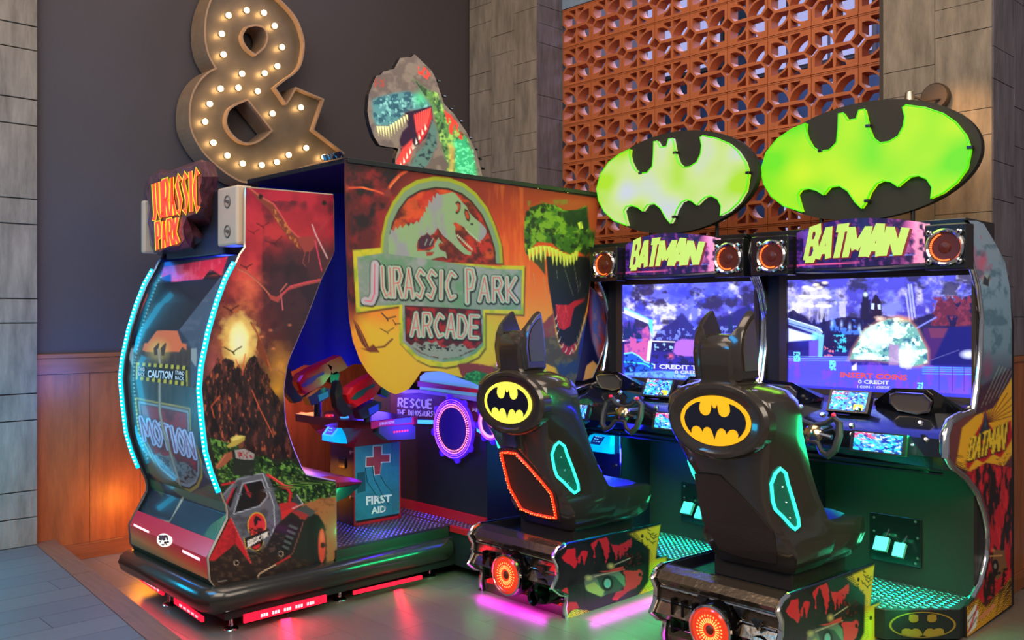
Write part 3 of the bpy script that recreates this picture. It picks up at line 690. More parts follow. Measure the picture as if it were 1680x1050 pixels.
def sampled(A, n): 
    return [A[int(i*(len(A)-1)/(n-1))] for i in range(n)]
outl = [plR(*q) for q in sampled(list(map(tuple, La)), 60)]+[plR(*q) for q in sampled(list(map(tuple, Ra)), 60)[::-1]]
build('panel_core', MB().prism([[p+Vector((-.001, 0, 0)) for p in outl]], (-.018, 0, 0)), BLKM, SG)
build('edge_trim', MB().tube([p+Vector((-.009, 0, 0)) for p in outl], .0075, 6, closed=True), mat('pale_edge_trim', (196, 176, 150), .3, .4), SG, smooth=True)
outlL = [Vector((XL, p.y, p.z)) for p in outl]
build('side_panel', MB().prism([outlL], (.018, 0, 0)), BLKM, SG)
build('edge_trim', MB().tube([p+Vector((.009, 0, 0)) for p in outlL], .0085, 6, closed=True), mat('dark_edge_trim', (90, 84, 78), .3, .4), SG, smooth=True)
# rear cover between the side panels, following their profile
NP = 300; prl = [(p.y+.014, p.z) for p in (plR(*q) for q in Lp[2:16])]
key = [0]
for a, b in zip(prl[:-1], prl[1:]): key.append(key[-1]+math.hypot(a[0]-b[0], a[1]-b[1]))
ts = np.linspace(0, key[-1], NP); ys = np.interp(ts, key, [a[0] for a in prl]); zs = np.interp(ts, key, [a[1] for a in prl])
xs = np.linspace(XP-.02, XL+.02, 120)
P = [[Vector((x, y, z)) for x in xs] for y, z in zip(ys, zs)]
def art_rear(p):
    p.c[:] = (38, 48, 62)
    p.poly([(205, 560), (380, 580), (380, 700), (330, 690), (300, 830), (200, 790)], (70, 56, 48), 4); p.noise(4, 30, (48, 38, 32), .7, .45, .62, 5, [(180, 570), (345, 575), (345, 760), (180, 760)])
    p.poly(c2([(480, 590), (770, 220), (700, 520), (650, 900), (560, 1000), (560, 700)]), (64, 74, 84), 2); p.noise(12, 12, (92, 98, 104), .5, .5, .7, 9, c2([(480, 590), (770, 220), (640, 900), (560, 900)]))
    p.poly(c2([(110, 700), (160, 660), (300, 290), (420, 210), (430, 260), (640, 240), (700, 175), (770, 220), (480, 590), (320, 600), (250, 690)]), (10, 16, 30), 1.2)
    p.poly(c2([(350, 235), (372, 160), (815, 88), (770, 218), (695, 175), (640, 243), (428, 264), (420, 208)]), (214, 44, 62), 1.2); p.noise(4, 16, (240, 96, 100), .6, .5, .65, 4, c2([(370, 160), (815, 88), (640, 243), (428, 264)]))
    p.poly(c2([(130, 600), (200, 440), (260, 330), (262, 360), (210, 480), (150, 620)]), (176, 62, 50), 1.5)
    p.poly(c2([(225, 735), (240, 680), (260, 685), (325, 598), (465, 598), (498, 685), (530, 690), (530, 735), (500, 710), (480, 745), (260, 745)]), (226, 104, 56), 1); p.blob(260, 575, 24, 24, (250, 206, 96), .9)
    for x in (370, 322): p.poly(c2([(x-15, 770), (x-20, 720), (x+15, 680), (x+20, 690), (x+5, 770)]), (72, 52, 44), 1)
    for x, w in ((150, 14), (580, 20)): p.poly(c2([(x-w, 720), (x+w, 720), (x+w, 800), (x+w-6, 850), (x-w, 800)]), (150, 144, 132), 1)
    # motion shield
    def sh(k):
        c = (420, 330); return c3([((x-c[0])*k+c[0], (y-c[1])*k+c[1]) for x, y in [(170, 48), (555, 122), (560, 270), (600, 380), (638, 500), (640, 600), (610, 670), (560, 705), (500, 690), (430, 640), (340, 570), (290, 480), (235, 370), (190, 250)]])
    p.poly(sh(1.0), (176, 140, 60), 1); p.poly(sh(.94), (60, 40, 24), 1); p.poly(sh(.91), (150, 142, 138), 1); p.poly(sh(.84), (30, 12, 18), 1); p.poly(sh(.82), (158, 24, 40), 1.5); p.noise(14, 12, (96, 14, 28), .8, .46, .62, 13, sh(.82))
    p.poly(c3([(300, 450), (340, 430), (380, 460), (430, 440), (470, 500), (530, 500), (590, 560), (600, 610), (540, 650), (480, 620), (400, 560), (330, 500)]), (120, 116, 110), 1.5, 1, 3, 5); p.noise(4, 4, (40, 30, 28), .9, .52, .6, 17, c3([(320, 450), (560, 500), (600, 600), (520, 620), (380, 540)]))
    wpx(p, c3([(205, 185), (560, 300), (592, 470), (240, 345)]), 'MOTION', [(9.5, (26, 16, 30), 0, 0), (7.4, (196, 192, 214), 0, 0), (1.4, (110, 50, 80), 0, 0)], gap=.34)
    # tan timber beams
    for L in (c2([(335, 730), (345, 820)]), c2([(345, 940), (343, 1010)])+c3([(345, 150), (365, 260), (400, 370), (450, 540), (508, 735), (408, 925)]), c3([(250, 875), (408, 912)])): p.line(L, 4.6, (120, 96, 74)); p.line(L, 3, (176, 150, 118))
    # caution tape sign
    q = c2([(182, 815), (535, 842), (537, 980), (180, 935)]); p.poly(q, (206, 176, 46), 1)
    for i in range(9):
        a = i/9+.03; b = a+.055
        for lo, hi, s in ((0, .2, .04), (.8, 1, .04)):
            def Q(s_, t_): return tuple((np.array(q[0])*(1-s_)+np.array(q[1])*s_)*(1-t_)+(np.array(q[3])*(1-s_)+np.array(q[2])*s_)*t_)
            p.poly([Q(a+s*(1-lo), lo), Q(b+s*(1-lo), lo), Q(b+s*(1-hi), hi), Q(a+s*(1-hi), hi)], (24, 22, 20), .8)
    p.poly([Q(.03, .2), Q(.97, .2), Q(.97, .8), Q(.03, .8)], (26, 24, 22), 1)
    # lower dark panels and fern
    low = c3([(170, 640), (250, 560), (500, 735), (820, 850), (700, 1110), (110, 810)])
    p.poly(c3([(215, 600), (290, 490), (420, 620), (560, 710), (700, 640), (830, 830), (700, 840), (510, 740), (330, 640)]), (84, 84, 58), 3)
    p.poly(c3([(170, 660), (270, 570), (495, 735), (420, 890), (110, 810)]), (24, 26, 36), 1.4); p.poly(c3([(515, 745), (820, 850), (640, 1160), (400, 930)]), (34, 34, 48), 1.2)
    p.poly(c3([(240, 590), (330, 620), (375, 690), (360, 740), (300, 680), (260, 650), (200, 700), (180, 640)]), (62, 84, 46), 3, .8, 3, 6); p.noise(3, 7, (48, 74, 40), .7, .5, .65, 8, c3([(150, 700), (270, 650), (280, 860), (130, 830)]))
    fern = c3([(800, 855), (680, 940), (620, 1040), (600, 1110), (700, 1120), (760, 1020), (820, 890)]); p.poly(fern, (44, 66, 44), 1.5, 1, 2)
    for k in range(8): p.line(c3([(800, 860), (700+k*4, 930+k*12), (618+k*14, 1070+k*5)]), .9, (96, 130, 80), .8)
    p.poly(c3([(618, 500), (680, 530), (712, 635), (660, 600)]), (120, 110, 118), 1.5, .7)
rear = painted('rear_cover', P, art_rear, SG, (40, 48, 60), mat('glossy_rear_print', (255, 255, 255), .28, attr=True, coat=.35))
mb = MB(); rp = Pl('Y', 2.0)
def onrear(u, v, off=0.):
    # meet the curved cover: march along the view ray
    r = ray(u, v); k = 3.5
    while k < 6.5:
        x, y, z = r[0]*k, r[1]*k, EYE+r[2]*k
        if .26 < z < 1.8:
            yy = float(np.interp(-z, [-a for a in zs], ys)); 
            if y >= yy-off: return Vector((x, y-.0004, z))
        k += .004
    return Vector((x, y, z))
type_text(mb, c2([(262, 868), (438, 878), (432, 935), (260, 920)]), 'CAUTION', onrear, .004, .04)
for a, b in (((196, 846), (242, 852)), ((452, 872), (514, 880))):
    type_text(mb, c2([a, b, (b[0], b[1]+28), (a[0], a[1]+28)]), 'STAND', onrear, .004, .02); type_text(mb, c2([(a[0], a[1]+36), (b[0], b[1]+36), (b[0], b[1]+64), (a[0], a[1]+62)]), 'BACK', onrear, .004, .02)
build('caution_lettering', mb, WHT, SG, fixn=False)
# red lid at the foot of the rear cover
pf = [(p.y, p.z) for p in (plR(*q) for q in Lp[14:17])]
za = np.linspace(0, 1, 60); P = []
for t in za:
    z = pf[0][1]-.105+(pf[2][1]-pf[0][1]+.105)*t; y = np.interp(-z, [-a[1] for a in pf], [a[0] for a in pf])-.004
    P.append([Vector((x, y, z)) for x in np.linspace(XP-.02, XL+.02, 110)])
def art_lid(p):
    f = np.clip((p.v-(833+(p.u-205)*.56))/52, 0, 1)
    p.grad(f, [(0, (206, 18, 50)), (.3, (206, 28, 44)), (.5, (206, 64, 46)), (.75, (196, 110, 60)), (1, (120, 100, 70))])
painted('rear_lid', P, art_lid, SG, (200, 30, 50), mat('glossy_rear_print', (255, 255, 255), .28, attr=True, coat=.35))
SLOT = mat('white_led_slot', (255, 230, 225), .4, emit=(255, 170, 180), es=1.4)
def onlid(u, v, off=0.):
    r = ray(u, v); k = 3.5
    while k < 6.5:
        x, y, z = r[0]*k, r[1]*k, EYE+r[2]*k
        if .2 < z < .5 and y >= np.interp(-z, [-a[1] for a in pf], [a[0] for a in pf])-.008: return Vector((x, y, z))
        k += .004
    return Vector((x, y, z))
em = smooth_poly([onlid(*q) for q in c4([(372, 316), (400, 328), (424, 346), (426, 378), (408, 400), (380, 408), (350, 402), (328, 378), (326, 346), (344, 324)])], 3, 170)
eb_ = build('lit_emblem', MB().prism([em], (0, .006, 0)), mat('emblem_glow_white', (255, 250, 225), .4, emit=(255, 250, 225), es=1.1), SG)
m = MB()
for x, y, rx, ry in ((356, 336, 20, 12), (385, 336, 18, 11), (350, 355, 14, 12), (374, 354, 14, 11), (398, 352, 9, 12), (402, 374, 10, 9), (384, 379, 11, 10), (368, 393, 12, 6), (347, 374, 9, 6), (393, 392, 7, 5)):
    m.flat([[onlid(*q)+Vector((0, -.001, 0)) for q in c4(ell(x, y, rx, ry, 10))]])
build('emblem_claws', m, mat('dark_red_claw', (84, 8, 18), .4), eb_, fixn=False)['kind'] = 'stuff'
lidp = lambda off: (lambda u, v, o=0: onlid(u, v))
for (a, b, c, d) in (((165, 250), (265, 300), (265, 312), (165, 263)), ((500, 430), (617, 488), (617, 505), (500, 446))):
    build('led_slot', MB().prism([[onlid(*q) for q in c4([a, b, c, d])]], (0, .01, 0)), SLOT, SG)
build('rear_tray', MB().prism([[Vector((XP-.02, pf[2][0]-.004, pf[2][1])), Vector((XL+.02, pf[2][0]-.004, pf[2][1])), Vector((XL+.02, pf[2][0]+.03, pf[2][1]-.045)), Vector((XP-.02, pf[2][0]+.03, pf[2][1]-.045))]], (0, .02, 0)), mat('tan_metal', (126, 112, 84), .3, .6), SG)
# cyan light strips
CYT = mat('cyan_strip_lens', (0, 160, 200), .3, emit=(0, 190, 235), es=1.5); CYD = mat('cyan_diode', (200, 255, 255), .3, emit=(150, 250, 255), es=4)
for x in (XP-.006, XL+.004):
    pts = [Vector((x, plR(*q).y-.014, plR(*q).z)) for q in Lp[3:13]]
    fine = []
    for a, b in zip(pts[:-1], pts[1:]): fine += [a.lerp(b, k/4) for k in range(4)]
    s_ = build('light_strip', MB().tube(fine, .0125, 8), CYT, SG, smooth=True)
    L = [0]
    for a, b in zip(fine[:-1], fine[1:]): L.append(L[-1]+(b-a).length)
    dots = MB(); n = int(L[-1]/.021)
    for k in range(n):
        d = k*.021+.01; i = max(j for j in range(len(L)) if L[j] <= d); i = min(i, len(fine)-2)
        c = fine[i].lerp(fine[i+1], (d-L[i])/max(1e-6, L[i+1]-L[i]))+Vector((.008, -.0085, 0)); dots.lathe(c, (0.7, -.7, 0), [(.006, 0), (.004, .004), (.0001, .005)], 6)
    o = build('diode', dots, CYD, s_); o['kind'] = 'stuff'
for zc in (.7, 1.1, 1.5):
    yv = float(np.interp(-zc, [-a for a in zs], ys)); 
    area('cyan_strip_light', (XL+.06, yv-.05, zc), (XL+.6, yv+.02, zc), .03, (20, 200, 255), .12, .4)
    area('cyan_strip_light', (XP-.05, yv-.06, zc), (XP-.5, yv+.05, zc), .03, (20, 200, 255), .12, .4)
# rock-shaped lit name sign at the top of the rear
ROCK = mat('purple_brown_rock', (96, 56, 62), .3, var=.5, vscale=16, bump=.8, bscale=22, coat=.3)
ys_ = 1.99
front = [(244, 290), (262, 284), (270, 288), (296, 276), (310, 277), (326, 268), (332, 290), (327, 312), (331, 330), (322, 350), (306, 356), (300, 372), (303, 392), (294, 403), (276, 404), (262, 414), (250, 402), (247, 385), (242, 366), (246, 340), (240, 318)]
back = [(238, 300), (262, 278), (280, 280), (305, 270), (330, 262), (352, 268), (358, 290), (354, 330), (352, 360), (350, 372), (330, 376), (340, 396), (322, 412), (296, 415), (262, 420), (246, 410), (240, 390), (237, 366), (240, 345), (236, 320), (236, 310)]
sa = [PY(u, v, ys_) for u, v in front]; sb = [PY(u, v, ys_+.16) for u, v in back]
mid = [(a.lerp(b, .45)+Vector((rnd.uniform(-.012, .012), 0, rnd.uniform(-.012, .012)))) for a, b in zip(sa, sb)]
build('rock_sign', MB().loft([sa, mid, sb]), ROCK, SG)
plS = Pl('Y', ys_)
mb = MB().box((XL+.04, ys_+.13, 1.80), (-4.30, ys_+.25, 2.13), .01); build('sign_housing', mb, mat('slate_blue_plastic', (52, 56, 74), .4), SG)
SL = [('yellow_sign_edge', (250, 214, 40), 1.0, .0, 1), ('red_sign_letters', (244, 66, 50), 1.05, .004, 0)]
w1 = [(247, 303), (325, 277), (326, 345), (250, 360)]; w2 = [(256, 366), (291, 357), (293, 399), (258, 410)]
nm = build('sign_lettering', word(word(MB(), w1, 'JURASSIC', plS, .012, .075, gap=.62), w2, 'PARK', plS, .012, .10, gap=.5), mat('red_sign_letters', (244, 66, 50), .5, emit=(250, 70, 50), es=.85), SG, fixn=False)
o = word(word(MB(), w1, 'JURASSIC', plS, .006, .115, gap=.62), w2, 'PARK', plS, .006, .155, gap=.5)
build('lettering_edge', o, mat('yellow_sign_edge', (250, 210, 40), .5, emit=(250, 214, 40), es=.75), nm, fixn=False)
o = word(word(MB(), w1, 'JURASSIC', plS, .003, .145, gap=.62), w2, 'PARK', plS, .003, .20, gap=.5)
build('lettering_glow_edge', o, mat('green_sign_edge', (70, 90, 30), .5, emit=(80, 110, 20), es=.35), nm, fixn=False)
point('sign_glow', PY(285, 330, 1.84), (255, 120, 60), .5, .05)
BEI = mat('beige_moulded_plastic', (190, 164, 134), .4)
for x0, x1, y_ in ((PY(356, 340, 2.085).x, -4.085, 2.085), (XL-.01, XL+.03, 2.0)):
    b = build('speaker_bracket', MB().box((x0, y_, 1.835), (x1, y_+.09, 2.125), .012), BEI, SG)
    if x1 > -4.2:
        for z in (1.905, 2.05):
            cx = x0*.45+x1*.55
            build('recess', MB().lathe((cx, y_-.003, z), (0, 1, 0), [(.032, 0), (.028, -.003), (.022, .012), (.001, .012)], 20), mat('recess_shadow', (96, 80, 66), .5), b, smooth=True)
            build('bolt', MB().cyl((cx+.008, y_+.002, z), (0, -1, 0), .009, .014, 6), STEEL, b)
# ---- bumper, base frame and lamps
GUN = mat('black_olive_bumper', (40, 38, 32), .25, coat=.4)
ring = lambda x0, y0: None
secs = []
for (x, y, dx, dy) in ((XL-.04, 2.2, -1, 0), (XL-.04, 1.93, -.8, -.5), (XL, 1.90, -.3, -1), (-4.5, 1.90, 0, -1), (-4.10, 1.90, 0, -1), (-4.03, 1.93, .7, -.7), (-4.0, 2.0, 1, 0), (-4.0, 2.6, 1, 0), (-4.0, 3.0, 1, 0), (-4.0, 3.28, 1, 0), (-4.01, 3.36, .6, .5)):
    secs.append([Vector((x-dx*a, y-dy*a, z)) for a, z in ((.05, .225), (.015, .222), (-.012, .20), (-.022, .165), (-.008, .125), (.02, .10), (.06, .085), (.12, .085), (.12, .2))])
build('bumper', MB().loft(secs), GUN, SG, smooth=True)
build('base_frame', MB().box((XL, 2.0, .06), (-4.03, 3.40, .222), .004).box((-5.15, 3.40, .06), (-3.86, 3.95, .25), .004).box((-5.15, 3.95, .06), (-4.0, 4.66, .25), .004), BLKM, SG)
build('side_sill', MB().box((-4.085, 2.62, .222), (-4.05, 3.38, .278), .003), mat('green_black_metal', (26, 40, 32), .35), SG)
REDL = mat('red_light_bar', (220, 20, 50), .3, emit=(236, 24, 56), es=1.1)
LET = mat('pink_bar_marks', (255, 200, 205), .4, emit=(255, 200, 205), es=1.2)
for pln, q, nn in ((Pl('Y', 1.905), [(229, 942), (266, 967), (266, 977), (229, 952)], 5), (Pl('Y', 1.905), [(285, 980), (331, 1013), (331, 1021), (285, 990)], 5), (Pl('X', -3.995), [(401, 1009), (536, 976), (536, 988), (401, 1023)], 5), (Pl('X', -3.995), [(581, 970), (693, 944), (693, 950), (581, 976)], 0)):
    b = build('light_bar', MB().prism([[pln(*a) for a in q]], pln.n*-.012), REDL, SG)
    mb = MB(); TL, TR, BR, BL = [Vector(a) for a in q]
    for k in range(nn):
        for j in range(3):
            a = .2+k*.14+j*.032; e = .024
            pt = lambda s, t: (TL*(1-s)+TR*s)*(1-t)+(BL*(1-s)+BR*s)*t
            mb.flat([[pln(*pt(s, t), .002) for s, t in ((a, .38), (a+e, .38), (a+e, .78), (a, .78))]])
    if nn: build('bar_marks', mb, LET, b, fixn=False)['kind'] = 'stuff'
area('red_bar_light', (-4.35, 1.86, .10), (-4.35, 1.6, -.1), .7, (255, 20, 60), 2.4, .03)
area('red_bar_light', (-4.8, 1.86, .12), (-4.8, 1.62, -.1), .25, (255, 20, 60), 1.2, .03)
area('red_bar_light', (-3.96, 2.3, .10), (-3.75, 2.25, -.05), .05, (255, 20, 60), 4, .6)
area('red_bar_light', (-3.96, 3.0, .10), (-3.75, 3.0, -.05), .05, (255, 20, 60), .8, .4)
for u, v in ((379, 1033), (557, 985), (705, 946), (278, 993), (768, 928)):
    c = PZ(u, v, 0); 
    f_ = build('levelling_foot', MB().lathe(c, (0, 0, 1), [(.001, 0), (.034, 0), (.036, .006), (.03, .014), (.012, .02), (.009, .03), (.009, .09), (.001, .09)], 20), CHR, SG, smooth=True)
# ---- diamond-plate step
PLATE = mat('tread_plate_steel', (116, 120, 128), .3, .85)
LOZ = mat('tread_lozenge_steel', (190, 195, 200), .25, .9)
def tread(parent, x0, x1, y0, y1, z, step=.034, clip=None):
    build('tread_plate', MB().box((x0, y0, z-.006), (x1, y1, z)), PLATE, parent)
    mb = MB(); i = 0; y = y0+.012
    while y < y1-.01:
        x = x0+.012+(i % 2)*step/2
        while x < x1-.012:
            a = .013; b = .0042
            if i % 2: a, b = b, a
            if not clip or clip(x, y): mb.add([(x-a, y, z), (x, y-b, z), (x+a, y, z), (x, y+b, z), (x, y, z+.003)], [(0, 1, 4), (1, 2, 4), (2, 3, 4), (3, 0, 4)])
            x += step
        y += step/2; i += 1
    o = build('tread_lozenge', mb, LOZ, parent, fixn=False); o['kind'] = 'stuff'; return o
tread(SG, XL+.02, -4.085, 2.25, 3.42, .276)
tread(SG, -4.7, -3.88, 3.425, 3.515, .276)
build('red_step_edge', MB().box((-4.05, 3.385, .25), (-3.86, 3.41, .285), .003).box((-3.885, 3.41, .25), (-3.86, 3.9, .285), .003), RED, SG)
# ---- player bench
bench = MB(); secs = []
for y, w, z0, z1 in ((2.30, 1.0, .59, .655), (2.60, 1.0, .59, .66), (2.74, .98, .59, .635), (2.84, .9, .585, .60)):
    h = .45*w; secs.append([Vector((-4.55+sx*h, y, z)) for sx, z in ((-1, z0), (1, z0), (1.03, (z0+z1)/2), (1, z1), (-1, z1), (-1.03, (z0+z1)/2))])
build('bench_cushion', MB().loft(secs), mat('red_vinyl', (150, 16, 40), .3, coat=.2), SG, smooth=True)
secs = [[Vector((-4.55+sx*.44*w, y, z)) for sx, z in ((-1, z0), (1, z0), (1.03, .588), (-1.03, .588))] for y, w, z0 in ((2.30, 1, .50), (2.60, 1, .50), (2.74, .98, .53), (2.84, .92, .575))]
build('bench_shell', MB().loft(secs), mat('blue_green_vinyl', (24, 60, 70), .25, coat=.4), SG, smooth=True)
build('bench_base', MB().box((-4.98, 2.05, .28), (-4.10, 2.62, .50), .005), mat('dark_green_vinyl', (20, 44, 34), .35), SG)
# ---- gun console
con = MB().box((-4.70, 3.0, .276), (-4.44, 3.322, .74), .004)
cab = build('console_box', con, mat('console_maroon_black', (40, 16, 22), .35), SG)
pc = Pl('X', -4.44)
build('console_frame', MB().box((-4.443, 2.994, .278), (-4.436, 3.006, .75)).box((-4.443, 3.314, .278), (-4.436, 3.326, .75)).box((-4.443, 3.0, .278), (-4.436, 3.32, .292)), RED, cab)
c5 = lambda P: crop(460, 740, 4.2, P); c7 = lambda P: crop(460, 570, 4.2, P)
TEAL = mat('teal_painted_steel', (44, 118, 138), .45, var=.18, vscale=16)
door = build('console_door', MB().prism([[pc(*q, .006) for q in c7([(513, 662), (822, 637)])+c5([(822, 428), (517, 483)])]], (-.005, 0, 0)), TEAL, cab)
decal('red_cross', [c7(P) for P in ([(636, 676), (704, 674), (703, 735), (760, 732), (758, 792), (700, 795), (692, 878), (645, 884), (640, 822), (585, 826), (587, 752), (636, 748)],)], pc, .0075, mat('cream_outline', (190, 196, 190), .5), door)
decal('red_cross_fill', [c7(P) for P in ([(643, 683), (697, 681), (696, 742), (753, 739), (751, 786), (693, 789), (686, 872), (651, 877), (646, 815), (592, 819), (594, 759), (643, 756)],)], pc, .0085, mat('faded_red_print', (150, 44, 56), .5), door)
mb = MB(); type_text(mb, c5([(590, 312), (768, 298), (765, 350), (592, 375)]), 'FIRST', pc, .0085, .04); type_text(mb, c5([(625, 388), (728, 372), (728, 420), (627, 435)]), 'AID', pc, .0085, .04); build('door_lettering', mb, WHT, door, fixn=False)
mb = MB()
for L in ([(585, 830), (600, 930), (650, 1000), (730, 1120)], [(630, 790), (645, 900), (700, 1010), (745, 1080)], [(695, 800), (690, 880), (720, 940), (765, 990)]): mb.tube([pc(*q, .008) for q in c7(L)], .0018, 4)
build('printed_stethoscope', mb, mat('dark_line_print', (24, 50, 62), .5), door, fixn=False)
for L in ([(770, 660), (818, 655), (818, 815), (770, 818)], [(770, 970), (820, 962), (820, 1120), (770, 1130)]): hh = build('hinge', MB().prism([[pc(*q, .009) for q in c7(L)]], (-.003, 0, 0)), mat('teal_hinge', (50, 108, 126), .4), door)
rb = MB()
for y0 in (672, 705, 740, 775, 800, 985, 1020, 1060, 1100):
    for x0 in (783, 808): c = pc(*c7([(x0, y0)])[0], .009); rb.lathe(c, (1, 0, 0), [(.0045, 0), (.0035, .003), (.0001, .0035)], 8)
o = build('rivet', rb, TEAL, hh, smooth=True); o['kind'] = 'stuff'
build('door_handle', MB().prism([[pc(*q, .008) for q in c7([(530, 865), (585, 855), (587, 990), (532, 1005)])], ], (-.002, 0, 0)), mat('dark_teal', (26, 72, 86), .4), door)
# coin face with locks
ky = Pl('Y', 2.998); mb = MB()
cs = build('coin_slot', MB().box((-4.60, 2.99, .60), (-4.53, 2.999, .66), .002), BLK, cab)
for z in (.70, .44): build('lock', MB().lathe((-4.475, 2.999, z), (0, -1, 0), [(.001, 0), (.011, 0), (.011, .006), (.001, .006)], 14), CHR, cab, smooth=True)
CARD = mat('cyan_card_reader', (0, 150, 220), .3, emit=(0, 170, 245), es=1.0)
def reader(parent, c, w=.11, s=1.):
    """wedge-shaped glowing card reader whose nose points to -y"""
    x, y, z = c; h = w/2
    secs = [[Vector((x+sx*h*k, y+dy, z+zz)) for sx, zz in ((-1, a), (1, a), (1, b), (-1, b))] for dy, k, a, b in ((0, 1, -.045*s, .05*s), (-.04*s, 1, -.04*s, .045*s), (-.085*s, .85, -.03*s, .0))]
    r = build('card_reader', MB().loft(secs), CARD, parent)
    e = MB().prism([[Vector((x-h*.55, y-.043*s, z+.0455*s)), Vector((x+h*.55, y-.043*s, z+.0455*s)), Vector((x+h*.5, y-.08*s, z+.006*s)), Vector((x-h*.5, y-.08*s, z+.006*s))]], (0, .004, -.004))
    p_ = build('reader_face', e, mat('navy_reader_face', (10, 40, 110), .3, emit=(10, 50, 140), es=.3), r)
    m = MB()
    for k in range(3):
        yy = y-.05*s-.009*s*k; zz = z+.043*s-.0112*s*k
        for j in range(3-k % 2): m.box((x-h*.3+j*h*.25, yy-.002, zz-.0005), (x-h*.3+j*h*.25+h*.15, yy+.002, zz+.0015))
    build('reader_marks', m, mat('reader_mark_cyan', (120, 220, 255), .4, emit=(120, 220, 255), es=1), p_)
    return r
reader(SG, (-4.56, 2.985, .80), .13, 1.1); reader
# shelf, buttons and front lamp box
sh = build('console_shelf', MB().loft([[Vector(p) for p in ((-4.86, 2.86, z), (-4.40, 2.86, z), (-4.24, 2.98, z), (-4.24, 3.30, z), (-4.86, 3.30, z))] for z in (.86, .905)]), mat('maroon_shelf', (92, 12, 30), .35), SG)
build('shelf_neck', MB().loft([[Vector(p) for p in ((-4.70, 2.99, .73), (-4.44, 2.99, .73), (-4.44, 3.32, .73), (-4.70, 3.32, .73))], [Vector(p) for p in ((-4.8, 2.9, .86), (-4.3, 2.96, .86), (-4.3, 3.3, .86), (-4.8, 3.3, .86))]]), mat('red_wedge', (150, 20, 36), .35), sh)
build('start_button', MB().lathe((-4.60, 2.93, .905), (0, 0, 1), [(.001, .012), (.022, .010), (.026, 0)], 18), mat('red_button', (230, 40, 60), .3, emit=(230, 40, 60), es=.8), sh, smooth=True)
build('start_button', MB().lathe((-4.47, 2.95, .905), (0, 0, 1), [(.001, .012), (.022, .010), (.026, 0)], 18), mat('cyan_button', (40, 150, 240), .3, emit=(60, 170, 250), es=1), sh, smooth=True)
pj_ = Pl('X', -4.235)
decal('join_band', [c7([(622, 512), (920, 478), (922, 530), (625, 562)])], pj_, .002, mat('join_band_red', (176, 30, 44), .4), sh)
decal('join_band_blue', [c7([(785, 494), (905, 480), (906, 518), (785, 532)])], pj_, .003, mat('join_band_teal', (40, 110, 150), .4), sh)
mb = MB(); type_text(mb, c7([(682, 516), (785, 504), (785, 530), (682, 543)]), 'JOIN IN NOW!', pj_, .004, .03); build('shelf_lettering', mb, WHT, sh, fixn=False)
lb = build('lamp_box', MB().prism([[pj_(*q, .012) for q in c7([(680, 548), (905, 530), (930, 545), (930, 630), (740, 640), (680, 590)])]], (-.06, 0, 0)), mat('slate_lamp_box', (44, 62, 78), .4), sh)
dm = mat('red_diode', (255, 40, 70), .3, emit=(255, 50, 80), es=2)
for k in range(6):
    c = pj_(*c7([(785+k*18, 583-k*2)])[0], .013); build('diode', MB().lathe(c, (1, 0, 0), [(.006, 0), (.004, .004), (.0001, .005)], 8), dm, lb, smooth=True)
build('side_lamp', MB().tube([(-4.92, 2.93, .885), (-4.86, 2.93, .885)], .02, 10), mat('red_tail_lamp', (255, 30, 40), .3, emit=(255, 40, 50), es=1.6), sh, smooth=True)
# ---- the two mounted guns (pointing up to the screen)
GR = mat('gun_red_plastic', (206, 22, 32), .25, coat=.3); GB = mat('gun_black_rubber', (22, 26, 32), .35, coat=.2)
def gun(dx, dy, dz, accent):
    pg = Pl('X', -4.62); O = Vector((dx, dy, dz))
    f = lambda P: [pg(*q)+O for q in c7(P)]
    bodyP = f([(118, 240), (150, 190), (235, 140), (320, 100), (370, 120), (355, 190), (320, 240), (300, 265), (180, 325), (140, 300)])
    g = MB(); sec = [bodyP, [p+Vector((-.10, 0, 0)) for p in bodyP]]
    cc = sum(bodyP, Vector())/len(bodyP)
    ins = lambda P, k, d: [cc+(p-cc)*k+Vector((d, 0, 0)) for p in P]
    b = build('mounted_gun', MB().loft([ins(bodyP, .9, 0), ins(bodyP, 1, -.015), ins(bodyP, 1, -.085), ins(bodyP, .9, -.10)]), GR, SG, label='red mounted toy gun with %s side flash' % accent)
    build('barrel', MB().prism([f([(318, 105), (415, 58), (468, 138), (368, 190)])], (-.085, 0, 0)), GR, b)
    build('side_flash', MB().prism([f([(140, 262), (180, 222), (300, 165), (300, 185), (250, 210), (225, 240), (165, 275)])], (.004, 0, 0)), mat('flash_'+accent, (88, 44, 150) if accent == 'purple' else (30, 84, 66), .35), b)
    build('handle', MB().prism([f([(45, 155), (65, 145), (85, 210), (80, 250), (125, 320), (155, 345), (145, 370), (95, 385), (45, 320), (30, 230)])], (-.05, 0, 0)), GB, b)
    build('fore_grip', MB().prism([f([(345, 190), (390, 162), (410, 185), (400, 225), (390, 262), (345, 240)])], (-.05, 0, 0)), GB, b)
    build('trigger_housing', MB().prism([f([(190, 345), (300, 275), (350, 290), (352, 330), (270, 385), (215, 400)])], (-.07, 0, 0)), GB, b)
    build('gauge_window', MB().prism([f([(258, 330), (325, 300), (330, 340), (268, 372)])], (.004, 0, 0)), mat('gauge_'+accent, (30, 40, 160) if accent == 'green' else (20, 110, 110), .3, emit=(30, 60, 200) if accent == 'green' else (20, 120, 140), es=.5), b)
    top = f([(275, 385)])[0]; build('swivel_post', MB().tube([top+Vector((-.03, 0, .02)), Vector((top.x-.03, top.y, .905))], .022, 10), GB, b, smooth=True)
    return b
gun(0, 0, .0, 'purple')
gun(.42, .06, -.05, 'green')
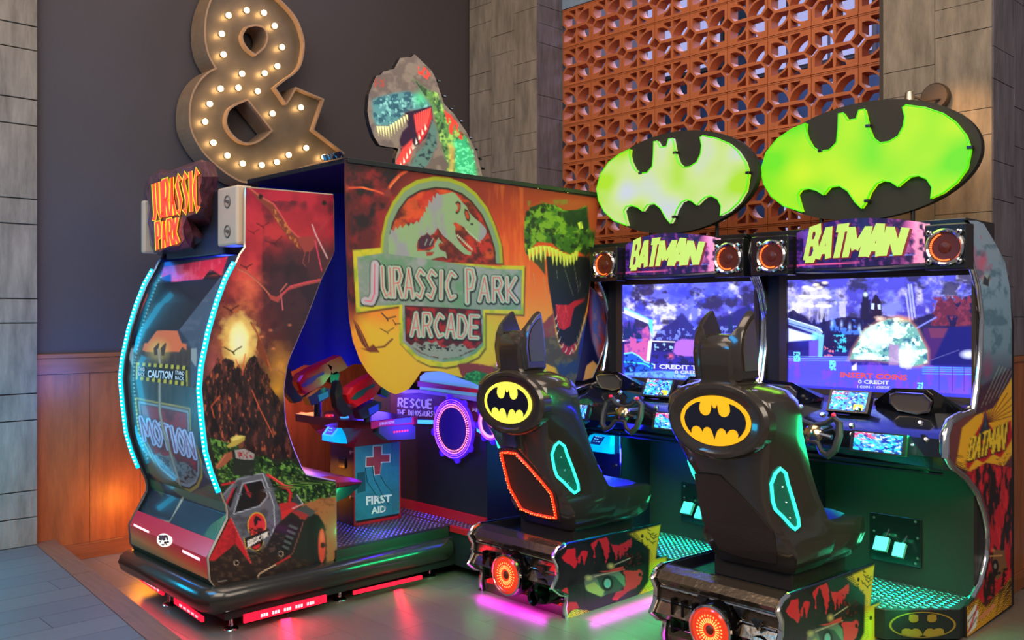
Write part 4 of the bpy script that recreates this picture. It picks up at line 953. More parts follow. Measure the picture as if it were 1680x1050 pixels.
# ---- monitor housing in front of the players
build('monitor_cabinet', MB().box((-5.13, 3.52, .25), (-3.88, 4.0, 1.02), .004).box((-5.13, 4.0, .25), (-4.0, 4.655, 1.02), .004).box((-5.04, 4.3, 1.02), (-4.05, 4.655, 2.28), .004), mat('flocked_black', (16, 14, 20), .6), SG)
build('red_skirting', MB().box((-5.13, 3.505, .278), (-3.875, 3.522, .335), .002), RED, SG)
pm = Pl('Y', 3.515)
hd = build('control_header', MB().prism([[pm(*q) for q in c7([(760, 320), (860, 300), (960, 296), (1380, 372), (1440, 395), (1440, 640), (1330, 600), (1080, 510), (900, 480), (760, 470)])]], (0, .03, 0)), mat('maroon_header', (84, 14, 34), .4), SG)
build('header_edge', MB().prism([[pm(*q, .02) for q in c7([(800, 305), (900, 290), (960, 292), (1380, 348), (1380, 376), (960, 312), (860, 318)])]], (0, .03, 0)), mat('lilac_edge', (150, 140, 190), .3, .4), hd)
build('header_glow_panel', MB().prism([[pm(*q, -.05) for q in c7([(960, 300), (962, 200), (1000, 172), (1080, 165), (1150, 180), (1230, 215), (1380, 262), (1380, 345)])]], (0, .02, 0)), mat('sky_blue_panel', (120, 180, 235), .4, emit=(110, 170, 235), es=.55), hd)
build('header_red_rail', MB().prism([[pm(*q, -.02) for q in c7([(945, 232), (1380, 292), (1380, 318), (945, 268)])]], (0, .02, 0)), RED, hd)
mb = MB(); word(mb, c7([(815, 352), (1045, 362), (1045, 420), (812, 408)]), 'RESCUE', pm, .004, .22, gap=.5)
word(mb, c7([(805, 430), (1066, 440), (1062, 478), (805, 464)]), 'THE DINOSAURS!', pm, .004, .17, gap=.4)
build('header_lettering', mb, mat('pale_lilac_letters', (206, 190, 216), .5, emit=(190, 170, 210), es=.25), hd, fixn=False)
mb = MB(); word(mb, c7([(1326, 415), (1392, 425), (1392, 450), (1326, 440)]), 'MISS', pm, .004, .2, gap=.4); build('header_lettering', mb, mat('pale_lilac_letters'), hd, fixn=False)
BLB = mat('blue_light_bar', (40, 130, 255), .3, emit=(60, 150, 255), es=2.0)
for q in ([(918, 500), (1042, 502), (1042, 528), (918, 524)], [(1352, 555), (1446, 605), (1446, 630), (1352, 578)]): build('light_bar', MB().prism([[pm(*a, .012) for a in c7(q)]], (0, .012, 0)), BLB, hd)
# violet light rings
for (u, v, rr) in ((746.5, 703, .155), (808, 694, .085)):
    c = pm(u, v, .02); c.y = 3.49
    rg = build('speaker_ring', MB().lathe(c, (0, -1, 0), [(rr*1.18, 0), (rr*1.16, .012), (rr*1.0, .018), (rr*.9, .012)], 40), mat('violet_acrylic', (60, 30, 160), .2, emit=(64, 20, 200), es=.9), SG, smooth=True)
    build('speaker_cone', MB().lathe(c, (0, -1, 0), [(rr*.8, .010), (rr*.45, -.001), (.001, .0)], 40), mat('violet_cone', (18, 10, 70), .4, emit=(16, 6, 90), es=.5), rg, smooth=True)
    for k in range(8):
        a = 2*PI*k/8+.2; q = c+Vector((math.cos(a)*rr*1.17, -.002, math.sin(a)*rr*1.17)); build('ring_lug', MB().lathe(q, (0, -1, 0), [(.024, 0), (.024, .012), (.001, .016)], 10), mat('violet_acrylic'), rg, smooth=True)
    dots = MB()
    for k in range(64):
        a = 2*PI*k/64
        for r2 in (.84, .93): q = c+Vector((math.cos(a)*rr*r2, -.015, math.sin(a)*rr*r2)); dots.box((q.x-.0035, q.y-.003, q.z-.0035), (q.x+.0035, q.y, q.z+.0035))
    o = build('ring_diode', dots, mat('orange_diode', (255, 140, 170), .3, emit=(255, 120, 150), es=2.2), rg); o['kind'] = 'stuff'
    m = MB()
    for r2 in (1.02, 1.1): m.tube([c+Vector((math.cos(2*PI*k/40)*rr*r2, -.017, math.sin(2*PI*k/40)*rr*r2)) for k in range(40)], .0025, 4, closed=True)
    build('ring_line', m, mat('bright_violet_line', (170, 90, 255), .3, emit=(170, 80, 255), es=1.4), rg)
# ---- canopy roof, drapes
NAVY = mat('navy_drape_cloth', (14, 30, 120), .8, var=.12, vscale=8)
build('canopy_roof', MB().box((-5.07, 2.655, 2.285), (-3.99, 4.66, 2.312), .003), BLKM, SG)
rag = MB()
for k in range(26):
    x = -4.13+rnd.uniform(-.05, .09); rag.tube([(x, 2.64, 2.315), (x+rnd.uniform(-.03, .03), 2.63, 2.34), (x+rnd.uniform(-.04, .04), 2.645, 2.318)], .005, 5)
build('gathered_cord', rag, BLK, SG, smooth=True)
def drape_grid(x, us, top, bot, n, m, amp):
    P = []
    for i in range(n):
        u = us[0]+(us[1]-us[0])*i/(n-1); vt = np.interp(u, *zip(*top)); vb = np.interp(u, *zip(*bot)); col = []
        for j in range(m):
            v = vt+(vb-vt)*j/(m-1); p = PX(u, v, x); col.append(p)
        P.append(col)
    return P
mbL = MB(); P = drape_grid(-5.05, (424, 700), [(424, 299), (700, 318)], [(424, 560), (440, 590), (470, 612), (500, 599), (530, 600), (552, 607), (580, 597), (640, 600), (700, 590)], 70, 40, .01)
for i, c_ in enumerate(P):
    for j, p in enumerate(c_): p.x += .012*math.sin(i*.55)*(j/39)
build('curtain', MB().grid(P), NAVY, SG, smooth=True, label='plain navy inner curtain')
cA = lambda P: crop(560, 280, 5.25, P); cB = lambda P: crop(560, 420, 5.25, P); cC = lambda P: crop(820, 320, 3.283, P); cD = lambda P: crop(540, 250, 3.622, P)
top = [(565, 262), (985, 325)]
bot = [(565, 300), (567, 400), (572, 520), (579, 560), (590, 590), (603, 611), (622, 632), (640, 644), (649, 647), (660, 644), (671, 638), (683, 622), (691, 609), (722, 609), (760, 620), (792, 636), (815, 655), (850, 680), (900, 690), (925, 670), (940, 640), (948, 612), (957, 560), (965, 505), (972, 425), (981, 345), (985, 327)]
P = drape_grid(-4.0, (565, 985), top, bot, 330, 300, 0)
def art_curtain(p):
    u, v = p.u, p.v
    f = np.clip((v-270)/380, 0, 1)
    p.grad(f, [(0, (96, 26, 20)), (.12, (140, 38, 22)), (.35, (206, 70, 24)), (.55, (216, 108, 28)), (.72, (214, 150, 34)), (1, (196, 160, 36))])
    p.poly([(555, 250), (680, 260), (650, 330), (625, 400), (610, 470), (590, 520), (575, 530), (550, 480)], (84, 20, 22), 34, 1); p.noise(20, 26, (22, 14, 18), .85, .44, .62, 3, [(560, 250), (690, 270), (640, 340), (600, 500), (560, 500)]); p.noise(26, 22, (170, 34, 34), .5, .52, .7, 44, [(560, 250), (690, 270), (640, 340), (600, 500), (560, 500)])
    p.blob(760, 330, 60, 30, (70, 18, 22), .5); p.blob(600, 560, 40, 70, (222, 110, 30), .7)
    p.noise(8, 60, (236, 130, 40), .35, .5, .7, 60, [(800, 300), (870, 310), (870, 560), (800, 560)])
    p.poly([(590, 520), (690, 560), (800, 560), (800, 640), (690, 606), (650, 650), (600, 610)], (204, 168, 36), 26, .9); p.blob(800, 540, 60, 80, (170, 172, 36), .7)
    # logo frame
    ar = [(cx, cy) for cx, cy in arc(860, 760, 530, 705, 180, 360, 40)]
    outer = cA([(330, 740), (100, 735), (128, 1225), (500, 1170)])+cB([(500, 745), (560, 830), (650, 900), (760, 945), (900, 960), (1060, 930), (1180, 870), (1240, 790), (1245, 490), (1565, 505), (1578, 85)])
    dome_o = cA([(330, 760), (345, 560), (380, 400), (440, 270), (530, 150), (650, 80), (800, 50), (930, 60), (1060, 110), (1160, 190), (1260, 320), (1330, 480), (1380, 640), (1392, 800)])
    def grow(P, k, c):
        return [((x-c[0])*k+c[0], (y-c[1])*k+c[1]) for x, y in P]
    ctr = (726, 430)
    plate_o = cB([(98, -48), (345, -72), (345, -20), (1380, 95), (1380, 82), (1580, 85), (1568, 505), (1240, 492), (1240, 790), (1180, 870), (1060, 930), (900, 960), (760, 945), (650, 895), (560, 810), (500, 745), (498, 432), (128, 488)])
    for pts in (dome_o, plate_o): p.poly([(a+1.5, b+2.5) for a, b in pts], (40, 24, 14), 3, .8)
    p.poly(dome_o, (150, 156, 30), 1.2); p.poly(plate_o, (188, 176, 36), 1.2); p.noise(20, 30, (120, 150, 30), .7, .5, .66, 33, plate_o)
    dome_m = grow(dome_o, .955, (727, 435)); p.poly(dome_m, (116, 138, 104), 1.2); dome_i = grow(dome_o, .885, (727, 440)); p.poly(dome_i, (24, 16, 12), 1.5); dome_r = grow(dome_o, .865, (728, 441)); p.poly(dome_r, (176, 40, 26), 4)
    p.noise(22, 20, (60, 20, 14), .8, .46, .62, 71, dome_r); p.noise(26, 22, (214, 84, 30), .7, .5, .66, 72, dome_r)
    skull = cA([(400, 690), (405, 560), (425, 540), (430, 500), (450, 525), (470, 480), (485, 505), (510, 465), (525, 495), (560, 455), (580, 480), (600, 445), (620, 465), (650, 430), (665, 450), (690, 390), (700, 405), (715, 350), (730, 360), (725, 300), (745, 320), (755, 250), (780, 285), (790, 215), (810, 240), (820, 190), (850, 210), (960, 185), (985, 200), (1010, 230), (1040, 270), (1080, 310), (1100, 360), (1150, 410), (1200, 450), (1245, 500), (1250, 540), (1220, 590), (1190, 610), (1140, 580), (1090, 530), (1060, 490), (1020, 465), (980, 445), (965, 455), (985, 490), (980, 530), (1000, 590), (1040, 640), (1090, 690), (1120, 700), (1115, 730), (1060, 720), (1010, 680), (950, 620), (900, 580), (860, 540), (830, 490), (800, 540), (760, 560), (740, 530), (720, 560), (690, 560), (660, 600), (650, 650), (660, 760), (400, 760)])
    p.poly(skull, (132, 156, 110), 1); p.noise(20, 60, (140, 136, 142), .9, .44, .6, 81, skull)
    for h in ([(982, 275), (1005, 262), (1026, 280), (1028, 320), (1015, 355), (995, 375), (982, 360), (1003, 335), (1005, 300), (990, 290)], [(1062, 328), (1085, 338), (1110, 400), (1100, 440), (1078, 425), (1060, 370)]): p.poly(cA(h), (30, 20, 14), 1.4); p.poly(grow(cA(h), .72, tuple(np.mean(cA(h), 0))), (176, 62, 30), 1)
    p.poly(cA(ell(1124, 460, 13, 9, 10)), (30, 20, 14), 1)
    for k in range(9): a = (1070+k*15, 500+k*13); p.poly(cA([(a[0], a[1]), (a[0]+9, a[1]+8), (a[0]+6, a[1]+32)]), (196, 200, 170), .8)
    for k in range(10): a = (992+k*13.5, 560+k*13); p.poly(cA([(a[0], a[1]), (a[0]+12, a[1]+14), (a[0]+16, a[1]-16)]), (190, 196, 160), .8)
    p.poly(cA([(640, 760), (640, 690), (690, 690), (760, 690), (800, 660), (815, 610), (845, 590), (880, 630), (850, 620), (835, 640), (850, 680), (900, 700), (912, 760), (880, 740), (820, 750), (760, 770)]), (130, 154, 116), 1.2); p.poly(cA([(660, 670), (670, 590), (740, 540), (800, 600), (790, 650), (700, 680)]), (66, 26, 46), 2)
    for k in range(3): p.line(cA([(740+k*50, 590-k*5), (720+k*42, 640)]), 1.6, (140, 160, 130))
    p.poly(cA([(730, 700), (800, 700), (780, 730), (735, 735)]), (150, 50, 30), 1)
    p.noise(8, 8, (70, 20, 14), .8, .5, .62, 50, cA([(1150, 620), (1280, 580), (1330, 700), (1320, 810), (1180, 790)]))
    # word plate
    def inset(P, d):
        return [(x+(d if x < ctr[0]-60 else (-d if x > ctr[0]+60 else 0)), y+(d if y < 470 else -d)) for x, y in P]
    plate = cB([(135, 10), (360, -25), (700, 20), (1140, 90), (1340, 112), (1555, 120), (1550, 465), (1220, 462), (1225, 770), (1160, 840), (1020, 900), (880, 915), (740, 890), (650, 855), (600, 800), (530, 740), (528, 418), (160, 438)])
    p.poly(plate, (118, 132, 116), 1.2); p.noise(26, 30, (90, 132, 92), .8, .44, .62, 82, plate); p.noise(30, 24, (156, 146, 150), .7, .5, .66, 83, plate)
    lowp = cB([(548, 425), (1198, 462), (1215, 740), (1150, 810), (1010, 870), (880, 888), (760, 865), (680, 835), (620, 790), (552, 725)])
    p.poly(lowp, (24, 16, 14), 1.2); p.poly(grow(lowp, .97, tuple(np.mean(lowp, 0))), (150, 26, 26), 2.5); p.noise(12, 12, (60, 14, 14), .9, .45, .6, 84, lowp)
    tr = cB([(600, 770), (640, 740), (700, 770), (720, 740), (790, 750), (820, 740), (860, 780), (900, 790), (950, 755), (1000, 770), (1040, 755), (1090, 800), (1150, 800), (1010, 868), (880, 886), (760, 862), (680, 830)]); p.poly(tr, (128, 134, 120), 1.3, 1, 2.5, 4); p.noise(3.4, 3.4, (30, 24, 20), .9, .56, .62, 85, cB([(640, 760), (1100, 760), (1040, 820), (700, 820)]))
    LY = lambda w: [(w+4, (22, 20, 18), .6, 1.0), (w+1.2, (60, 80, 60), 0, 0), (w, (158, 174, 150), 0, 0), (1.3, (204, 52, 60), 0, 0)]
    wpx(p, cB([(215, 70), (320, 72), (300, 392), (205, 392)]), 'J', [(17, (22, 20, 18), .6, 1), (13.5, (170, 162, 164), 0, 0), (1.6, (220, 50, 80), 0, 0)])
    wpx(p, cB([(350, 95), (980, 140), (975, 368), (360, 348)]), 'URASSIC', LY(7.5), gap=.48)
    wpx(p, cB([(1080, 115), (1145, 122), (1145, 408), (1085, 400)]), 'P', LY(8.5)); wpx(p, cB([(1195, 180), (1500, 190), (1510, 390), (1190, 385)]), 'ARK', LY(7.5), gap=.6)
    wpx(p, cB([(610, 490), (1180, 520), (1175, 705), (605, 685)]), 'ARCADE', LY(7.), gap=.55)
    # gliding reptiles and birds
    p.poly(cB([(95, 530), (150, 600), (200, 700), (240, 790), (215, 800), (180, 760), (140, 680)]), (94, 44, 24), 1.2); p.line(cB([(95, 530), (170, 660), (225, 800)]), 1.4, (150, 80, 36)); p.poly(cB([(165, 795), (220, 800), (275, 760), (330, 830), (250, 830)]), (104, 46, 26), 1.3); p.line(cB([(300, 790), (370, 780), (440, 715)]), 2.8, (92, 44, 24))
    bird(p, *cB([(400, 530)])[0], 12, (40, 24, 16), 1.8, .3); bird(p, *cB([(395, 645)])[0], 11, (60, 36, 18), 1.3); bird(p, *cB([(470, 580)])[0], 7, (60, 36, 18), 1.2, .5)
    p.line(cA([(40, 150), (180, 145), (300, 175), (380, 205)]), 3.2, (200, 74, 38)); p.poly(cA([(140, 140), (200, 140), (290, 170), (230, 165)]), (226, 104, 50), 1); p.line(cA([(400, 170), (440, 100), (500, 40), (560, 5)]), 4.6, (196, 76, 40)); p.line(cA([(420, 140), (500, 50)]), 1.6, (236, 130, 60)); p.poly(cA([(360, 200), (400, 140), (420, 170), (440, 225), (390, 225)]), (120, 44, 36), 1.2); bird(p, *cA([(330, 60)])[0], 10, (50, 14, 16), 1.2)
    # big reptile head at the right
    head = cC([(130, 200), (135, 120), (165, 65), (240, 42), (300, 55), (350, 82), (420, 78), (468, 58), (474, 120), (484, 180), (515, 200), (520, 260), (495, 310), (460, 330), (420, 300), (380, 320), (330, 300), (280, 258), (200, 252), (165, 290), (148, 335), (132, 270)])
    p.poly(cC([(150, 60), (300, 20), (530, 30), (535, 300), (500, 330), (470, 330), (480, 100)]), (160, 70, 30), 8, .8, 3); p.noise(12, 22, (110, 120, 40), .7, .5, .66, 7, cC([(150, 30), (540, 20), (540, 160), (470, 160), (460, 60), (150, 60)]))
    p.poly(head, (52, 96, 24), 1.5, 1, 1.5, 5); p.noise(12, 10, (118, 158, 36), .9, .46, .62, 61, head); p.noise(7, 9, (16, 34, 12), .85, .5, .62, 62, head)
    p.poly(cC([(330, 90), (420, 80), (468, 62), (480, 180), (440, 190), (400, 160), (350, 140)]), (14, 44, 18), 4, .9); p.poly(cC([(418, 150), (440, 142), (450, 180), (430, 185)]), (206, 222, 70), 1.2); p.line(cC([(436, 148), (436, 182)]), 1, (20, 20, 10))
    for c_ in ((232, 82), (152, 100)): p.poly(cC(ell(c_[0], c_[1], 13, 17, 10)), (14, 30, 12), 2)
    mouth = cC([(160, 300), (240, 300), (300, 330), (380, 340), (440, 320), (500, 330), (490, 450), (470, 600), (440, 720), (420, 800), (370, 850), (320, 800), (290, 640), (270, 500), (245, 420), (190, 400)])
    p.poly(cC([(205, 380), (160, 340), (240, 300), (245, 430)]), (60, 60, 24), 2); p.poly(cC([(250, 330), (500, 330), (490, 450), (470, 600), (440, 720), (420, 800), (370, 850), (320, 800), (290, 640), (262, 480)]), (20, 28, 24), 1.5)
    jaw = cC([(285, 640), (205, 720), (208, 800), (212, 890), (300, 930), (350, 1020), (400, 1060), (430, 1000), (455, 860), (475, 700), (470, 640), (440, 740), (415, 830), (370, 860), (325, 820), (300, 740)])
    p.poly(jaw, (70, 66, 44), 2, 1, 1.5); p.poly(cC([(290, 640), (205, 720), (215, 770), (300, 760)]), (140, 52, 44), 5, .8); p.poly(cC([(300, 900), (470, 880), (420, 1060), (340, 1060)]), (20, 60, 100), 10, .8); p.poly(cC([(440, 740), (476, 650), (470, 800), (440, 900), (420, 860)]), (20, 40, 110), 3)
    p.noise(8, 8, (110, 100, 50), .6, .5, .65, 63, jaw)
    p.poly(cC([(330, 790), (370, 820), (415, 790), (400, 850), (370, 865), (335, 845)]), (150, 36, 40), 2)
    p.poly(cC([(302, 590), (370, 592), (400, 570), (465, 560), (402, 606), (388, 660), (380, 705), (345, 728), (318, 715), (303, 660)]), (178, 34, 30), 1.2); p.noise(4, 14, (230, 80, 56), .6, .5, .65, 64, cC([(302, 590), (370, 592), (388, 660), (345, 728)]))
    tx = [(160, 290, 70), (178, 282, 85), (198, 276, 80), (220, 272, 95), (243, 272, 85), (265, 275, 65), (285, 282, 100), (305, 292, 90), (325, 302, 75), (345, 312, 85), (362, 318, 75), (380, 320, 60), (397, 312, 65), (412, 300, 60)]
    for x, y, l in tx: p.poly(cC([(x-11, y), (x+12, y), (x+8, y+l*.6), (x+2, y+l), (x-4, y+l*.6)]), (196, 204, 60), 1); p.line(cC([(x-3, y+6), (x, y+l*.8)]), .8, (236, 236, 130))
    for x, y in ((298, 660), (302, 700), (306, 740), (316, 780), (332, 812), (352, 836), (376, 846), (398, 836), (414, 812), (428, 782), (440, 750), (450, 715), (460, 675)):
        s = 1 if x < 380 else -1; p.poly(cC([(x-4*s, y+14), (x+6*s, y+10), (x+14*s, y-20)]), (206, 200, 150), 1)
    for a, b in (((400, 380), (425, 520)), ((350, 400), (395, 540)), ((430, 460), (435, 500)), ((305, 400), (312, 450)), ((235, 440), (255, 560)), ((180, 420), (190, 480))): p.line(cC([a, b]), .7, (150, 160, 120), .7)
    # burning hill with grass at the lower edge
    p.poly(cB([(1000, 930), (1100, 920), (1300, 950), (1400, 1000), (1400, 1060), (1050, 1060)]), (120, 44, 40), 2, 1, 2); gr = cB([(1040, 1060), (1080, 1010), (1160, 990), (1240, 1010), (1350, 1060), (1500, 1200), (1200, 1180)]); p.poly(gr, (20, 90, 50), 2, 1, 3, 4); p.noise(3, 3, (60, 160, 80), .8, .5, .62, 95, gr)
    p.poly([(810, 600), (880, 560), (900, 700), (820, 700)], (60, 70, 60), 8, .6)
cu = painted('curtain', P, art_curtain, SG, (160, 60, 30), mat('printed_curtain_cloth', (255, 255, 255), .7, attr=True), label='orange curtain printed with fossil logo and dinosaur head')
wv = MB()
build('curtain_hem', MB().tube([Vector((-4.0, p[0].y, p[0].z)) for p in P[::12]], .004, 6), mat('dark_hem', (60, 30, 26), .7), SG)
for k in range(9):
    p = P[int(20+k*38)][0]; build('curtain_stud', MB().lathe(p+Vector((.003, 0, .002)), (1, 0, 0), [(.006, 0), (.004, .005), (.0001, .006)], 8), CHR, SG, smooth=True)
# rounded side wing of the monitor housing
pw = Pl('X', -4.03); wing = crop(940, 440, 4.773, [(40, 130), (125, 140), (165, 170), (205, 225), (238, 300), (258, 390), (264, 470), (258, 560), (235, 650), (208, 728), (190, 770), (150, 860), (60, 900), (0, 900), (0, 130)])
wv = wing
Pg = [[pw(925+(np.interp(v, [a[1] for a in wing[1:13]], [a[0] for a in wing[1:13]])-925)*j/39, v) for j in range(40)] for v in np.linspace(468, 625, 90)]
def art_wing(p):
    p.grad(np.clip((p.u-950)/46, 0, 1), [(0, (60, 30, 60)), (.35, (120, 30, 70)), (.55, (120, 120, 170)), (.8, (190, 80, 80)), (1, (150, 60, 50))])
    p.noise(8, 20, (60, 90, 190), .7, .48, .62, 4); p.poly([(940, 480), (962, 500), (972, 560), (985, 600), (960, 640), (940, 640)], (20, 24, 70), 3); p.poly([(962, 600), (973, 592), (982, 601), (979, 618), (957, 624)], (206, 160, 90), 1)
painted('monitor_wing', Pg, art_wing, SG, (90, 60, 90))
build('edge_trim', MB().tube([pw(*q) for q in wing[1:12]], .007, 6), CHR, SG, smooth=True)
# ---- dinosaur topper: printed acrylic cut-out with a dark edge
cE = lambda P: crop(580, 70, 4.375, P)
Lt = cE([(432, 84), (415, 105), (370, 90), (335, 110), (290, 190), (265, 170), (240, 205), (215, 190), (190, 235), (165, 235), (140, 290), (110, 370), (100, 490), (115, 580), (145, 670), (185, 735), (240, 748), (300, 752), (322, 762), (300, 830), (298, 900), (330, 1010)])
Lt = [Lt[0]]+[(a, max(b, 0)) for a, b in Lt[1:]]; ky_ = sorted(b for a, b in Lt)
Rt = cE([(440, 84), (560, 200), (590, 260), (650, 440), (720, 510), (810, 640), (880, 780), (925, 960), (935, 1010)])
vv_ = np.linspace(89.5, 300, 220); mono = []; last = 0
for a, b in Lt: last = max(last+.3, b); mono.append((a, last))
pT = Pl('X', -4.30)
P = [[pT(*( (np.interp(v, [b for a, b in mono], [a for a, b in mono]))*(1-j/129)+(np.interp(v, [b for a, b in Rt], [a for a, b in Rt]))*j/129, v)) for j in range(130)] for v in vv_]
def art_topper(p):
    p.c[:] = (110, 98, 88)
    p.noise(16, 14, (84, 74, 70), .8, .45, .62, 2)
    p.poly(cE([(130, 420), (170, 390), (300, 360), (400, 350), (480, 380), (540, 420), (560, 460), (500, 500), (420, 480), (370, 490), (330, 560), (250, 600), (160, 590), (140, 540)]), (70, 120, 124), 6, .95, 2); p.noise(7, 7, (36, 70, 84), .9, .48, .6, 11, cE([(130, 400), (400, 350), (560, 460), (370, 500), (250, 600), (150, 590)])); p.noise(5, 6, (130, 190, 180), .8, .56, .68, 12, cE([(130, 400), (400, 350), (560, 460), (370, 500), (250, 600), (150, 590)]))
    p.blob(*cE([(480, 400)])[0], 16, 20, (70, 180, 120), .9)
    p.noise(4, 4, (150, 60, 50), .8, .45, .6, 13, cE([(150, 260), (230, 240), (220, 320), (150, 340)])); p.noise(3, 8, (210, 60, 50), 1, .46, .58, 14, cE([(440, 160), (520, 180), (560, 240), (540, 270), (470, 230)]))
    neck = cE([(430, 260), (520, 330), (600, 360), (650, 480), (700, 560), (820, 690), (880, 900), (900, 1020), (640, 1020), (680, 880), (620, 700), (590, 560), (560, 450)]); p.poly(neck, (78, 120, 66), 5, 1, 2); p.noise(6, 9, (40, 60, 46), .9, .47, .6, 15, neck); p.noise(6, 8, (150, 190, 90), .8, .54, .66, 16, neck)
    p.poly(cE([(720, 700), (800, 680), (860, 800), (890, 1010), (740, 1010), (730, 850)]), (50, 160, 110), 7, .9); p.noise(4, 4, (110, 220, 160), .7, .5, .62, 17, cE([(720, 700), (860, 760), (890, 1010), (740, 1010)]))
    p.noise(3, 10, (214, 60, 50), 1, .42, .56, 18, cE([(650, 480), (700, 520), (790, 640), (780, 700), (690, 650)])); p.poly(cE([(680, 720), (730, 760), (720, 900), (700, 1010), (660, 1010), (690, 880)]), (190, 150, 80), 4, .7)
    # mouth
    p.poly(cE([(370, 500), (420, 490), (560, 455), (570, 560), (520, 680), (470, 730), (420, 740), (400, 850), (330, 880), (310, 840), (340, 780), (330, 700), (350, 640), (390, 600)]), (40, 24, 44), 2); p.poly(cE([(430, 520), (555, 465), (565, 540), (530, 640), (475, 730), (450, 640)]), (170, 40, 44), 2); 
    for k in range(8): p.line(cE([(440+k*16, 510-k*6), (455+k*10, 640-k*8)]), 1, (236, 100, 90))
    p.poly(cE([(350, 760), (420, 690), (430, 760), (400, 850), (350, 885), (305, 870), (310, 840)]), (206, 60, 56), 3)
    p.poly(cE([(560, 560), (600, 620), (600, 740), (540, 860), (490, 930), (400, 920), (450, 800), (520, 720)]), (74, 104, 96), 3, 1, 2); p.noise(5, 5, (30, 44, 50), .9, .48, .6, 19, cE([(560, 560), (600, 740), (490, 930), (400, 920), (520, 720)]))
    for k in range(12): x = 165+k*19; y = 600-max(0, k-4)*12; l = 90-abs(k-4)*5; p.poly(cE([(x, y), (x+14, y), (x+17, y+l)]), (232, 230, 150), 1)
    for k in range(9): x = 335+k*22; y = 905-k*34; p.poly(cE([(x, y), (x+14, y-14), (x+2, y-52)]), (226, 228, 200), 1)
    for x, y, rx, ry in ((214, 224, 22, 22), (146, 338, 24, 18), (262, 318, 20, 18), (345, 337, 18, 16), (383, 290, 14, 24)): pass
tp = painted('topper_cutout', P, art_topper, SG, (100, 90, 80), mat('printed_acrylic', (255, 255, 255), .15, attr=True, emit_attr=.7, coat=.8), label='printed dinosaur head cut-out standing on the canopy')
op = [pT(*q) for q in [(a, b) for a, b in mono]+Rt[::-1]]
build('topper_back', MB().prism([[p+Vector((-.004, 0, 0)) for p in op]], (-.03, 0, 0)), BLK, tp)
eb = MB()
for q in [pT(*c) for c in cE([(600, 270), (640, 380), (690, 470), (760, 560), (830, 680), (870, 760), (900, 830), (920, 900), (935, 970)])]: eb.lathe(q+Vector((-.01, .01, 0)), (0, 1, 0), [(.007, 0), (.007, .02), (.001, .024)], 8)
build('edge_fittings', eb, BLK, tp, smooth=True)
# ================================================================ RACING CABINETS
XCR = -2.19; PITCH = 1.175
RC = thing('racing_cabinet', (XCR, 4.6, 0), 'racing arcade cabinet whose screen reads INSERT COINS, with yellow and red side art', 'arcade machine', 'bat racing cabinets')
GB_ = lambda P: crop(1200, 350, 3.5, P)
XS = -1.60
front = [(1588, 361), (1597, 372), (1593, 401), (1599, 436), (1608, 470), (1614, 521), (1612, 579), (1607, 636), (1601, 675), (1582, 682), (1564, 694), (1557, 715), (1557, 751), (1564, 764), (1589, 784), (1606, 808), (1617, 840), (1623, 870), (1622, 915), (1611, 958), (1598, 982), (1586, 995), (1586, 1047)]
back = [(1614, 367), (1634, 401), (1649, 430), (1657, 473), (1660, 536), (1660, 990)]
pS = Pl('X', XS)
fl = [pS(*q) for q in front]; bk = [pS(*q) for q in back]
prof_c = fl+[Vector((XS, 5.10, .012)), Vector((XS, 5.10, bk[4].z)), ]+[p for p in bk[:4][::-1]]
ft = [q[1] for q in front]; n = 420
vs_ = np.linspace(362, 1046, n); P = []
bx = [1600]+[q[0] for q in back]+[1659, 1586]; by = [361]+[q[1] for q in back]+[993, 1047]
for v in vs_:
    a = np.interp(v, ft, [q[0] for q in front]); 
    vb = v if v < 520 else v-(v-520)/(1047-520)*54
    b = np.interp(vb, by[:-1], bx[:-1]); P.append([pS(a+(b-a)*j/49, v+(vb-v)*j/49) for j in range(50)])
cS = lambda P: crop(1560, 620, 2.4437, P)
cS2 = lambda P: crop(1560, 340, 1.479, P)
def halftone(p, pts, col, per, lo, hi, along, rnd_=.5):
    """dots whose size grows from lo to hi along axis function"""
    t = along(p.u, p.v); gx = (p.u+p.v*.55)/per; gy = (p.v-p.u*.45)/per
    d = np.hypot(gx-np.floor(gx)-.5, gy-np.floor(gy)-.5); r = lo+(hi-lo)*np.clip(t, 0, 1); m = np.clip((r-d)*6+.5, 0, 1)
    pts = np.array(pts, float); ins = np.zeros(len(p.u), bool)
    for i in range(len(pts)):
        x1, y1 = pts[i]; x2, y2 = pts[(i+1) % len(pts)]
        if y1 != y2: ins ^= ((y1 > p.v) != (y2 > p.v)) & (p.u < (x2-x1)*(p.v-y1)/(y2-y1)+x1)
    m = m*ins; idx = np.where(m > 0)[0]; p.mix(idx, m[idx], col)
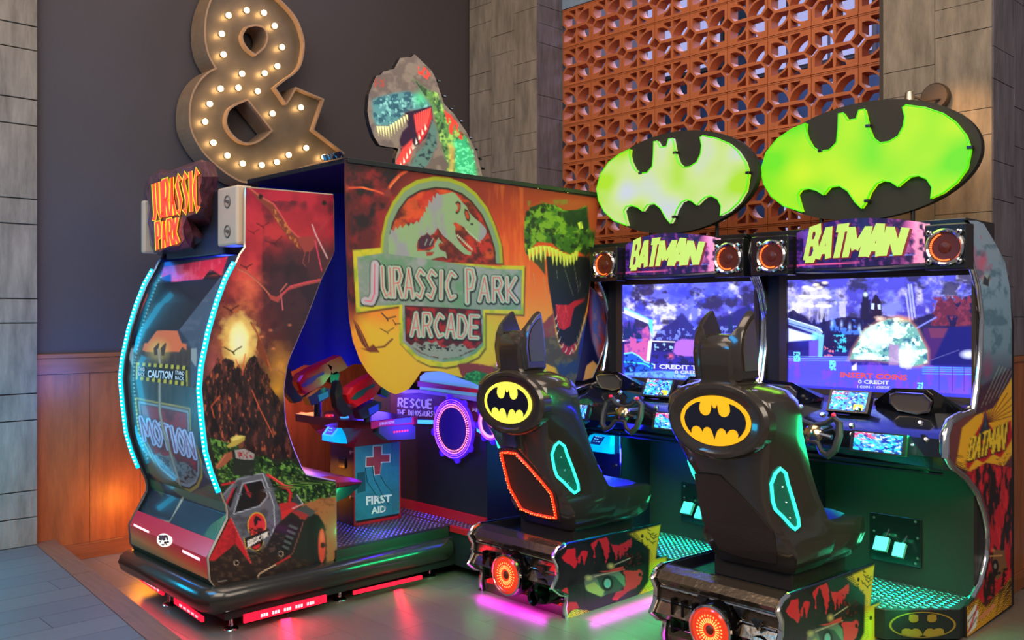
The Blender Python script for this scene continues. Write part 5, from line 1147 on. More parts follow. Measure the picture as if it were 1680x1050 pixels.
def art_cab(p):
    p.grad(np.clip((p.v-360)/700, 0, 1), [(0, (134, 152, 172)), (.15, (128, 160, 184)), (.3, (112, 146, 168)), (.36, (80, 90, 110)), (.42, (110, 60, 60)), (1, (60, 14, 16))])
    p.noise(14, 30, (170, 96, 130), .7, .5, .64, 2, [(1580, 380), (1640, 380), (1625, 460), (1590, 470)]); p.blob(1612, 430, 12, 22, (206, 90, 120), .8); p.blob(1620, 610, 14, 40, (150, 70, 110), .7); p.noise(10, 16, (60, 100, 120), .6, .5, .65, 5, [(1600, 400), (1665, 400), (1665, 640), (1600, 640)])
    for k in range(6): p.line([(1590+k*9, 370), (1650+k*4, 440+k*4)], 1.6, (150, 160, 170), .45)
    p.blob(1618, 460, 8, 12, (170, 180, 160), .8, .5); p.poly([(1612, 466), (1615, 452), (1620, 458), (1624, 450), (1622, 470)], (50, 60, 70), 1)
    p.poly([(1600, 640), (1665, 600), (1665, 700), (1600, 720)], (50, 30, 60), 6, .8)
    for k in range(7): p.line([(1610+k*7, 668-k*4), (1640+k*5, 600+k*2)], 1.4, (180, 190, 150), .6)
    p.poly(cS([(45, 200), (100, 150), (170, 120), (245, 0), (250, 300), (180, 400), (60, 370), (20, 350)]), (226, 168, 30), 2)
    for k in range(12): a = .25+k*.17; p.line(cS([(150, 180), (150+math.cos(a*-1)*130, 180-math.sin(a)*150)]), 1.4, (90, 40, 30), .75)
    halftone(p, cS([(20, 290), (80, 330), (60, 400), (20, 380)]), (20, 16, 12), 3.2, .1, .5, lambda u, v: (v-735)/50)
    halftone(p, cS([(170, 330), (245, 290), (245, 380), (170, 400)]), (20, 16, 12), 3.2, .1, .5, lambda u, v: (v-750)/30)
    red = cS([(60, 385), (140, 340), (245, 360), (245, 790), (200, 860), (130, 900), (100, 900), (110, 840), (155, 700), (155, 560), (120, 450)]); p.poly(red, (186, 18, 34), 2); p.noise(7, 34, (16, 8, 10), .95, .47, .56, 8, red); p.noise(6, 30, (220, 40, 50), .8, .55, .65, 9, red)
    p.poly(cS([(170, 690), (215, 690), (225, 760), (190, 810), (165, 800)]), (120, 82, 50), 1.5, 1, 1.5); p.poly(cS(ell(178, 755, 14, 28, 12)), (24, 20, 24), 1); p.poly(cS(ell(178, 755, 6, 12, 10)), (130, 120, 110), 1); p.line(cS([(150, 715), (205, 712)]), 2, (206, 150, 90)); p.blob(*cS([(170, 690)])[0], 5, 5, (236, 140, 80), .9)
    p.noise(5, 5, (10, 8, 10), .9, .5, .6, 10, cS([(150, 780), (230, 760), (200, 880), (150, 880)]))
    bot = cS([(62, 920), (110, 880), (140, 920), (240, 800), (245, 920), (140, 990), (64, 1045)]); p.poly(bot, (224, 162, 26), 2); halftone(p, bot, (20, 14, 10), 3.1, .55, .2, lambda u, v: (v-950)/80)
    p.poly(cS([(112, 960), (170, 905), (182, 915), (120, 975)]), (206, 130, 80), 1); p.poly(cS([(66, 960), (100, 905), (112, 940), (100, 1000), (70, 1030)]), (220, 214, 206), 1); p.line(cS([(70, 1020), (108, 915)]), 2.2, (200, 20, 30)); p.line(cS([(68, 980), (100, 935)]), 1.2, (30, 20, 20)); p.line(cS([(76, 1010), (104, 960)]), 1.2, (30, 20, 20))
    # bat-winged crest and name
    p.poly(cS([(60, 345), (95, 230), (125, 180), (138, 118), (150, 180), (175, 215), (240, 170), (248, 235), (240, 255), (200, 320), (170, 305), (130, 340), (100, 325), (70, 370)]), (176, 20, 30), 1.5); p.poly(cS([(100, 250), (125, 190), (138, 130), (152, 190), (170, 225), (140, 250)]), (40, 44, 56), 1.2); p.line(cS([(138, 130), (140, 240)]), 1.6, (70, 84, 110))
    wpx(p, cS([(85, 240), (225, 180), (212, 285), (70, 330)]), 'BATMAN', [(5.6, (24, 14, 14), .5, 1), (3.4, (232, 196, 40), 0, 0)], gap=.3)
mb = MB().grid(P); uu, vv = proj(mb.v); pp = Paint(uu, vv, (100, 120, 140)); art_cab(pp)
build('side_art', mb, PRN, RC, colors=pp.out())
build('side_panel', MB().prism([[p+Vector((-.0015, 0, 0)) for p in prof_c]], (-.018, 0, 0)), BLKM, RC)
SLX = XCR-.580; shf = lambda P, x: [Vector((x, p.y, p.z)) for p in P]
build('side_panel', MB().prism([shf(prof_c, SLX)], (.018, 0, 0)), BLKM, RC)
for x in (XS-.012, SLX+.012):
    pts = shf(fl[1:21], x); fine = []
    for i in range(len(pts)-1):
        a, b = pts[i], pts[i+1]; fine += [a.lerp(b, k/3)+Vector((0, -.006, 0)) for k in range(3)]
    build('chrome_trim', MB().tube(fine+[pts[-1]], .0165, 10), CHR, RC, smooth=True)
    build('chrome_grip', MB().tube([p+Vector((0, -.012, 0)) for p in shf(fl[9:13], x-.006 if x > XCR else x+.006)], .021, 12), CHR, RC, smooth=True)
x0, x1 = SLX+.018, XS-.02
build('header_box', MB().box((x0, 4.50, 1.735), (x1, 4.88, 1.955), .004), BLK, RC)
build('back_panel', MB().box((x0, 4.64, .10), (x1, 4.70, 1.74)), BLKM, RC)
build('body_box', MB().box((x0, 4.70, .02), (x1, 5.08, 1.70)), BLKM, RC)
for z, xx0, xx1 in ((0, 0, 0),): pass
# screen and bezel
SX0, SX1, SZ0, SZ1 = -2.603, -1.632, 1.10, 1.690; SY = 4.615
BEZ = mat('brown_black_bezel', (58, 48, 42), .35)
build('bezel', MB().prism([[Vector(p) for p in ((SX0-.045, SY-.012, SZ0-.05), (SX1+.012, SY-.012, SZ0-.05), (SX1+.012, SY-.012, SZ1+.045), (SX0-.045, SY-.012, SZ1+.045))], [Vector(p) for p in ((SX0, SY-.012, SZ0), (SX1, SY-.012, SZ0), (SX1, SY-.012, SZ1), (SX0, SY-.012, SZ1))]], (0, .03, 0)), BEZ, RC)
SCRM = mat('lit_screen', (255, 255, 255), .25, attr=True, emit_attr=1.6)
SCRM.node_tree.nodes['Principled BSDF'].inputs['Base Color'].default_value = (0, 0, 0, 1)
for l in list(SCRM.node_tree.links):
    if l.to_socket.name == 'Base Color': SCRM.node_tree.links.remove(l)
def sky(p, top, bot):
    p.grad(np.clip((p.v-top)/(bot-top), 0, 1), [(0, (70, 70, 190)), (.45, (60, 50, 150)), (.6, (30, 24, 90)), (1, (50, 50, 190))])
s5 = lambda P: crop(1280, 440, 4.7727, P); s4 = lambda P: crop(1010, 440, 5.525, P)
def pine(p, x, y, h, w, col):
    p.poly([(x, y-h), (x+w*.25, y-h*.7), (x+w*.18, y-h*.68), (x+w*.4, y-h*.4), (x+w*.3, y-h*.38), (x+w*.5, y), (x-w*.5, y), (x-w*.3, y-h*.38), (x-w*.4, y-h*.4), (x-w*.18, y-h*.68), (x-w*.25, y-h*.7)], col, 1)
def art_scr_r(p):
    sky(p, 455, 645); R = [(1285, 450), (1600, 450), (1600, 560), (1285, 560)]
    p.noise(34, 22, (112, 120, 220), .9, .45, .62, 1, R, 5); p.noise(26, 30, (190, 186, 216), .85, .52, .68, 7, R, 5); p.noise(30, 18, (40, 36, 70), .8, .5, .62, 13, R, 5)
    p.blob(1330, 500, 44, 34, (196, 196, 210), .5); p.noise(7, 30, (210, 206, 220), .6, .5, .65, 19, s5([(70, 260), (600, 260), (500, 420), (70, 420)]))
    for x, y in ((350, 115), (200, 148), (245, 165), (310, 152), (280, 130), (170, 220), (205, 225), (240, 222), (275, 228), (305, 222), (345, 218), (375, 228), (140, 288), (205, 290), (240, 296), (300, 294), (345, 296), (380, 296)):
        c = s5([(x, y)])[0]; p.blob(c[0], c[1], 7, 3.2, (255, 240, 200), 1, .6)
    # forest and towers
    p.poly(s5([(60, 350), (100, 330), (160, 360), (260, 440), (400, 400), (520, 380), (620, 390), (640, 260), (700, 250), (720, 360), (860, 380), (1040, 400), (1200, 350), (1510, 200), (1510, 640), (60, 640)]), (26, 20, 62), 2, .9, 3)
    for x, y, h in ((90, 420, 90), (140, 430, 80), (265, 480, 90), (340, 480, 100), (420, 500, 90), (560, 520, 130), (620, 500, 120)): pine(p, *s5([(x, y)])[0], h/4.77, 10, (26, 26, 70))
    p.poly(s5([(640, 400), (645, 200), (665, 165), (690, 200), (692, 400)]), (30, 26, 60), 1); p.blob(*s5([(668, 205)])[0], 5, 5, (210, 236, 255), 1, .5)
    p.poly(s5([(715, 400), (715, 260), (745, 205), (760, 215), (790, 265), (795, 400)]), (34, 24, 54), 1); p.poly(s5([(715, 275), (738, 275), (735, 325), (710, 320)]), (170, 190, 236), 1); p.poly(s5([(762, 285), (785, 280), (788, 325), (765, 322)]), (170, 190, 236), 1)
    p.noise(6, 9, (60, 110, 236), .9, .52, .62, 22, s5([(380, 400), (660, 400), (640, 520), (400, 520)])); p.noise(5, 5, (60, 190, 230), .9, .5, .6, 23, s5([(420, 520), (530, 520), (520, 660), (430, 650)]))
    for x0_, y0_ in ((405, 400), (480, 410), (545, 430), (620, 440)): p.blob(*s5([(x0_, y0_+30)])[0], 4, 10, (160, 190, 250), .9)
    for a in ((1005, 130, 400), (1025, 130, 380), (985, 200, 410)): p.line(s5([(a[0], a[1]), (a[0]+30, a[2])]), 3.2, (190, 200, 240), .6)
    for x, h in ((1255, 230), (1440, 260), (1330, 150)): pine(p, *s5([(x, 220+h)])[0], h/4.77, 32, (84, 34, 60)); p.noise(5, 5, (110, 44, 70), .8, .5, .62, 25, s5([(1200, 230), (1510, 200), (1510, 450), (1180, 450)]))
    p.poly(s5([(1120, 470), (1320, 470), (1320, 720), (1150, 720)]), (62, 34, 96), 2); p.poly(s5([(1160, 470), (1320, 470), (1320, 545), (1180, 545)]), (96, 46, 84), 2); p.poly(s5([(1320, 460), (1510, 450), (1510, 760), (1180, 760)]), (26, 26, 100), 4)
    p.line(s5([(1050, 480), (1220, 385)]), 2.6, (110, 120, 236)); p.blob(*s5([(1480, 675)])[0], 18, 9, (230, 240, 255), 1, .6); p.line(s5([(1180, 720), (1400, 640)]), 1, (90, 90, 150))
    # searchlight
    p.poly(s5([(65, 400), (320, 470), (335, 540), (65, 440)]), (120, 150, 236), 2); p.line(s5([(65, 395), (290, 465), (330, 500)]), 1.6, (200, 226, 255)); p.line(s5([(65, 430), (280, 490)]), 1, (20, 24, 60)); p.poly(s5([(65, 470), (270, 530), (270, 560), (65, 575)]), (196, 216, 250), 3); p.blob(*s5([(272, 538)])[0], 8, 8, (120, 236, 255), 1, .5)
    p.poly(s5([(225, 570), (300, 560), (300, 790), (225, 800)]), (90, 70, 190), 2); p.poly(s5([(300, 520), (345, 520), (325, 740), (295, 740)]), (110, 200, 236), 2, .8); p.poly(s5([(305, 740), (330, 740), (325, 915), (270, 915)]), (236, 230, 255), 2)
    p.noise(4, 4, (210, 110, 140), .9, .52, .62, 26, s5([(345, 610), (420, 610), (420, 700), (345, 700)]))
    # fence wall
    p.poly(s5([(65, 700), (540, 690), (560, 760), (1120, 760), (1510, 780), (1510, 990), (65, 910)]), (72, 70, 206), 2); p.noise(12, 18, (110, 60, 190), .7, .5, .64, 27, s5([(65, 700), (1510, 780), (1510, 990), (65, 910)]))
    for y in (690, 705, 720): p.line(s5([(65, y), (540, y+4)]), .9, (120, 180, 255), .8)
    for y in (775, 790, 806, 826): p.line(s5([(1115, y), (1505, y+6)]), 1.1, (70, 170, 236), .9)
    for x in (1245, 1350, 1440): p.line(s5([(x, 770), (x, 960)]), 1, (50, 40, 130))
    for x, y in ((130, 690), (410, 760), (1095, 930)): p.noise(3, 3, (90, 220, 250), 1, .4, .5, 28, s5([(x-25, y-35), (x+25, y-35), (x+25, y+40), (x-25, y+40)])); p.line(s5([(x-20, y-30), (x+22, y-28), (x+10, y+30)]), 1.3, (110, 220, 250))
    # glowing dome
    dome = [(545, 715), (570, 640), (620, 560), (680, 480), (760, 430), (840, 400), (920, 385), (1000, 410), (1070, 480), (1110, 560), (1150, 640), (1150, 740), (1090, 760), (980, 770), (930, 740), (700, 715)]
    p.poly(s5([((x-850)*1.06+850, (y-600)*1.07+600) for x, y in dome]), (190, 130, 110), 7, .8); p.poly(s5(dome), (96, 150, 150), 3); p.noise(10, 9, (40, 84, 120), .8, .5, .62, 29, s5(dome)); p.noise(7, 6, (200, 255, 226), 1, .5, .6, 30, s5(dome))
    p.blob(*s5([(750, 540)])[0], 27, 22, (214, 255, 236), 1, .4, .4, 8); p.blob(*s5([(920, 480)])[0], 18, 14, (210, 240, 226), .9, .5, .5, 6); p.blob(*s5([(990, 685)])[0], 19, 22, (226, 255, 250), 1, .35, .25, 8); p.blob(*s5([(690, 690)])[0], 30, 7, (206, 255, 240), 1, .5, .4, 6)
    p.poly(s5([(850, 590), (930, 600), (930, 760), (850, 760)]), (150, 120, 170), 3, .85)
    p.blob(*s5([(780, 395)])[0], 10, 6, (255, 220, 196), .9, .6, .4, 5); p.blob(*s5([(960, 400)])[0], 26, 8, (236, 150, 110), .6)
    p.poly(s5([(560, 770), (600, 740), (600, 800), (560, 800)]), (236, 220, 255), 2, .8)
def grid_scr(x0, x1, z0, z1, y, n, m): return [[Vector((x0+(x1-x0)*j/(m-1), y, z1+(z0-z1)*i/(n-1))) for j in range(m)] for i in range(n)]
# cabinet for the left player is copied below, so parts that differ are added afterwards
SPK = mat('red_lit_cone', (74, 26, 14), .35, emit=(120, 34, 10), es=.10)
EMB = mat('orange_ring_light', (255, 110, 40), .3, emit=(255, 100, 40), es=2.0)
for x in (XCR-.40, XCR+.505):
    c = Vector((x, 4.42, 1.815)); w = .13 if x < XCR else .095
    hb = build('speaker_box', MB().box((x-w, 4.425, 1.71), (x+.095, 4.52, 1.925), .006), BLK, RC)
    build('speaker_ring', MB().lathe(c, (0, -1, 0), [(.086, -.005), (.088, .008), (.080, .016), (.072, .010), (.070, 0)], 32), CHR, hb, smooth=True)
    build('speaker_cone', MB().lathe(c, (0, -1, 0), [(.072, .004), (.066, -.001), (.030, -.003+.001), (.024, .006), (.0001, .010)], 32), SPK, hb, smooth=True)
    for k in range(4):
        a = PI/4+PI/2*k; q = c+Vector((math.cos(a)*.096, -.004, math.sin(a)*.096)); build('ring_lug', MB().lathe(q, (0, -1, 0), [(.014, 0), (.014, .012), (.006, .014), (.006, .004)], 12), CHR, hb, smooth=True)
    m = MB()
    for k in range(22):
        a = math.radians(110+k*8.5); q = c+Vector((math.cos(a)*.062, -.006, math.sin(a)*.062)); m.box((q.x-.005, q.y-.003, q.z-.003), (q.x+.005, q.y, q.z+.003))
    o = build('ring_diode', m, EMB, hb); o['kind'] = 'stuff'
# curved lit name sign
MX0, MX1 = XCR-.295, XCR+.405
def mpt(s, t, off=0.):
    b = 4*s*(1-s); return Vector((MX0+(MX1-MX0)*s, 4.50-.085*b-off, 1.752+(.185+.045*b)*t-.012*b*(1-t)))
P = [[mpt(j/89, 1-i/39) for j in range(90)] for i in range(40)]
def art_name(p):
    s = np.clip((p.u-1303)/212, 0, 1)
    p.grad(s, [(0, (84, 30, 110)), (.1, (90, 60, 170)), (.2, (34, 26, 96)), (.74, (26, 18, 66)), (.84, (110, 46, 110)), (.93, (220, 130, 180)), (1, (240, 160, 190))]); p.noise(9, 12, (22, 16, 60), .9, .5, .6, 3); p.noise(6, 9, (170, 70, 150), .5, .62, .7, 6)
    p.line([(1300, 436), (1410, 430)], 2, (236, 90, 150)); p.line([(1425, 421), (1500, 417)], 1.4, (110, 140, 255))
NM = painted('name_sign', P, art_name, RC, (60, 40, 120), mat('lit_print', (255, 255, 255), .2, attr=True, emit_attr=.45, coat=.5))
build('sign_shell', MB().loft([[mpt(s, 0, -.004), mpt(s, 1, -.004), mpt(s, 1, -.004)+Vector((0, .09+.085*4*s*(1-s)-.085*4*s*(1-s)*0, 0)), mpt(s, 0, -.004)+Vector((0, .09, 0))] for s in [i/20 for i in range(21)]]), BLK, RC)
build('sign_lip', MB().tube([mpt(i/24, 0, .002)+Vector((0, 0, -.016)) for i in range(25)], .014, 8), mat('blue_black_lip', (20, 30, 60), .25), RC, smooth=True)
class SignPl:
    def __init__(s, q): s.q = q
    def __call__(s, a, b, off=0.): return mpt(a, b, off)
sgp = SignPl(None)
nq = lambda d: [(.17, .87), (.86, .93), (.80, .16), (.08, .16)]
def word_param(mb, text, off, w, dx=0, dz=0):
    """italic block letters on the curved sign"""
    wd_ = {'M': .8}; widths = [wd_.get(c, .6) for c in text]; gap = .15; tot = sum(widths)+gap*(len(text)-1); x = 0
    Lm = (MX1-MX0)*.71; Hm = .135
    for ch, wd in zip(text, widths):
        big = 1.16 if ch == 'B' and x == 0 else 1.
        for pl in {'A': [[(0, 0), (.42, .97), (.62, .97), (1, 0)], [(.2, .3), (.8, .3)]], 'M': [[(0, 0), (0, 1)], [(.03, .95), (.5, .25)], [(.5, .25), (.97, .95)], [(1, 1), (1, 0)]], 'N': [[(0, 0), (0, 1)], [(.03, .95), (.97, .05)], [(1, 0), (1, 1)]]}.get(ch, GL[ch]):
            pts = [Vector(((x+q[0]*wd)/tot*Lm, q[1]*Hm*big)) for q in pl]
            for q in stroke(pts, w):
                vs = []
                for p in q:
                    a = .10+(p.x+.26*p.y)/(MX1-MX0)+dx; b = .20+p.y/.215+dz; vs.append(mpt(a, b, off))
                mb.add(vs, [(0, 1, 2, 3)])
        x += wd+gap
    return mb
wn = build('name_letters', word_param(MB(), 'BATMAN', .004, .0365), mat('lime_sign_letters', (60, 80, 20), .4, emit=(206, 240, 116), es=.95), NM, fixn=False)
build('letter_shadow', word_param(MB(), 'BATMAN', .002, .046, .008, -.02), mat('dark_red_letter_edge', (110, 20, 40), .4, emit=(120, 20, 44), es=.5), wn, fixn=False)
# dashboard
DB = mat('smoked_chrome_dash', (36, 40, 48), .16, .6, coat=.5)
def secx(x, k):   # cross-section of the dash in (y,z)
    return [Vector((x, y, z)) for y, z in ((4.60, 1.075), (4.50, 1.06+.03*k), (4.40, 1.0+.03*k), (4.30, .985), (4.235-.02*k, .94), (4.215-.02*k, .86), (4.25, .80), (4.40, .775), (4.60, .775))]
secs = [secx(x, k) for x, k in ((x0, .2), (x0+.12, .8), (XCR-.28, 1), (XCR-.1, .4), (XCR+.02, .2), (XCR+.12, .5), (XCR+.3, 1), (x1-.1, .7), (x1, .2))]
dash = build('dashboard', MB().loft(secs), DB, RC, smooth=True)
for z, y in ((.80, 4.235), (.775, 4.26)): build('dash_rib', MB().tube([(x0+.02, y+.02, z), (XCR, y, z), (x1-.02, y+.02, z)], .008, 6), mat('teal_black_plastic', (14, 40, 40), .3), dash, smooth=True)
def pod(u0, name='dash_speaker'):
    pass
SILV = mat('silver_mesh', (110, 100, 92), .45, .4)
for cx in (XCR-.33, XCR+.36):
    sg = 1 if cx > XCR else -1
    hd_ = build('dash_cowl', MB().loft([[Vector((cx-sg*.20, y, z)) for y, z in ((4.56, 1.06), (4.44, 1.07), (4.44, 1.05))], [Vector((cx-sg*.08, y, z)) for y, z in ((4.56, 1.08), (4.37, 1.145), (4.40, 1.02))], [Vector((cx+sg*.10, y, z)) for y, z in ((4.57, 1.09), (4.39, 1.15), (4.42, 1.03))], [Vector((cx+sg*.22, y, z)) for y, z in ((4.58, 1.06), (4.46, 1.06), (4.46, 1.04))]]), mat('glossy_black_cowl', (16, 16, 20), .12, coat=.6), dash, smooth=False)
    hexp = [Vector((cx+a, 4.372+abs(a)*.05-b*.25, 1.075+b)) for a, b in ((-.09, .035), (-.06, .05), (.07, .05), (.10, .02), (.085, -.03), (.03, -.045), (-.06, -.035), (-.095, 0))]
    g = build('dash_speaker', MB().prism([hexp], (0, .02, 0)), SILV, hd_)
    build('speaker_rim', MB().tube(hexp, .005, 6, closed=True), mat('pale_chrome', (200, 190, 180), .2, 1.), g, smooth=True)
# mini displays
def mini(c, w, h, tilt, seed, name, parent, yel=True):
    cx, cy, cz = c; u_ = Vector((1, 0, 0)); w_ = Vector((0, math.sin(tilt), math.cos(tilt)))
    n_ = Vector((0, -math.cos(tilt), math.sin(tilt))); C = Vector(c)
    cr = [C-u_*w/2-w_*h/2, C+u_*w/2-w_*h/2, C+u_*w/2+w_*h/2, C-u_*w/2+w_*h/2]
    big = [C+(p-C)*1.16 for p in cr]
    f_ = build(name, MB().loft([[p-n_*.035 for p in big], [p+n_*.002 for p in big]]), mat('display_frame', (70, 66, 70), .2, .6), parent)
    Pm = [[cr[3].lerp(cr[2], j/44).lerp(cr[0].lerp(cr[1], j/44), i/29)+n_*.004 for j in range(45)] for i in range(30)]
    m = MB().grid(Pm); a = np.tile(np.linspace(0, 1, 45), 30); b = np.repeat(np.linspace(0, 1, 30), 45); p = Paint(a*60, b*40, (60, 130, 220))
    p.noise(7, 5, (40, 200, 220), .9, .48, .58, seed); p.noise(5, 6, (24, 30, 130), .9, .52, .6, seed+3); p.noise(12, 5, (226, 60, 110), .9, .5, .6, seed+5, [(0, 0), (28, 0), (28, 16), (0, 16)]); p.noise(3, 3, (220, 240, 255), .8, .62, .68, seed+8)
    if yel: p.poly([(40, 26), (56, 26), (56, 38), (40, 38)], (200, 206, 50), 1)
    build('display', m, mat('mini_display', (255, 255, 255), .2, attr=True, emit_attr=.85), f_, colors=p.out()); return f_
mini((XCR+.065, 4.36, 1.068), .185, .10, .45, 11, 'centre_display', dash)
mini((XCR+.29, 4.19, .90), .23, .085, .25, 31, 'ticket_display', dash, False)
gp = build('gauge_bowl', MB().lathe((XCR-.40, 4.225, .90), (0, -1, .35), [(.085, 0), (.078, .02), (.05, .035), (.001, .042)], 24), mat('green_gauge_bowl', (10, 70, 50), .2, emit=(0, 70, 40), es=.35), dash, smooth=True)
mini((XCR-.39, 4.180, .905), .10, .085, .35, 47, 'gauge_display', dash, False)
# chrome valve bits that sparkle on the dash
for k, (dx, z) in enumerate(((-.16, .975), (-.13, .93), (.13, .96), (.15, .92), (-.02, 1.0), (.16, 1.04), (-.14, 1.03), (.46, 1.0), (.44, .90), (.50, .93))):
    build('dash_fitting', MB().lathe((XCR+dx, 4.245-(.015 if z < .95 else -.02), z), (0, -1, .4), [(.014, 0), (.014, .012), (.008, .02), (.001, .02)], 10), CHR, dash, smooth=True)
# steering yoke
yc = Vector((XCR+.02, 4.08, .93)); e1 = Vector((1, 0, 0)); e2 = Vector((0, .35, .94)).normalized(); e3 = e1.cross(e2)
Y2 = [(-.095, .085), (-.06, .055), (0, .04), (.06, .055), (.095, .085), (.125, .06), (.135, 0), (.125, -.07), (.095, -.10), (.06, -.085), (.035, -.045), (0, -.04), (-.035, -.045), (-.06, -.085), (-.095, -.10), (-.125, -.07), (-.135, 0), (-.125, .06)]
yo = build('steering_yoke', MB().tube([yc+e1*a+e2*b for a, b in Y2], [.013 if abs(a) < .07 else .018 for a, b in Y2], 8, closed=True), mat('dark_rubber_grip', (44, 46, 46), .45), RC, smooth=True)
build('yoke_hub', MB().lathe(yc-e3*.01, e3*1 if e3.y < 0 else -e3, [(.001, .030), (.030, .028), (.046, .016), (.050, 0)], 24), mat('bronze_chrome', (190, 170, 140), .15, 1.), yo, smooth=True)
for s_ in (-1, 1):
    build('yoke_spoke', MB().tube([yc+e1*s_*.04, yc+e1*s_*.10-e2*.01], .012, 8), mat('steel_spoke', (120, 110, 100), .2, .9), yo, smooth=True)
    q = yc+e1*s_*.098+e2*.09+Vector((0, -.012, .008)); build('trigger_button', MB().lathe(q, (0, -.5, .8), [(.011, 0), (.010, .008), (.001, .011)], 12), mat('pink_red_button', (220, 30, 70), .3, emit=(220, 30, 70), es=.6), yo, smooth=True)
build('steering_column', MB().tube([yc-e3*-.0+Vector((0, .01, 0)), yc+Vector((0, .16, 0))], .03, 12), BLK, yo, smooth=True)
# coin column
cx0, cx1 = XCR-.47, XCR-.18
cc = build('coin_door', MB().box((cx0, 4.32, .13), (cx1, 4.63, .80), .006), mat('coin_door_blue_black', (16, 18, 40), .3, coat=.3), RC)
for x in (cx0, cx1): build('chrome_post', MB().tube([(x, 4.315, .13), (x, 4.315, .79)], .009, 8), CHR, cc, smooth=True)
build('lock', MB().lathe((cx1-.05, 4.319, .575), (0, -1, 0), [(.001, 0), (.012, 0), (.012, .006), (.001, .006)], 12), CHR, cc, smooth=True)
for k in range(2): build('coin_return', MB().box((XCR-.36+k*.07, 4.313, .42), (XCR-.305+k*.07, 4.320, .50), .001), BLK, cc)
reader(cc, (XCR-.315, 4.32, .70), .16, 1.15)
# footwell and pedals
FW_ = mat('footwell_black', (38, 33, 28), .5)
build('footwell_panel', MB().box((cx1, 4.60, .13), (x1, 4.64, .80)), FW_, RC)
pp_ = build('pedal_plate', MB().box((-2.125, 4.588, .245), (-1.862, 4.60, .485), .003), BLK, RC)
for q in ((-2.10, .46), (-1.89, .47), (-2.10, .39), (-2.02, .385), (-1.99, .385), (-1.88, .39), (-1.88, .29), (-1.89, .262)): build('bolt', MB().lathe((q[0], 4.588, q[1]), (0, -1, 0), [(.007, 0), (.005, .004), (.001, .005)], 8), STEEL, pp_, smooth=True)
PED = mat('pedal_pad', (150, 200, 190), .4, .3)
for x, w, y, z in ((-2.035, .034, 4.52, .350), (-1.945, .027, 4.52, .335)):
    pd = build('pedal', MB().loft([[Vector((x+sx*w, y+dy, z+dz)) for sx in (-1, 1)]+[Vector((x+sx*w, y+dy+.02, z+dz-.012)) for sx in (1, -1)] for dy, dz in ((-.02, -.030), (.02, .030))]), PED, RC)
    build('pedal_arm', MB().tube([(x, y+.015, z), (x+.01, 4.59, z+.06)], .006, 6), CHR, pd, smooth=True)
# tread platform
plat = [(x0, 4.13), (-1.90, 4.13), (-1.84, 4.13), (-1.605, 4.385), (-1.625, 4.64), (x0, 4.64)]
pf_ = build('platform', MB().prism([[Vector((a, b, .142)) for a, b in plat]], (0, 0, -.13)), BLKM, RC)
def inp(x, y):
    return x+ .01 < -1.63 and not (x > -1.9 and (y-4.08) < (x+1.88)*1.11+.02)
m_ = MB().prism([[Vector((a, b, .15)) for a, b in plat]], (0, 0, -.006)); build('tread_plate', m_, PLATE, pf_)
mb = MB(); step = .036; y = 4.145; i = 0
while y < 4.59:
    x = x0+.015+(i % 2)*step/2
    while x < -1.635:
        if inp(x, y):
            a, b = (.0045, .014) if i % 2 else (.014, .0045); mb.add([(x-a, y, .15), (x, y-b, .15), (x+a, y, .15), (x, y+b, .15), (x, y, .1535)], [(0, 1, 4), (1, 2, 4), (2, 3, 4), (3, 0, 4)])
        x += step
    y += step/2; i += 1
o = build('tread_lozenge', mb, LOZ, pf_, fixn=False); o['kind'] = 'stuff'
# bat emblem shapes
BATH = [(0, .50), (.035, .50), (.075, .66), (.10, .42), (.14, .26), (.21, .19), (.30, .18), (.39, .26), (.44, .42), (.43, .60), (.40, .72), (.55, .66), (.72, .50), (.84, .28), (.88, .02), (.85, -.22), (.76, -.44), (.66, -.60), (.67, -.45), (.62, -.32), (.53, -.27), (.44, -.30), (.37, -.40), (.34, -.50), (.31, -.36), (.24, -.28), (.16, -.28), (.09, -.37), (.04, -.55), (0, -.76)]
BAT = BATH+[(-a, b) for a, b in BATH[::-1] if a > 0]
YEL = mat('yellow_emblem_backlit', (240, 210, 40), .4, emit=(226, 236, 96), es=.85)
EBL = mat('emblem_black', (18, 20, 34), .25, coat=.4)
def emblem(parent, C, ex, ez, nrm, rx, rz, ym, thin=False, ring=.12, name='bat_emblem'):
    f = lambda pts, o: [C+ex*(a*rx)+ez*(b*rz)+nrm*o for a, b in pts]
    E_ = arc(0, 0, 1, 1, 0, 360, 48)[:-1]; E2 = [(a*.90, b*.90) for a, b in E_]
    d = build(name, MB().prism([f(E_, .004)], nrm*-.006), ym, parent)
    build('bat_shape', MB().flat([f([(a, b) for a, b in BAT], .0055)]), EBL, d, fixn=False)
    return d
ch0, ch1 = Vector((-1.84, 4.13, 0)), Vector((-1.605, 4.385, 0)); ex = (ch1-ch0).normalized(); nr = Vector((ex.y, -ex.x, 0))
emb = MB(); C = (ch0+ch1)/2+Vector((0, 0, .078))
YD = mat('dull_gold_print', (150, 112, 34), .5)
f = lambda pts, o: [C+ex*(a*.155)+Vector((0, 0, b*.06))+nr*o for a, b in pts]
E_ = arc(0, 0, 1, 1, 0, 360, 40)[:-1]
ob = build('bat_emblem', MB().flat([f(E_, .0015)]), YD, pf_, fixn=False); build('bat_shape', MB().flat([f([(a*.93, b*.93) for a, b in E_], .0025)]), BLKM, ob, fixn=False)
up_ = [(a, b) for a, b in [(.14, .75), (.13, .35), (.21, .22), (.30, .20), (.38, .28), (.42, .45), (.40, .78), (.28, .84)]]; lo_ = [(0, -.76), (.06, -.45), (.14, -.28), (.25, -.25), (.33, -.36), (.40, -.27), (.52, -.24), (.62, -.34), (.64, -.66), (.4, -.85), (.15, -.93)]
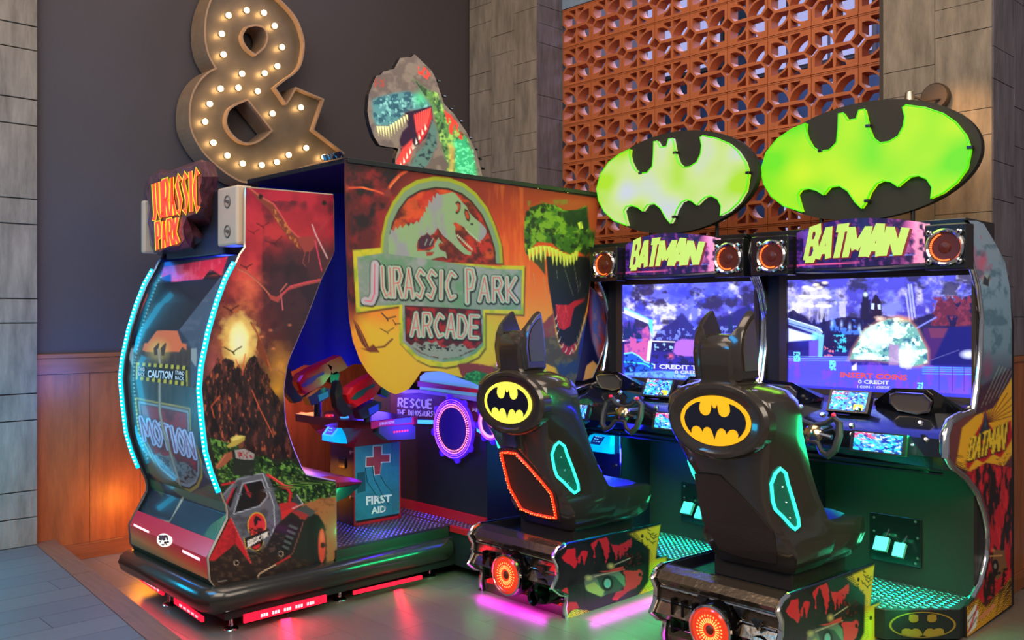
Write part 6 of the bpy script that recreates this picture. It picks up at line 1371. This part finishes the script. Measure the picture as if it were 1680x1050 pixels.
for P_ in (up_, lo_):
    for s_ in (1, -1): build('gold_lobe', MB().flat([f([(a*s_, b) for a, b in P_], .004)]), YD, ob, fixn=False)
# oval sign with the bat shape standing above the cabinet
cT = lambda P: crop(960, 140, 2.4706, P)
BATL = cT([(905, 157), (850, 180), (790, 220), (745, 275), (724, 345), (735, 400), (765, 450), (815, 490), (890, 514), (880, 480), (870, 445), (885, 425), (915, 419), (950, 428), (975, 445), (1000, 415), (1040, 408), (1075, 430), (1105, 475), (1130, 500), (1150, 470), (1165, 435), (1190, 400), (1220, 388), (1250, 393), (1277, 412), (1300, 392), (1325, 373), (1360, 367), (1395, 382), (1416, 415), (1410, 460), (1460, 438), (1515, 395), (1555, 340), (1570, 260), (1552, 205), (1510, 152), (1460, 118), (1390, 95), (1310, 84), (1297, 92), (1306, 130), (1300, 170), (1278, 210), (1240, 232), (1205, 237), (1175, 215), (1160, 180), (1142, 100), (1120, 104), (1108, 140), (1075, 145), (1055, 115), (1038, 118), (1036, 180), (1030, 235), (1000, 265), (960, 270), (930, 250), (910, 215), (902, 185)])
ty = 4.70; pT2 = Pl('Y', ty)
tpz = [pT2(*q) for q in BATL]
oc = Vector((-2.212, ty, 2.314)); a_, b_ = .592, .313
ov = [oc+Vector((math.cos(2*PI*k/64)*a_, 0, math.sin(2*PI*k/64)*b_)) for k in range(64)]
OVM = mat('oval_black_board', (30, 25, 14), .6)
OV = build('oval_sign', MB().prism([ov], (0, .045, 0)), OVM, RC)
LIME = mat('lime_lit_plastic', (140, 220, 20), .4)
def limemat(name, c1_, c2_, c3_, es):
    m = bpy.data.materials.new(name); m.use_nodes = True; nt = m.node_tree; b = nt.nodes['Principled BSDF']
    tc = nt.nodes.new('ShaderNodeTexCoord'); n_ = nt.nodes.new('ShaderNodeTexNoise'); n_.inputs['Scale'].default_value = 3.2; n_.inputs['Detail'].default_value = 1
    r = nt.nodes.new('ShaderNodeValToRGB'); e = r.color_ramp.elements; e[0].position = .36; e[0].color = (*lin(c1_), 1); e[1].position = .66; e[1].color = (*lin(c3_), 1); k = e.new(.5); k.color = (*lin(c2_), 1)
    nt.links.new(tc.outputs['Object'], n_.inputs['Vector']); nt.links.new(n_.outputs['Fac'], r.inputs[0]); nt.links.new(r.outputs[0], b.inputs['Emission Color']); b.inputs['Base Color'].default_value = (.02, .04, .005, 1)
    b.inputs['Emission Strength'].default_value = es; b.inputs['Roughness'].default_value = .4; return m
LIME = limemat('lime_lit_plastic_shape', (104, 224, 6), (164, 230, 12), (200, 236, 22), 1.05)
PALE = limemat('pale_lit_plastic_shape', (176, 230, 40), (210, 232, 150), (208, 212, 240), .93)
f0 = [p+Vector((0, -.004, 0)) for p in tpz]; cen = sum(f0, Vector())/len(f0)
BS = build('lit_bat_shape', MB().prism([[p+Vector((0, -.03, 0)) for p in tpz]], (0, .03, 0)), LIME, OV)
RIMG = mat('green_edge_glow', (60, 200, 10), .4, emit=(90, 220, 10), es=.6)
build('shape_rim', MB().tube([p+Vector((0, -.029, 0)) for p in tpz], .0045, 6, closed=True), RIMG, BS, smooth=True)
for u, v in cT([(965, 268), (1157, 168), (1568, 255), (1152, 470)]):
    c = pT2(u, v); build('sign_clip', MB().box((c.x-.012, ty-.04, c.z-.008), (c.x+.012, ty, c.z+.008), .002), BLK, OV)
for dx in (-.25, .25): build('sign_post', MB().tube([(oc.x+dx, ty+.03, 1.95), (oc.x+dx, ty+.03, 2.1)], .012, 8), BLK, RC, smooth=True)
# ---- left cabinet: copy, then the parts that differ
LC = copy_tree(RC); LC.location = (XCR-PITCH, 4.6, 0)
LC['label'] = 'racing arcade cabinet whose screen reads 1 CREDIT TO, under the paler oval sign'
for o in LC.children:
    if o.name.startswith('oval_sign'):
        o.location.y -= .08
        for c_ in o.children:
            if c_.name.startswith('lit_bat_shape'): c_.material_slots[0].link = 'OBJECT'; c_.material_slots[0].material = PALE; c_['label'] = 'pale yellow lit bat shape'
for o in RC.children:
    if o.name.startswith('oval_sign'):
        for c_ in o.children:
            if c_.name.startswith('lit_bat_shape'): c_['label'] = 'lime green lit bat shape'
for o in list(LC.children):
    if o.name.startswith('side_art'): bpy.data.objects.remove(o)
P = grid_scr(SX0, SX1, SZ0, SZ1, SY, 200, 330)
sr = painted('screen', P, art_scr_r, RC, (60, 60, 180), SCRM)
pSc = Pl('Y', SY)
TRED = mat('salmon_screen_text', (0, 0, 0), .4, emit=(250, 90, 84), es=1); TWH = mat('white_screen_text', (0, 0, 0), .4, emit=(240, 244, 255), es=1)
mb = MB(); type_text(mb, s5([(470, 812), (995, 835), (995, 880), (470, 855)]), 'INSERT COINS', pSc, .003, .035); t_ = build('screen_text', mb, TRED, sr, fixn=False)
mb = MB(); type_text(mb, s5([(610, 872), (852, 882), (852, 912), (610, 903)]), '0 CREDIT', pSc, .003, .03); build('screen_text', mb, TWH, sr, fixn=False); mb = MB(); type_text(mb, s5([(605, 918), (858, 925), (858, 945), (605, 938)]), '1 COIN - 1 CREDIT', pSc, .003, .02); build('screen_text', mb, TWH, sr, fixn=False)
def art_scr_l(p):
    sky(p, 460, 620); R = [(1015, 455), (1250, 455), (1250, 560), (1015, 560)]
    p.noise(26, 20, (90, 96, 226), .9, .45, .62, 41, R, 5); p.noise(20, 18, (190, 190, 216), .95, .52, .66, 47, R, 5); p.noise(24, 16, (40, 36, 80), .9, .5, .62, 53, R, 5); p.noise(30, 30, (60, 70, 236), .7, .5, .62, 57, R)
    p.poly(s4([(340, 640), (400, 560), (500, 500), (560, 440), (600, 400), (640, 440), (680, 500), (760, 560), (900, 500), (1020, 420), (1200, 330), (1290, 420), (1290, 700), (340, 700)]), (34, 34, 110), 3, .9, 3); p.noise(5, 5, (110, 130, 240), .8, .54, .62, 59, s4([(340, 560), (1100, 520), (1100, 700), (340, 700)]))
    for x, y, h in ((120, 640, 170), (170, 640, 150), (90, 650, 130), (215, 640, 90), (1040, 620, 200), (1210, 600, 280)): pine(p, *s4([(x, y)])[0], h/5.5, 11, (26, 40, 96))
    p.poly(s4([(78, 360), (300, 465), (300, 505), (78, 410)]), (226, 240, 255), 2); p.poly(s4([(78, 350), (310, 460), (310, 475), (78, 375)]), (110, 200, 255), 2, .8)
    p.poly(s4([(300, 465), (335, 465), (335, 620), (300, 520)]), (80, 200, 230), 1.5); p.poly(s4([(240, 560), (290, 520), (310, 600), (310, 860), (200, 860), (80, 780), (80, 690), (130, 680), (130, 620), (190, 640), (190, 680), (240, 660)]), (176, 80, 150), 1.5); p.noise(8, 8, (120, 60, 150), .8, .5, .62, 61, s4([(80, 620), (310, 520), (310, 860), (80, 860)]))
    p.poly(s4([(300, 660), (330, 660), (310, 840), (280, 840)]), (240, 250, 255), 2)
    p.poly(s4([(330, 660), (540, 670), (520, 760), (340, 750)]), (26, 26, 90), 1.5); p.line(s4([(320, 660), (535, 668)]), 1.6, (236, 226, 236)); p.noise(5, 5, (140, 190, 250), .9, .55, .62, 63, s4([(350, 680), (520, 680), (520, 750), (350, 745)]))
    p.poly(s4([(540, 670), (600, 640), (740, 650), (740, 800), (560, 800), (520, 760)]), (150, 90, 200), 3); p.blob(*s4([(500, 800)])[0], 8, 8, (236, 90, 120), .9)
    p.noise(7, 5, (30, 30, 80), .9, .5, .6, 65, s4([(330, 780), (740, 800), (740, 880), (330, 860)]))
    # dark car at the left
    p.poly(s4([(80, 770), (150, 762), (220, 800), (270, 850), (340, 870), (330, 930), (80, 960)]), (30, 80, 200), 1.5); p.line(s4([(80, 775), (150, 765), (215, 800), (265, 850), (345, 872)]), 2, (110, 220, 255)); p.line(s4([(80, 850), (250, 865), (330, 905)]), 2.4, (60, 190, 250)); p.poly(s4(ell(140, 915, 42, 40, 16)), (20, 30, 120), 1.5); p.poly(s4(ell(140, 915, 22, 22, 14)), (60, 150, 240), 1.5); p.noise(4, 4, (16, 20, 90), .8, .52, .6, 67, s4([(80, 780), (330, 860), (320, 950), (80, 950)]))
    p.poly(s4([(80, 950), (400, 930), (740, 940), (740, 1010), (80, 980)]), (90, 150, 220), 3); p.noise(5, 4, (60, 70, 170), .7, .5, .6, 69, s4([(80, 950), (740, 935), (740, 1010), (80, 985)]))
    p.poly(s4([(1200, 600), (1290, 600), (1290, 960), (1210, 960)]), (60, 90, 220), 4, .8); p.line(s4([(1200, 602), (1275, 602)]), 1.6, (236, 240, 255)); p.noise(4, 5, (110, 220, 250), .9, .52, .6, 71, s4([(1205, 620), (1280, 620), (1270, 800), (1205, 800)]))
P = grid_scr(SX0-PITCH, SX1-PITCH, SZ0, SZ1, SY, 180, 300)
mbx = MB().grid(P); uu, vv = proj(mbx.v); pp = Paint(uu, vv, (60, 60, 180)); art_scr_l(pp)
sl = build('screen', mbx, SCRM, LC, colors=pp.out())
for q_, t_, b_ in (([(345, 868), (800, 885), (800, 925), (345, 910)], '1 CREDIT TO', .035), ([(535, 925), (800, 932), (800, 962), (535, 955)], '0 CREDIT', .03), ([(530, 968), (800, 974), (800, 992), (530, 986)], '1 COIN - 1 CREDIT', .02)):
    build('screen_text', type_text(MB(), s4(q_), t_, pSc, .003, b_), TWH, sl, fixn=False)
for xo in (0, -PITCH):
    area('screen_glow', (XCR+.06+xo, 4.55, 1.4), (XCR+.06+xo, 3.4, 1.0), .8, (90, 100, 255), 5, .5)
    area('oval_sign_glow', (XCR+xo, 4.60, 2.3), (XCR+xo, 3.0, 1.0), .9, (160, 255, 60), 5, .4)
# ================================================================ RACING SEATS
XS1 = -3.38
def make_seat():
    S = thing('racing_seat_pod', (XS1, 3.7, 0), 'black racing seat pod facing the left screen, with a red lit loop on its back', 'chair', 'racing seat pods at the screens')  # seat pod bolted to the cabinet platform, kept as its own thing
    cB6 = lambda P: crop(760, 750, 3.5, P)
    XR_ = -3.065; XL_ = -3.70; pb = Pl('X', XR_)
    oc_ = cB6([(590, 502), (1135, 385), (1108, 587), (1172, 568), (1172, 648), (1150, 772), (600, 932), (580, 925), (590, 870), (600, 795), (560, 785), (518, 752), (545, 690), (550, 625), (525, 572), (548, 530)])
    O3 = [pb(*q) for q in oc_]
    # painted art follows rows of the outline
    prof = [(q[1], q[0]) for q in oc_]; vs_ = np.linspace(0, 1, 150)
    topL, topR, botL, botR = cB6([(590, 502), (1135, 385), (598, 930), (1150, 772)])
    le = cB6([(590, 502), (548, 530), (525, 572), (550, 625), (545, 690), (518, 752), (560, 785), (600, 795), (590, 870), (597, 930)]); re = cB6([(1135, 385), (1129, 430), (1122, 480), (1115, 530), (1108, 585), (1172, 568), (1172, 648), (1168, 690), (1158, 740), (1150, 772)])
    L_ = lerp_poly(le, range(10), 170); R_ = lerp_poly(re, range(10), 170)
    P = [[pb(*(L_[i]*(1-j/169)+R_[i]*(j/169)), .0015) for j in range(170)] for i in range(170)]
    c9 = lambda P: crop(920, 850, 5.8333, P)
    def art(p):
        p.c[:] = (30, 26, 28)
        p.noise(14, 26, (14, 12, 14), .8, .5, .6, 3)
        yel = c9([(640, 150), (960, 60), (910, 385), (1015, 370), (1010, 700), (740, 745), (840, 600), (850, 300), (700, 190)]); p.poly(yel, (224, 170, 40), 4)
        halftone(p, c9([(480, 170), (700, 110), (790, 230), (880, 330), (890, 640), (760, 760), (760, 600), (800, 400), (640, 220), (520, 230)]), (18, 14, 12), 2.7, .62, .18, lambda u, v: ((u-1000)+(845+60-v)*0)/75)
        halftone(p, c9([(40, 960), (120, 870), (330, 890), (280, 925)]), (214, 176, 50), 3, .6, .3, lambda u, v: (u-925)/50)
        for P_ in ([(10, 380), (60, 300), (130, 290), (160, 420), (140, 480), (80, 440), (40, 420)], [(160, 390), (200, 310), (260, 320), (255, 360), (225, 440), (200, 360), (175, 440)], [(285, 250), (350, 200), (440, 180), (470, 250), (460, 360), (430, 440), (415, 320), (385, 260), (365, 210), (330, 280), (320, 440), (315, 300)], [(480, 250), (560, 260), (620, 230), (680, 190), (680, 290), (640, 300), (640, 360), (610, 330), (600, 370), (590, 310), (570, 390), (555, 310), (530, 400), (510, 320)], [(600, 500), (780, 500), (780, 600), (700, 680), (620, 720), (540, 790), (480, 790), (530, 710), (600, 690), (620, 600)], [(0, 690), (60, 660), (70, 720), (30, 710)], [(70, 800), (150, 800), (180, 860), (100, 880), (60, 930)]): p.poly(c9(P_), (206, 34, 46), 1.1, 1, 2.4, 4.5)
        p.noise(4, 3.5, (120, 14, 24), .8, .5, .6, 9, c9([(620, 320), (780, 330), (760, 470), (620, 470)])); p.noise(3, 3, (10, 8, 10), .9, .5, .58, 12, c9([(600, 280), (790, 200), (800, 480), (640, 470)]))
        # low dark car
        p.poly(c9([(225, 600), (300, 540), (430, 520), (560, 510), (610, 560), (620, 650), (500, 690), (400, 750), (300, 720), (240, 690)]), (92, 100, 84), 1.4); p.poly(c9([(240, 700), (400, 755), (480, 720), (500, 800), (330, 880), (230, 850)]), (22, 28, 28), 2)
        p.poly(c9([(340, 560), (440, 540), (520, 560), (600, 650), (560, 700), (440, 730), (400, 720)]), (44, 56, 50), 1.4); p.poly(c9(ell(447, 625, 56, 72, 18)), (14, 18, 20), 1); p.poly(c9(ell(447, 625, 34, 46, 18)), (110, 130, 130), 1); p.poly(c9(ell(450, 630, 14, 20, 12)), (60, 130, 140), 1); p.poly(c9([(235, 650), (320, 610), (420, 700), (390, 755), (260, 700)]), (150, 130, 80), 2)
        p.blob(*c9([(265, 570)])[0], 8, 6, (180, 190, 110), 1, .6); p.blob(*c9([(480, 460)])[0], 8, 7, (214, 200, 110), 1, .6); p.line(c9([(320, 560), (612, 490)]), 1.8, (170, 160, 120)); p.line(c9([(520, 445), (665, 382)]), 1.8, (176, 166, 126)); p.poly(c9([(360, 510), (470, 500), (520, 480), (600, 460), (600, 500), (420, 520)]), (196, 60, 50), 1.2)
        for x, y, s_, r_ in ((860, 150, 5.0, .2), (890, 190, 5.6, .1), (900, 165, 3.7, -.2), (830, 200, 3.7, .6), (880, 230, 5.6, .1), (815, 270, 3.7, 0), (840, 110, 3.1, .9)): bird(p, *c9([(x, y)])[0], s_, (40, 14, 14), 1.1, r_)
        for x, y in ((780, 172), (915, 487), (758, 540)): p.blob(*c9([(x, y)])[0], 2.6, 3.4, (10, 8, 8), 1, .3)
    painted('base_art', P, art, S, (30, 26, 28))
    build('base_side', MB().prism([O3], (-.016, 0, 0)), BLKM, S)
    build('base_side', MB().prism([[Vector((XL_, p.y, p.z)) for p in O3]], (.016, 0, 0)), BLKM, S)
    edge_ = [pb(*q) for q in le]
    for x in (XR_-.006, XL_+.006):
        build('chrome_edge', MB().tube([Vector((x, p.y-.004, p.z)) for p in edge_]+[], .012, 8), CHR, S, smooth=True)
        build('chrome_top_edge', MB().tube([Vector((x, O3[0].y, O3[0].z+.002)), Vector((x, O3[1].y, O3[1].z+.002))], .006, 8), mat('blue_tinted_chrome', (150, 170, 220), .15, 1.), S, smooth=True)
    y0, y1, z0, z1 = min(p.y for p in O3), max(p.y for p in O3), .03, O3[0].z
    BR_ = mat('smoked_bronze_chrome', (120, 104, 86), .18, .85, bump=.25, bscale=18)
    prf = [(edge_[i].y+.012, edge_[i].z) for i in range(len(edge_))]
    secs = [[Vector((x, y+(0 if abs(x-XS1) > .2 else -.0), z)) for y, z in prf]+[Vector((x, 3.34, prf[-1][1])), Vector((x, 3.34, prf[0][1]))] for x in (XL_+.016, XR_-.016)]
    rf = build('rear_fascia', MB().loft(secs), BR_, S)
    build('base_body', MB().box((XL_+.016, 3.44, .035), (XR_-.016, 4.0, .30)), BLKM, S)
    build('top_deck', MB().box((XL_+.016, y0+.06, .300), (XR_-.016, 4.0, .318), .002), mat('black_textured_deck', (18, 20, 24), .3, bump=.3, bscale=160), S)
    # ribs, exhausts and lamp of the fascia
    for k, z in enumerate((.285, .225, .09)):
        yy = float(np.interp(-z, [-a[1] for a in prf], [a[0] for a in prf]))-.004
        build('fascia_rib', MB().tube([(XL_+.03, yy, z), (XR_-.03, yy, z)], .006, 8), CHR, rf, smooth=True)
    for k, (dx, z) in enumerate(((-.06, .29), (.12, .28), (.20, .25))):
        build('fascia_notch', MB().loft([[Vector((XS1+dx+a, 3.27-b, zz)) for a, zz in ((-.025, z), (.025, z), (.01, z-.04))] for b in (.03, -.03)]), BLK, rf)
    LENS = mat('fiery_lens', (180, 40, 20), .15, emit=(235, 60, 24), es=.75, coat=.6)
    c = Vector((XS1+.02, 3.185, .182))
    th = build('jet_housing', MB().lathe(c, (0, 1, 0), [(.088, 0), (.104, .004), (.112, .03), (.108, .09), (.095, .13), (.11, .16), (.11, .24)], 32), mat('black_chrome', (40, 38, 40), .12, .9), S, smooth=True)
    build('jet_rim', MB().lathe(c, (0, -1, 0), [(.104, -.004), (.103, .008), (.094, .010), (.090, 0)], 32), CHR, th, smooth=True)
    build('jet_lens', MB().lathe(c, (0, -1, 0), [(.091, 0), (.08, .008), (.05, .005), (.001, .002)], 32), LENS, th, smooth=True)
    m = MB()
    for k in range(26):
        a = 2*PI*k/26
        for r1, r2 in ((.03, .05), (.056, .064)): 
            d = Vector((math.cos(a), 0, math.sin(a))); t_ = Vector((-math.sin(a), 0, math.cos(a)))*.0028; q = c+Vector((0, -.010, 0)); m.add([q+d*r1-t_, q+d*r2-t_, q+d*r2+t_, q+d*r1+t_], [(0, 1, 2, 3)])
    o = build('lens_facet', m, mat('pale_flame', (255, 200, 110), .3, emit=(255, 170, 80), es=1.1), th, fixn=False); o['kind'] = 'stuff'
    build('lens_core', MB().lathe(c+Vector((0, -.006, 0)), (0, -1, 0), [(.020, 0), (.012, .006), (.001, .008)], 14), mat('brown_core', (90, 40, 24), .3), th, smooth=True)
    build('exhaust_pipe', MB().lathe((XS1+.22, 3.235, .13), (0.1, 1, 0), [(.045, .01), (.062, 0), (.066, .02), (.06, .1), (.06, .2)], 24), mat('black_chrome'), S, smooth=True)
    build('exhaust_pipe', MB().lathe((XS1+.15, 3.24, .085), (0.1, 1, 0), [(.03, .01), (.042, 0), (.045, .02), (.04, .2)], 20), mat('black_chrome'), S, smooth=True)
    for k in range(3): build('fascia_fin', MB().loft([[Vector((XS1-.22+k*.055+a*.3, 3.235+b, z)) for a, b in ((0, 0), (.05, 0), (.05, .06), (0, .06))] for z, a in ((.10+k*.02, 0), (.25, 0))]), mat('black_chrome'), rf)
    for (x, y) in ((XL_+.16, 3.42), (XL_+.28, 3.36), (XR_-.12, 3.36), (XR_-.04, 3.42), (XR_-.05, 3.95)):
        build('castor', MB().lathe((x, y, 0), (0, 0, 1), [(.001, 0), (.022, 0), (.024, .008), (.01, .014), (.01, .05), (.001, .05)], 14), CHR, S, smooth=True)
    MG = mat('magenta_light_strip', (255, 60, 255), .3, emit=(255, 60, 255), es=9)
    build('underglow_strip', MB().box((XL_+.10, 3.375, .042), (XR_-.03, 3.387, .052)), MG, S)
    build('underglow_strip', MB().box((XR_-.035, 3.42, .042), (XR_-.023, 3.98, .052)), MG, S)
    # pedestal
    build('pedestal', MB().box((XS1-.17, 3.47, .318), (XS1+.22, 3.95, .405), .003), mat('bronze_black', (44, 36, 30), .4), S)
    # shell of the seat
    SH = mat('glossy_brown_black_shell', (50, 43, 37), .2, coat=.6)
    cx_ = lambda z: XS1+float(np.interp(z, [.45, .95], [.04, .0]))
    SC = [(.395, .19, .20, 3.45, 3.72), (.43, .21, .218, 3.43, 3.76), (.50, .235, .240, 3.40, 3.78), (.56, .205, .247, 3.385, 3.74), (.63, .168, .25, 3.36, 3.69), (.72, .165, .252, 3.325, 3.63), (.82, .19, .255, 3.285, 3.58), (.92, .225, .26, 3.25, 3.54), (1.0, .248, .268, 3.225, 3.50), (1.08, .258, .272, 3.215, 3.48), (1.14, .252, .268, 3.217, 3.46), (1.18, .205, .235, 3.225, 3.44), (1.208, .12, .15, 3.235, 3.40)]
    def yb(z): return float(np.interp(z, [a[0] for a in SC], [a[3] for a in SC]))
    def prm(z): return [float(np.interp(z, [a[0] for a in SC], [a[i] for a in SC])) for i in (1, 2, 3, 4)]
    def facet(z, t):
        wb, w, b, f = prm(z); y1_ = b+.02+.62*(f-b-.02); return Vector((cx_(z)+wb+(w-wb)*t, b+.02+(y1_-b-.02)*t, z))
    def sec(z, wb, w, b, f, c_):
        y1_ = b+.02+.62*(f-b-.02)
        R_ = [(wb-.03, b), (wb, b+.02), (w, y1_), (w*1.0, f-.03), (w-.03, f), (w*.5, f-.03)]
        return [Vector((c_+x, y, z)) for x, y in [(-x, y) for x, y in R_]+R_[::-1]]
    sh_ = build('back_shell', MB().loft([sec(*q, cx_(q[0])) for q in SC]), SH, S, smooth=True)
    # headrest with two ears
    HS = [(1.19, .13, 3.225, 3.38), (1.225, .095, 3.225, 3.375), (1.28, .096, 3.215, 3.372), (1.34, .1, 3.215, 3.37), (1.385, .096, 3.222, 3.365), (1.41, .07, 3.24, 3.35), (1.418, .04, 3.26, 3.33)]
    hr = build('headrest', MB().loft([[Vector((XS1+x, y, z)) for x, y in ((-w+.03, b), (-w, b+.03), (-w, f), (w, f), (w, b+.03), (w-.03, b))] for z, w, b, f in HS]), SH, S, smooth=True)
    for s_ in (-1, 1):
        x = XS1+s_*.1; ear = [(3.222, 1.33), (3.232, 1.40), (3.255, 1.45), (3.30, 1.495), (3.335, 1.517), (3.345, 1.48), (3.362, 1.40), (3.372, 1.30), (3.375, 1.22), (3.24, 1.22)]
        e0 = [Vector((x+s_*.004, a, b)) for a, b in ear]; ctr = sum(e0, Vector())/len(e0)
        e1_ = [ctr+(p-ctr)*.93+Vector((s_*.014, 0, 0)) for p in e0]; e2_ = [p+Vector((-s_*.05*(0.35 if p.z > 1.45 else 1), 0, 0)) for p in e0]
        build('ear', MB().loft([e2_, e0, e1_]), SH, hr, smooth=True)
        build('ear_panel', MB().prism([[ctr+(p-ctr)*.74+Vector((s_*.0155, 0, 0)) for p in e0]], (s_*.004, 0, 0)), mat('brown_leather_panel', (74, 60, 48), .4), hr)
    # shoulder facets, seat pan, cushion
    PS = [(3.52, .222, .80, .56, .40), (3.60, .228, .69, .54, .395), (3.68, .236, .605, .525, .395), (3.78, .246, .575, .52, .395), (3.92, .256, .568, .535, .40), (4.03, .252, .562, .55, .425), (4.075, .225, .55, .545, .48)]
    build('seat_pan', MB().loft([[Vector((XS1+.02+x, y, z)) for x, z in ((-w*.92, zb), (w*.92, zb), (w*1.02, (zb+zt)/2), (w, zt), (w-.035, zt+.006), (w-.085, zc), (-w+.085, zc), (-w+.035, zt+.006), (-w, zt), (-w*1.02, (zb+zt)/2))] for y, w, zt, zc, zb in PS]), SH, S, smooth=True)
    build('cushion', MB().loft([[Vector((XS1+.02+x*w/.24, y, z+dz)) for x, dz in ((-.145, -.01), (.145, -.01), (.15, .012), (.09, .022), (-.09, .022), (-.15, .012))] for (y, w, zt, z, zb) in [(a, b, c, d, e) for a, b, c, d, e in PS[1:6]]]), mat('navy_vinyl', (34, 36, 90), .3), S, smooth=True)
    build('back_cushion', MB().loft([[Vector((XS1+x, f-.028+dy, z)) for x, dy in ((-w*.6, 0), (w*.6, 0), (w*.55, .02), (-w*.55, .02))] for z, w, b, f in [(q[0], q[2], q[3], q[4]) for q in SC[3:10]]]), mat('navy_vinyl'), S, smooth=True)
    # oval emblem in a raised rim
    C = Vector((XS1+.018, 3.205, 1.052)); E_ = arc(0, 0, 1, 1, 0, 360, 40)[:-1]
    rr = []
    for kx, kz, o in ((.252, .166, -.05), (.250, .164, .0), (.236, .154, .014), (.215, .138, .016), (.192, .122, .006)): rr.append([C+Vector((a*kx, -o, b*kz)) for a, b in E_])
    rm = build('emblem_rim', MB().loft(rr), SH, S, smooth=True)
    emblem(rm, C+Vector((-.005, -.005, 0)), Vector((1, 0, 0)), Vector((0, 0, 1)), Vector((0, -1, 0)), .174, .106, YEL)
    return S, yb, cx_, SH, facet
S1, yb, cxf, SHM, facet = make_seat()
# back panel outline and side loop measured on the right-hand seat, moved into the left seat's frame
DX, DY = PITCH, .09
cF = lambda P: crop(1060, 750, 3.5, P)
bp = [PY(u, v, 3.44) for u, v in cF([(322, 88), (385, 86), (470, 98), (545, 190), (640, 320), (712, 430), (715, 560), (700, 632), (640, 625), (480, 590), (372, 545), (305, 370), (308, 230)])]
bp = [Vector((p.x-DX, yb(p.z), p.z)) for p in bp]
gr_ = build('back_grille', MB().prism([[p+Vector((0, -.006, 0)) for p in bp]], (0, .03, 0)), mat('dark_mesh_grille', (46, 38, 30), .5, bump=.4, bscale=300), S1)
side = []
for u, v in cF([(765, 62), (795, 90), (808, 150), (835, 240), (868, 350), (872, 392), (850, 412), (820, 390), (780, 340), (730, 298), (690, 290), (686, 250), (705, 150), (735, 90)]):
    t = .4
    for it in range(12):   # slide along the shell's slanted flank until it sits on the measured sight line
        p = facet(1.5-(v-516)/1500*3.86, t); q = p+Vector((DX, DY, 0)); d = q.x*FW[0]+q.y*FW[1]; z = 1.5-(v-516)/1500*d
        best = min((abs(840+1500*((facet(z, k/40).x+DX)*RT[0]+(facet(z, k/40).y+DY)*RT[1])/((facet(z, k/40).x+DX)*FW[0]+(facet(z, k/40).y+DY)*FW[1])-u), k/40) for k in range(2, 39)); t = best[1]
    p = facet(z, t); side.append(p+Vector((.008, -.004, 0)))
NEON = mat('mint_neon_tube', (60, 255, 210), .3, emit=(50, 245, 205), es=1.5)
sp_ = build('side_window', MB().prism([[p+Vector((-.003, .002, 0)) for p in side]], (-.03, .012, 0)), mat('dark_green_window', (16, 90, 74), .2, emit=(10, 90, 70), es=.4, coat=.4), S1)
build('neon_loop', MB().tube(side, .0075, 8, closed=True), NEON, sp_, smooth=True)
mir = [Vector((2*cxf(p.z)-p.x, p.y, p.z)) for p in side]
sp2 = build('side_window', MB().prism([[p+Vector((.002, 0, 0)) for p in mir]], (.02, 0, 0)), mat('dark_green_window'), S1)
build('neon_loop', MB().tube(mir, .007, 8, closed=True), NEON, sp2, smooth=True)
for k in range(3):
    p = side[0].lerp(side[6], .25+k*.25)+Vector((.004, -.02, -.01)); build('window_screw', MB().lathe(p, (1, 0, 0), [(.005, 0), (.003, .004), (.0001, .005)], 8), CHR, sp_, smooth=True)
S2 = copy_tree(S1); S2.location = (XS1+DX, 3.7+.06, 0); S2['label'] = 'black racing seat pod facing the right screen, nearest the camera, with an unlit back panel'
for o in S2.children:
    if any(o.name.startswith(k) for k in ('back_shell', 'headrest', 'seat_pan', 'cushion', 'back_cushion', 'emblem_rim', 'back_grille', 'side_window', 'pedestal')): o.location.y += .03
YEL2 = mat('golden_emblem', (236, 178, 20), .4, emit=(236, 170, 10), es=.55)
for o in S2.children:
    if o.name.startswith('emblem_rim'):
        for c_ in o.children:
            if c_.name.startswith('bat_emblem'): c_.material_slots[0].link = 'OBJECT'; c_.material_slots[0].material = YEL2; c_['label'] = 'golden yellow oval bat emblem'
for o in S1.children:
    if o.name.startswith('emblem_rim'):
        for c_ in o.children:
            if c_.name.startswith('bat_emblem'): c_['label'] = 'pale yellow lit oval bat emblem'
cen = sum(bp, Vector())/len(bp)
lp = [cen+(p-cen)*.88+Vector((0, -.012, 0)) for p in bp]
lp = [Vector((p.x, yb(p.z)-.014, p.z)) for p in lp]
gr1 = [o for o in S1.children if o.name.startswith('back_grille')][0]
l_ = build('led_loop', MB().tube(lp, .008, 8, closed=True), mat('red_led_band', (220, 40, 20), .3, emit=(235, 50, 20), es=1.1), gr1, smooth=True, label='red lit loop round the back panel')
dots = MB(); n_ = len(lp)
for i in range(n_):
    a, b = lp[i], lp[(i+1) % n_]; k = max(1, int((b-a).length/.014))
    for j in range(k): q = a.lerp(b, j/k)+Vector((rnd.uniform(-.004, .004), -.008, rnd.uniform(-.003, .003))); dots.lathe(q, (0, -1, 0), [(.0035, 0), (.002, .003), (.0001, .003)], 5)
o = build('diode', dots, mat('orange_led', (255, 150, 80), .3, emit=(255, 130, 60), es=3), l_); o['kind'] = 'stuff'
def down(name, x, y, z, sx, sy, col, pw):
    d = bpy.data.lights.new(name, 'AREA'); d.shape = 'RECTANGLE'; d.size = sx; d.size_y = sy; d.color = lin(col); d.energy = pw
    o = bpy.data.objects.new(name, d); COL.objects.link(o); o.location = (x, y, z); return o
for o_, yy in ((S1, 0), (S2, .06)):
    X = o_.location.x
    down('magenta_underglow', X-.02, 3.25+yy, .03, .50, .05, (255, 30, 255), 1.1)
    down('magenta_underglow', X+.41, 3.66+yy, .03, .05, .55, (255, 30, 255), 1.1)
    down('green_underglow', X, 3.24+yy, .16, .7, .03, (0, 255, 140), 1.3)
    down('green_underglow', X+.44, 3.7+yy, .16, .03, .9, (0, 255, 140), 2.0)
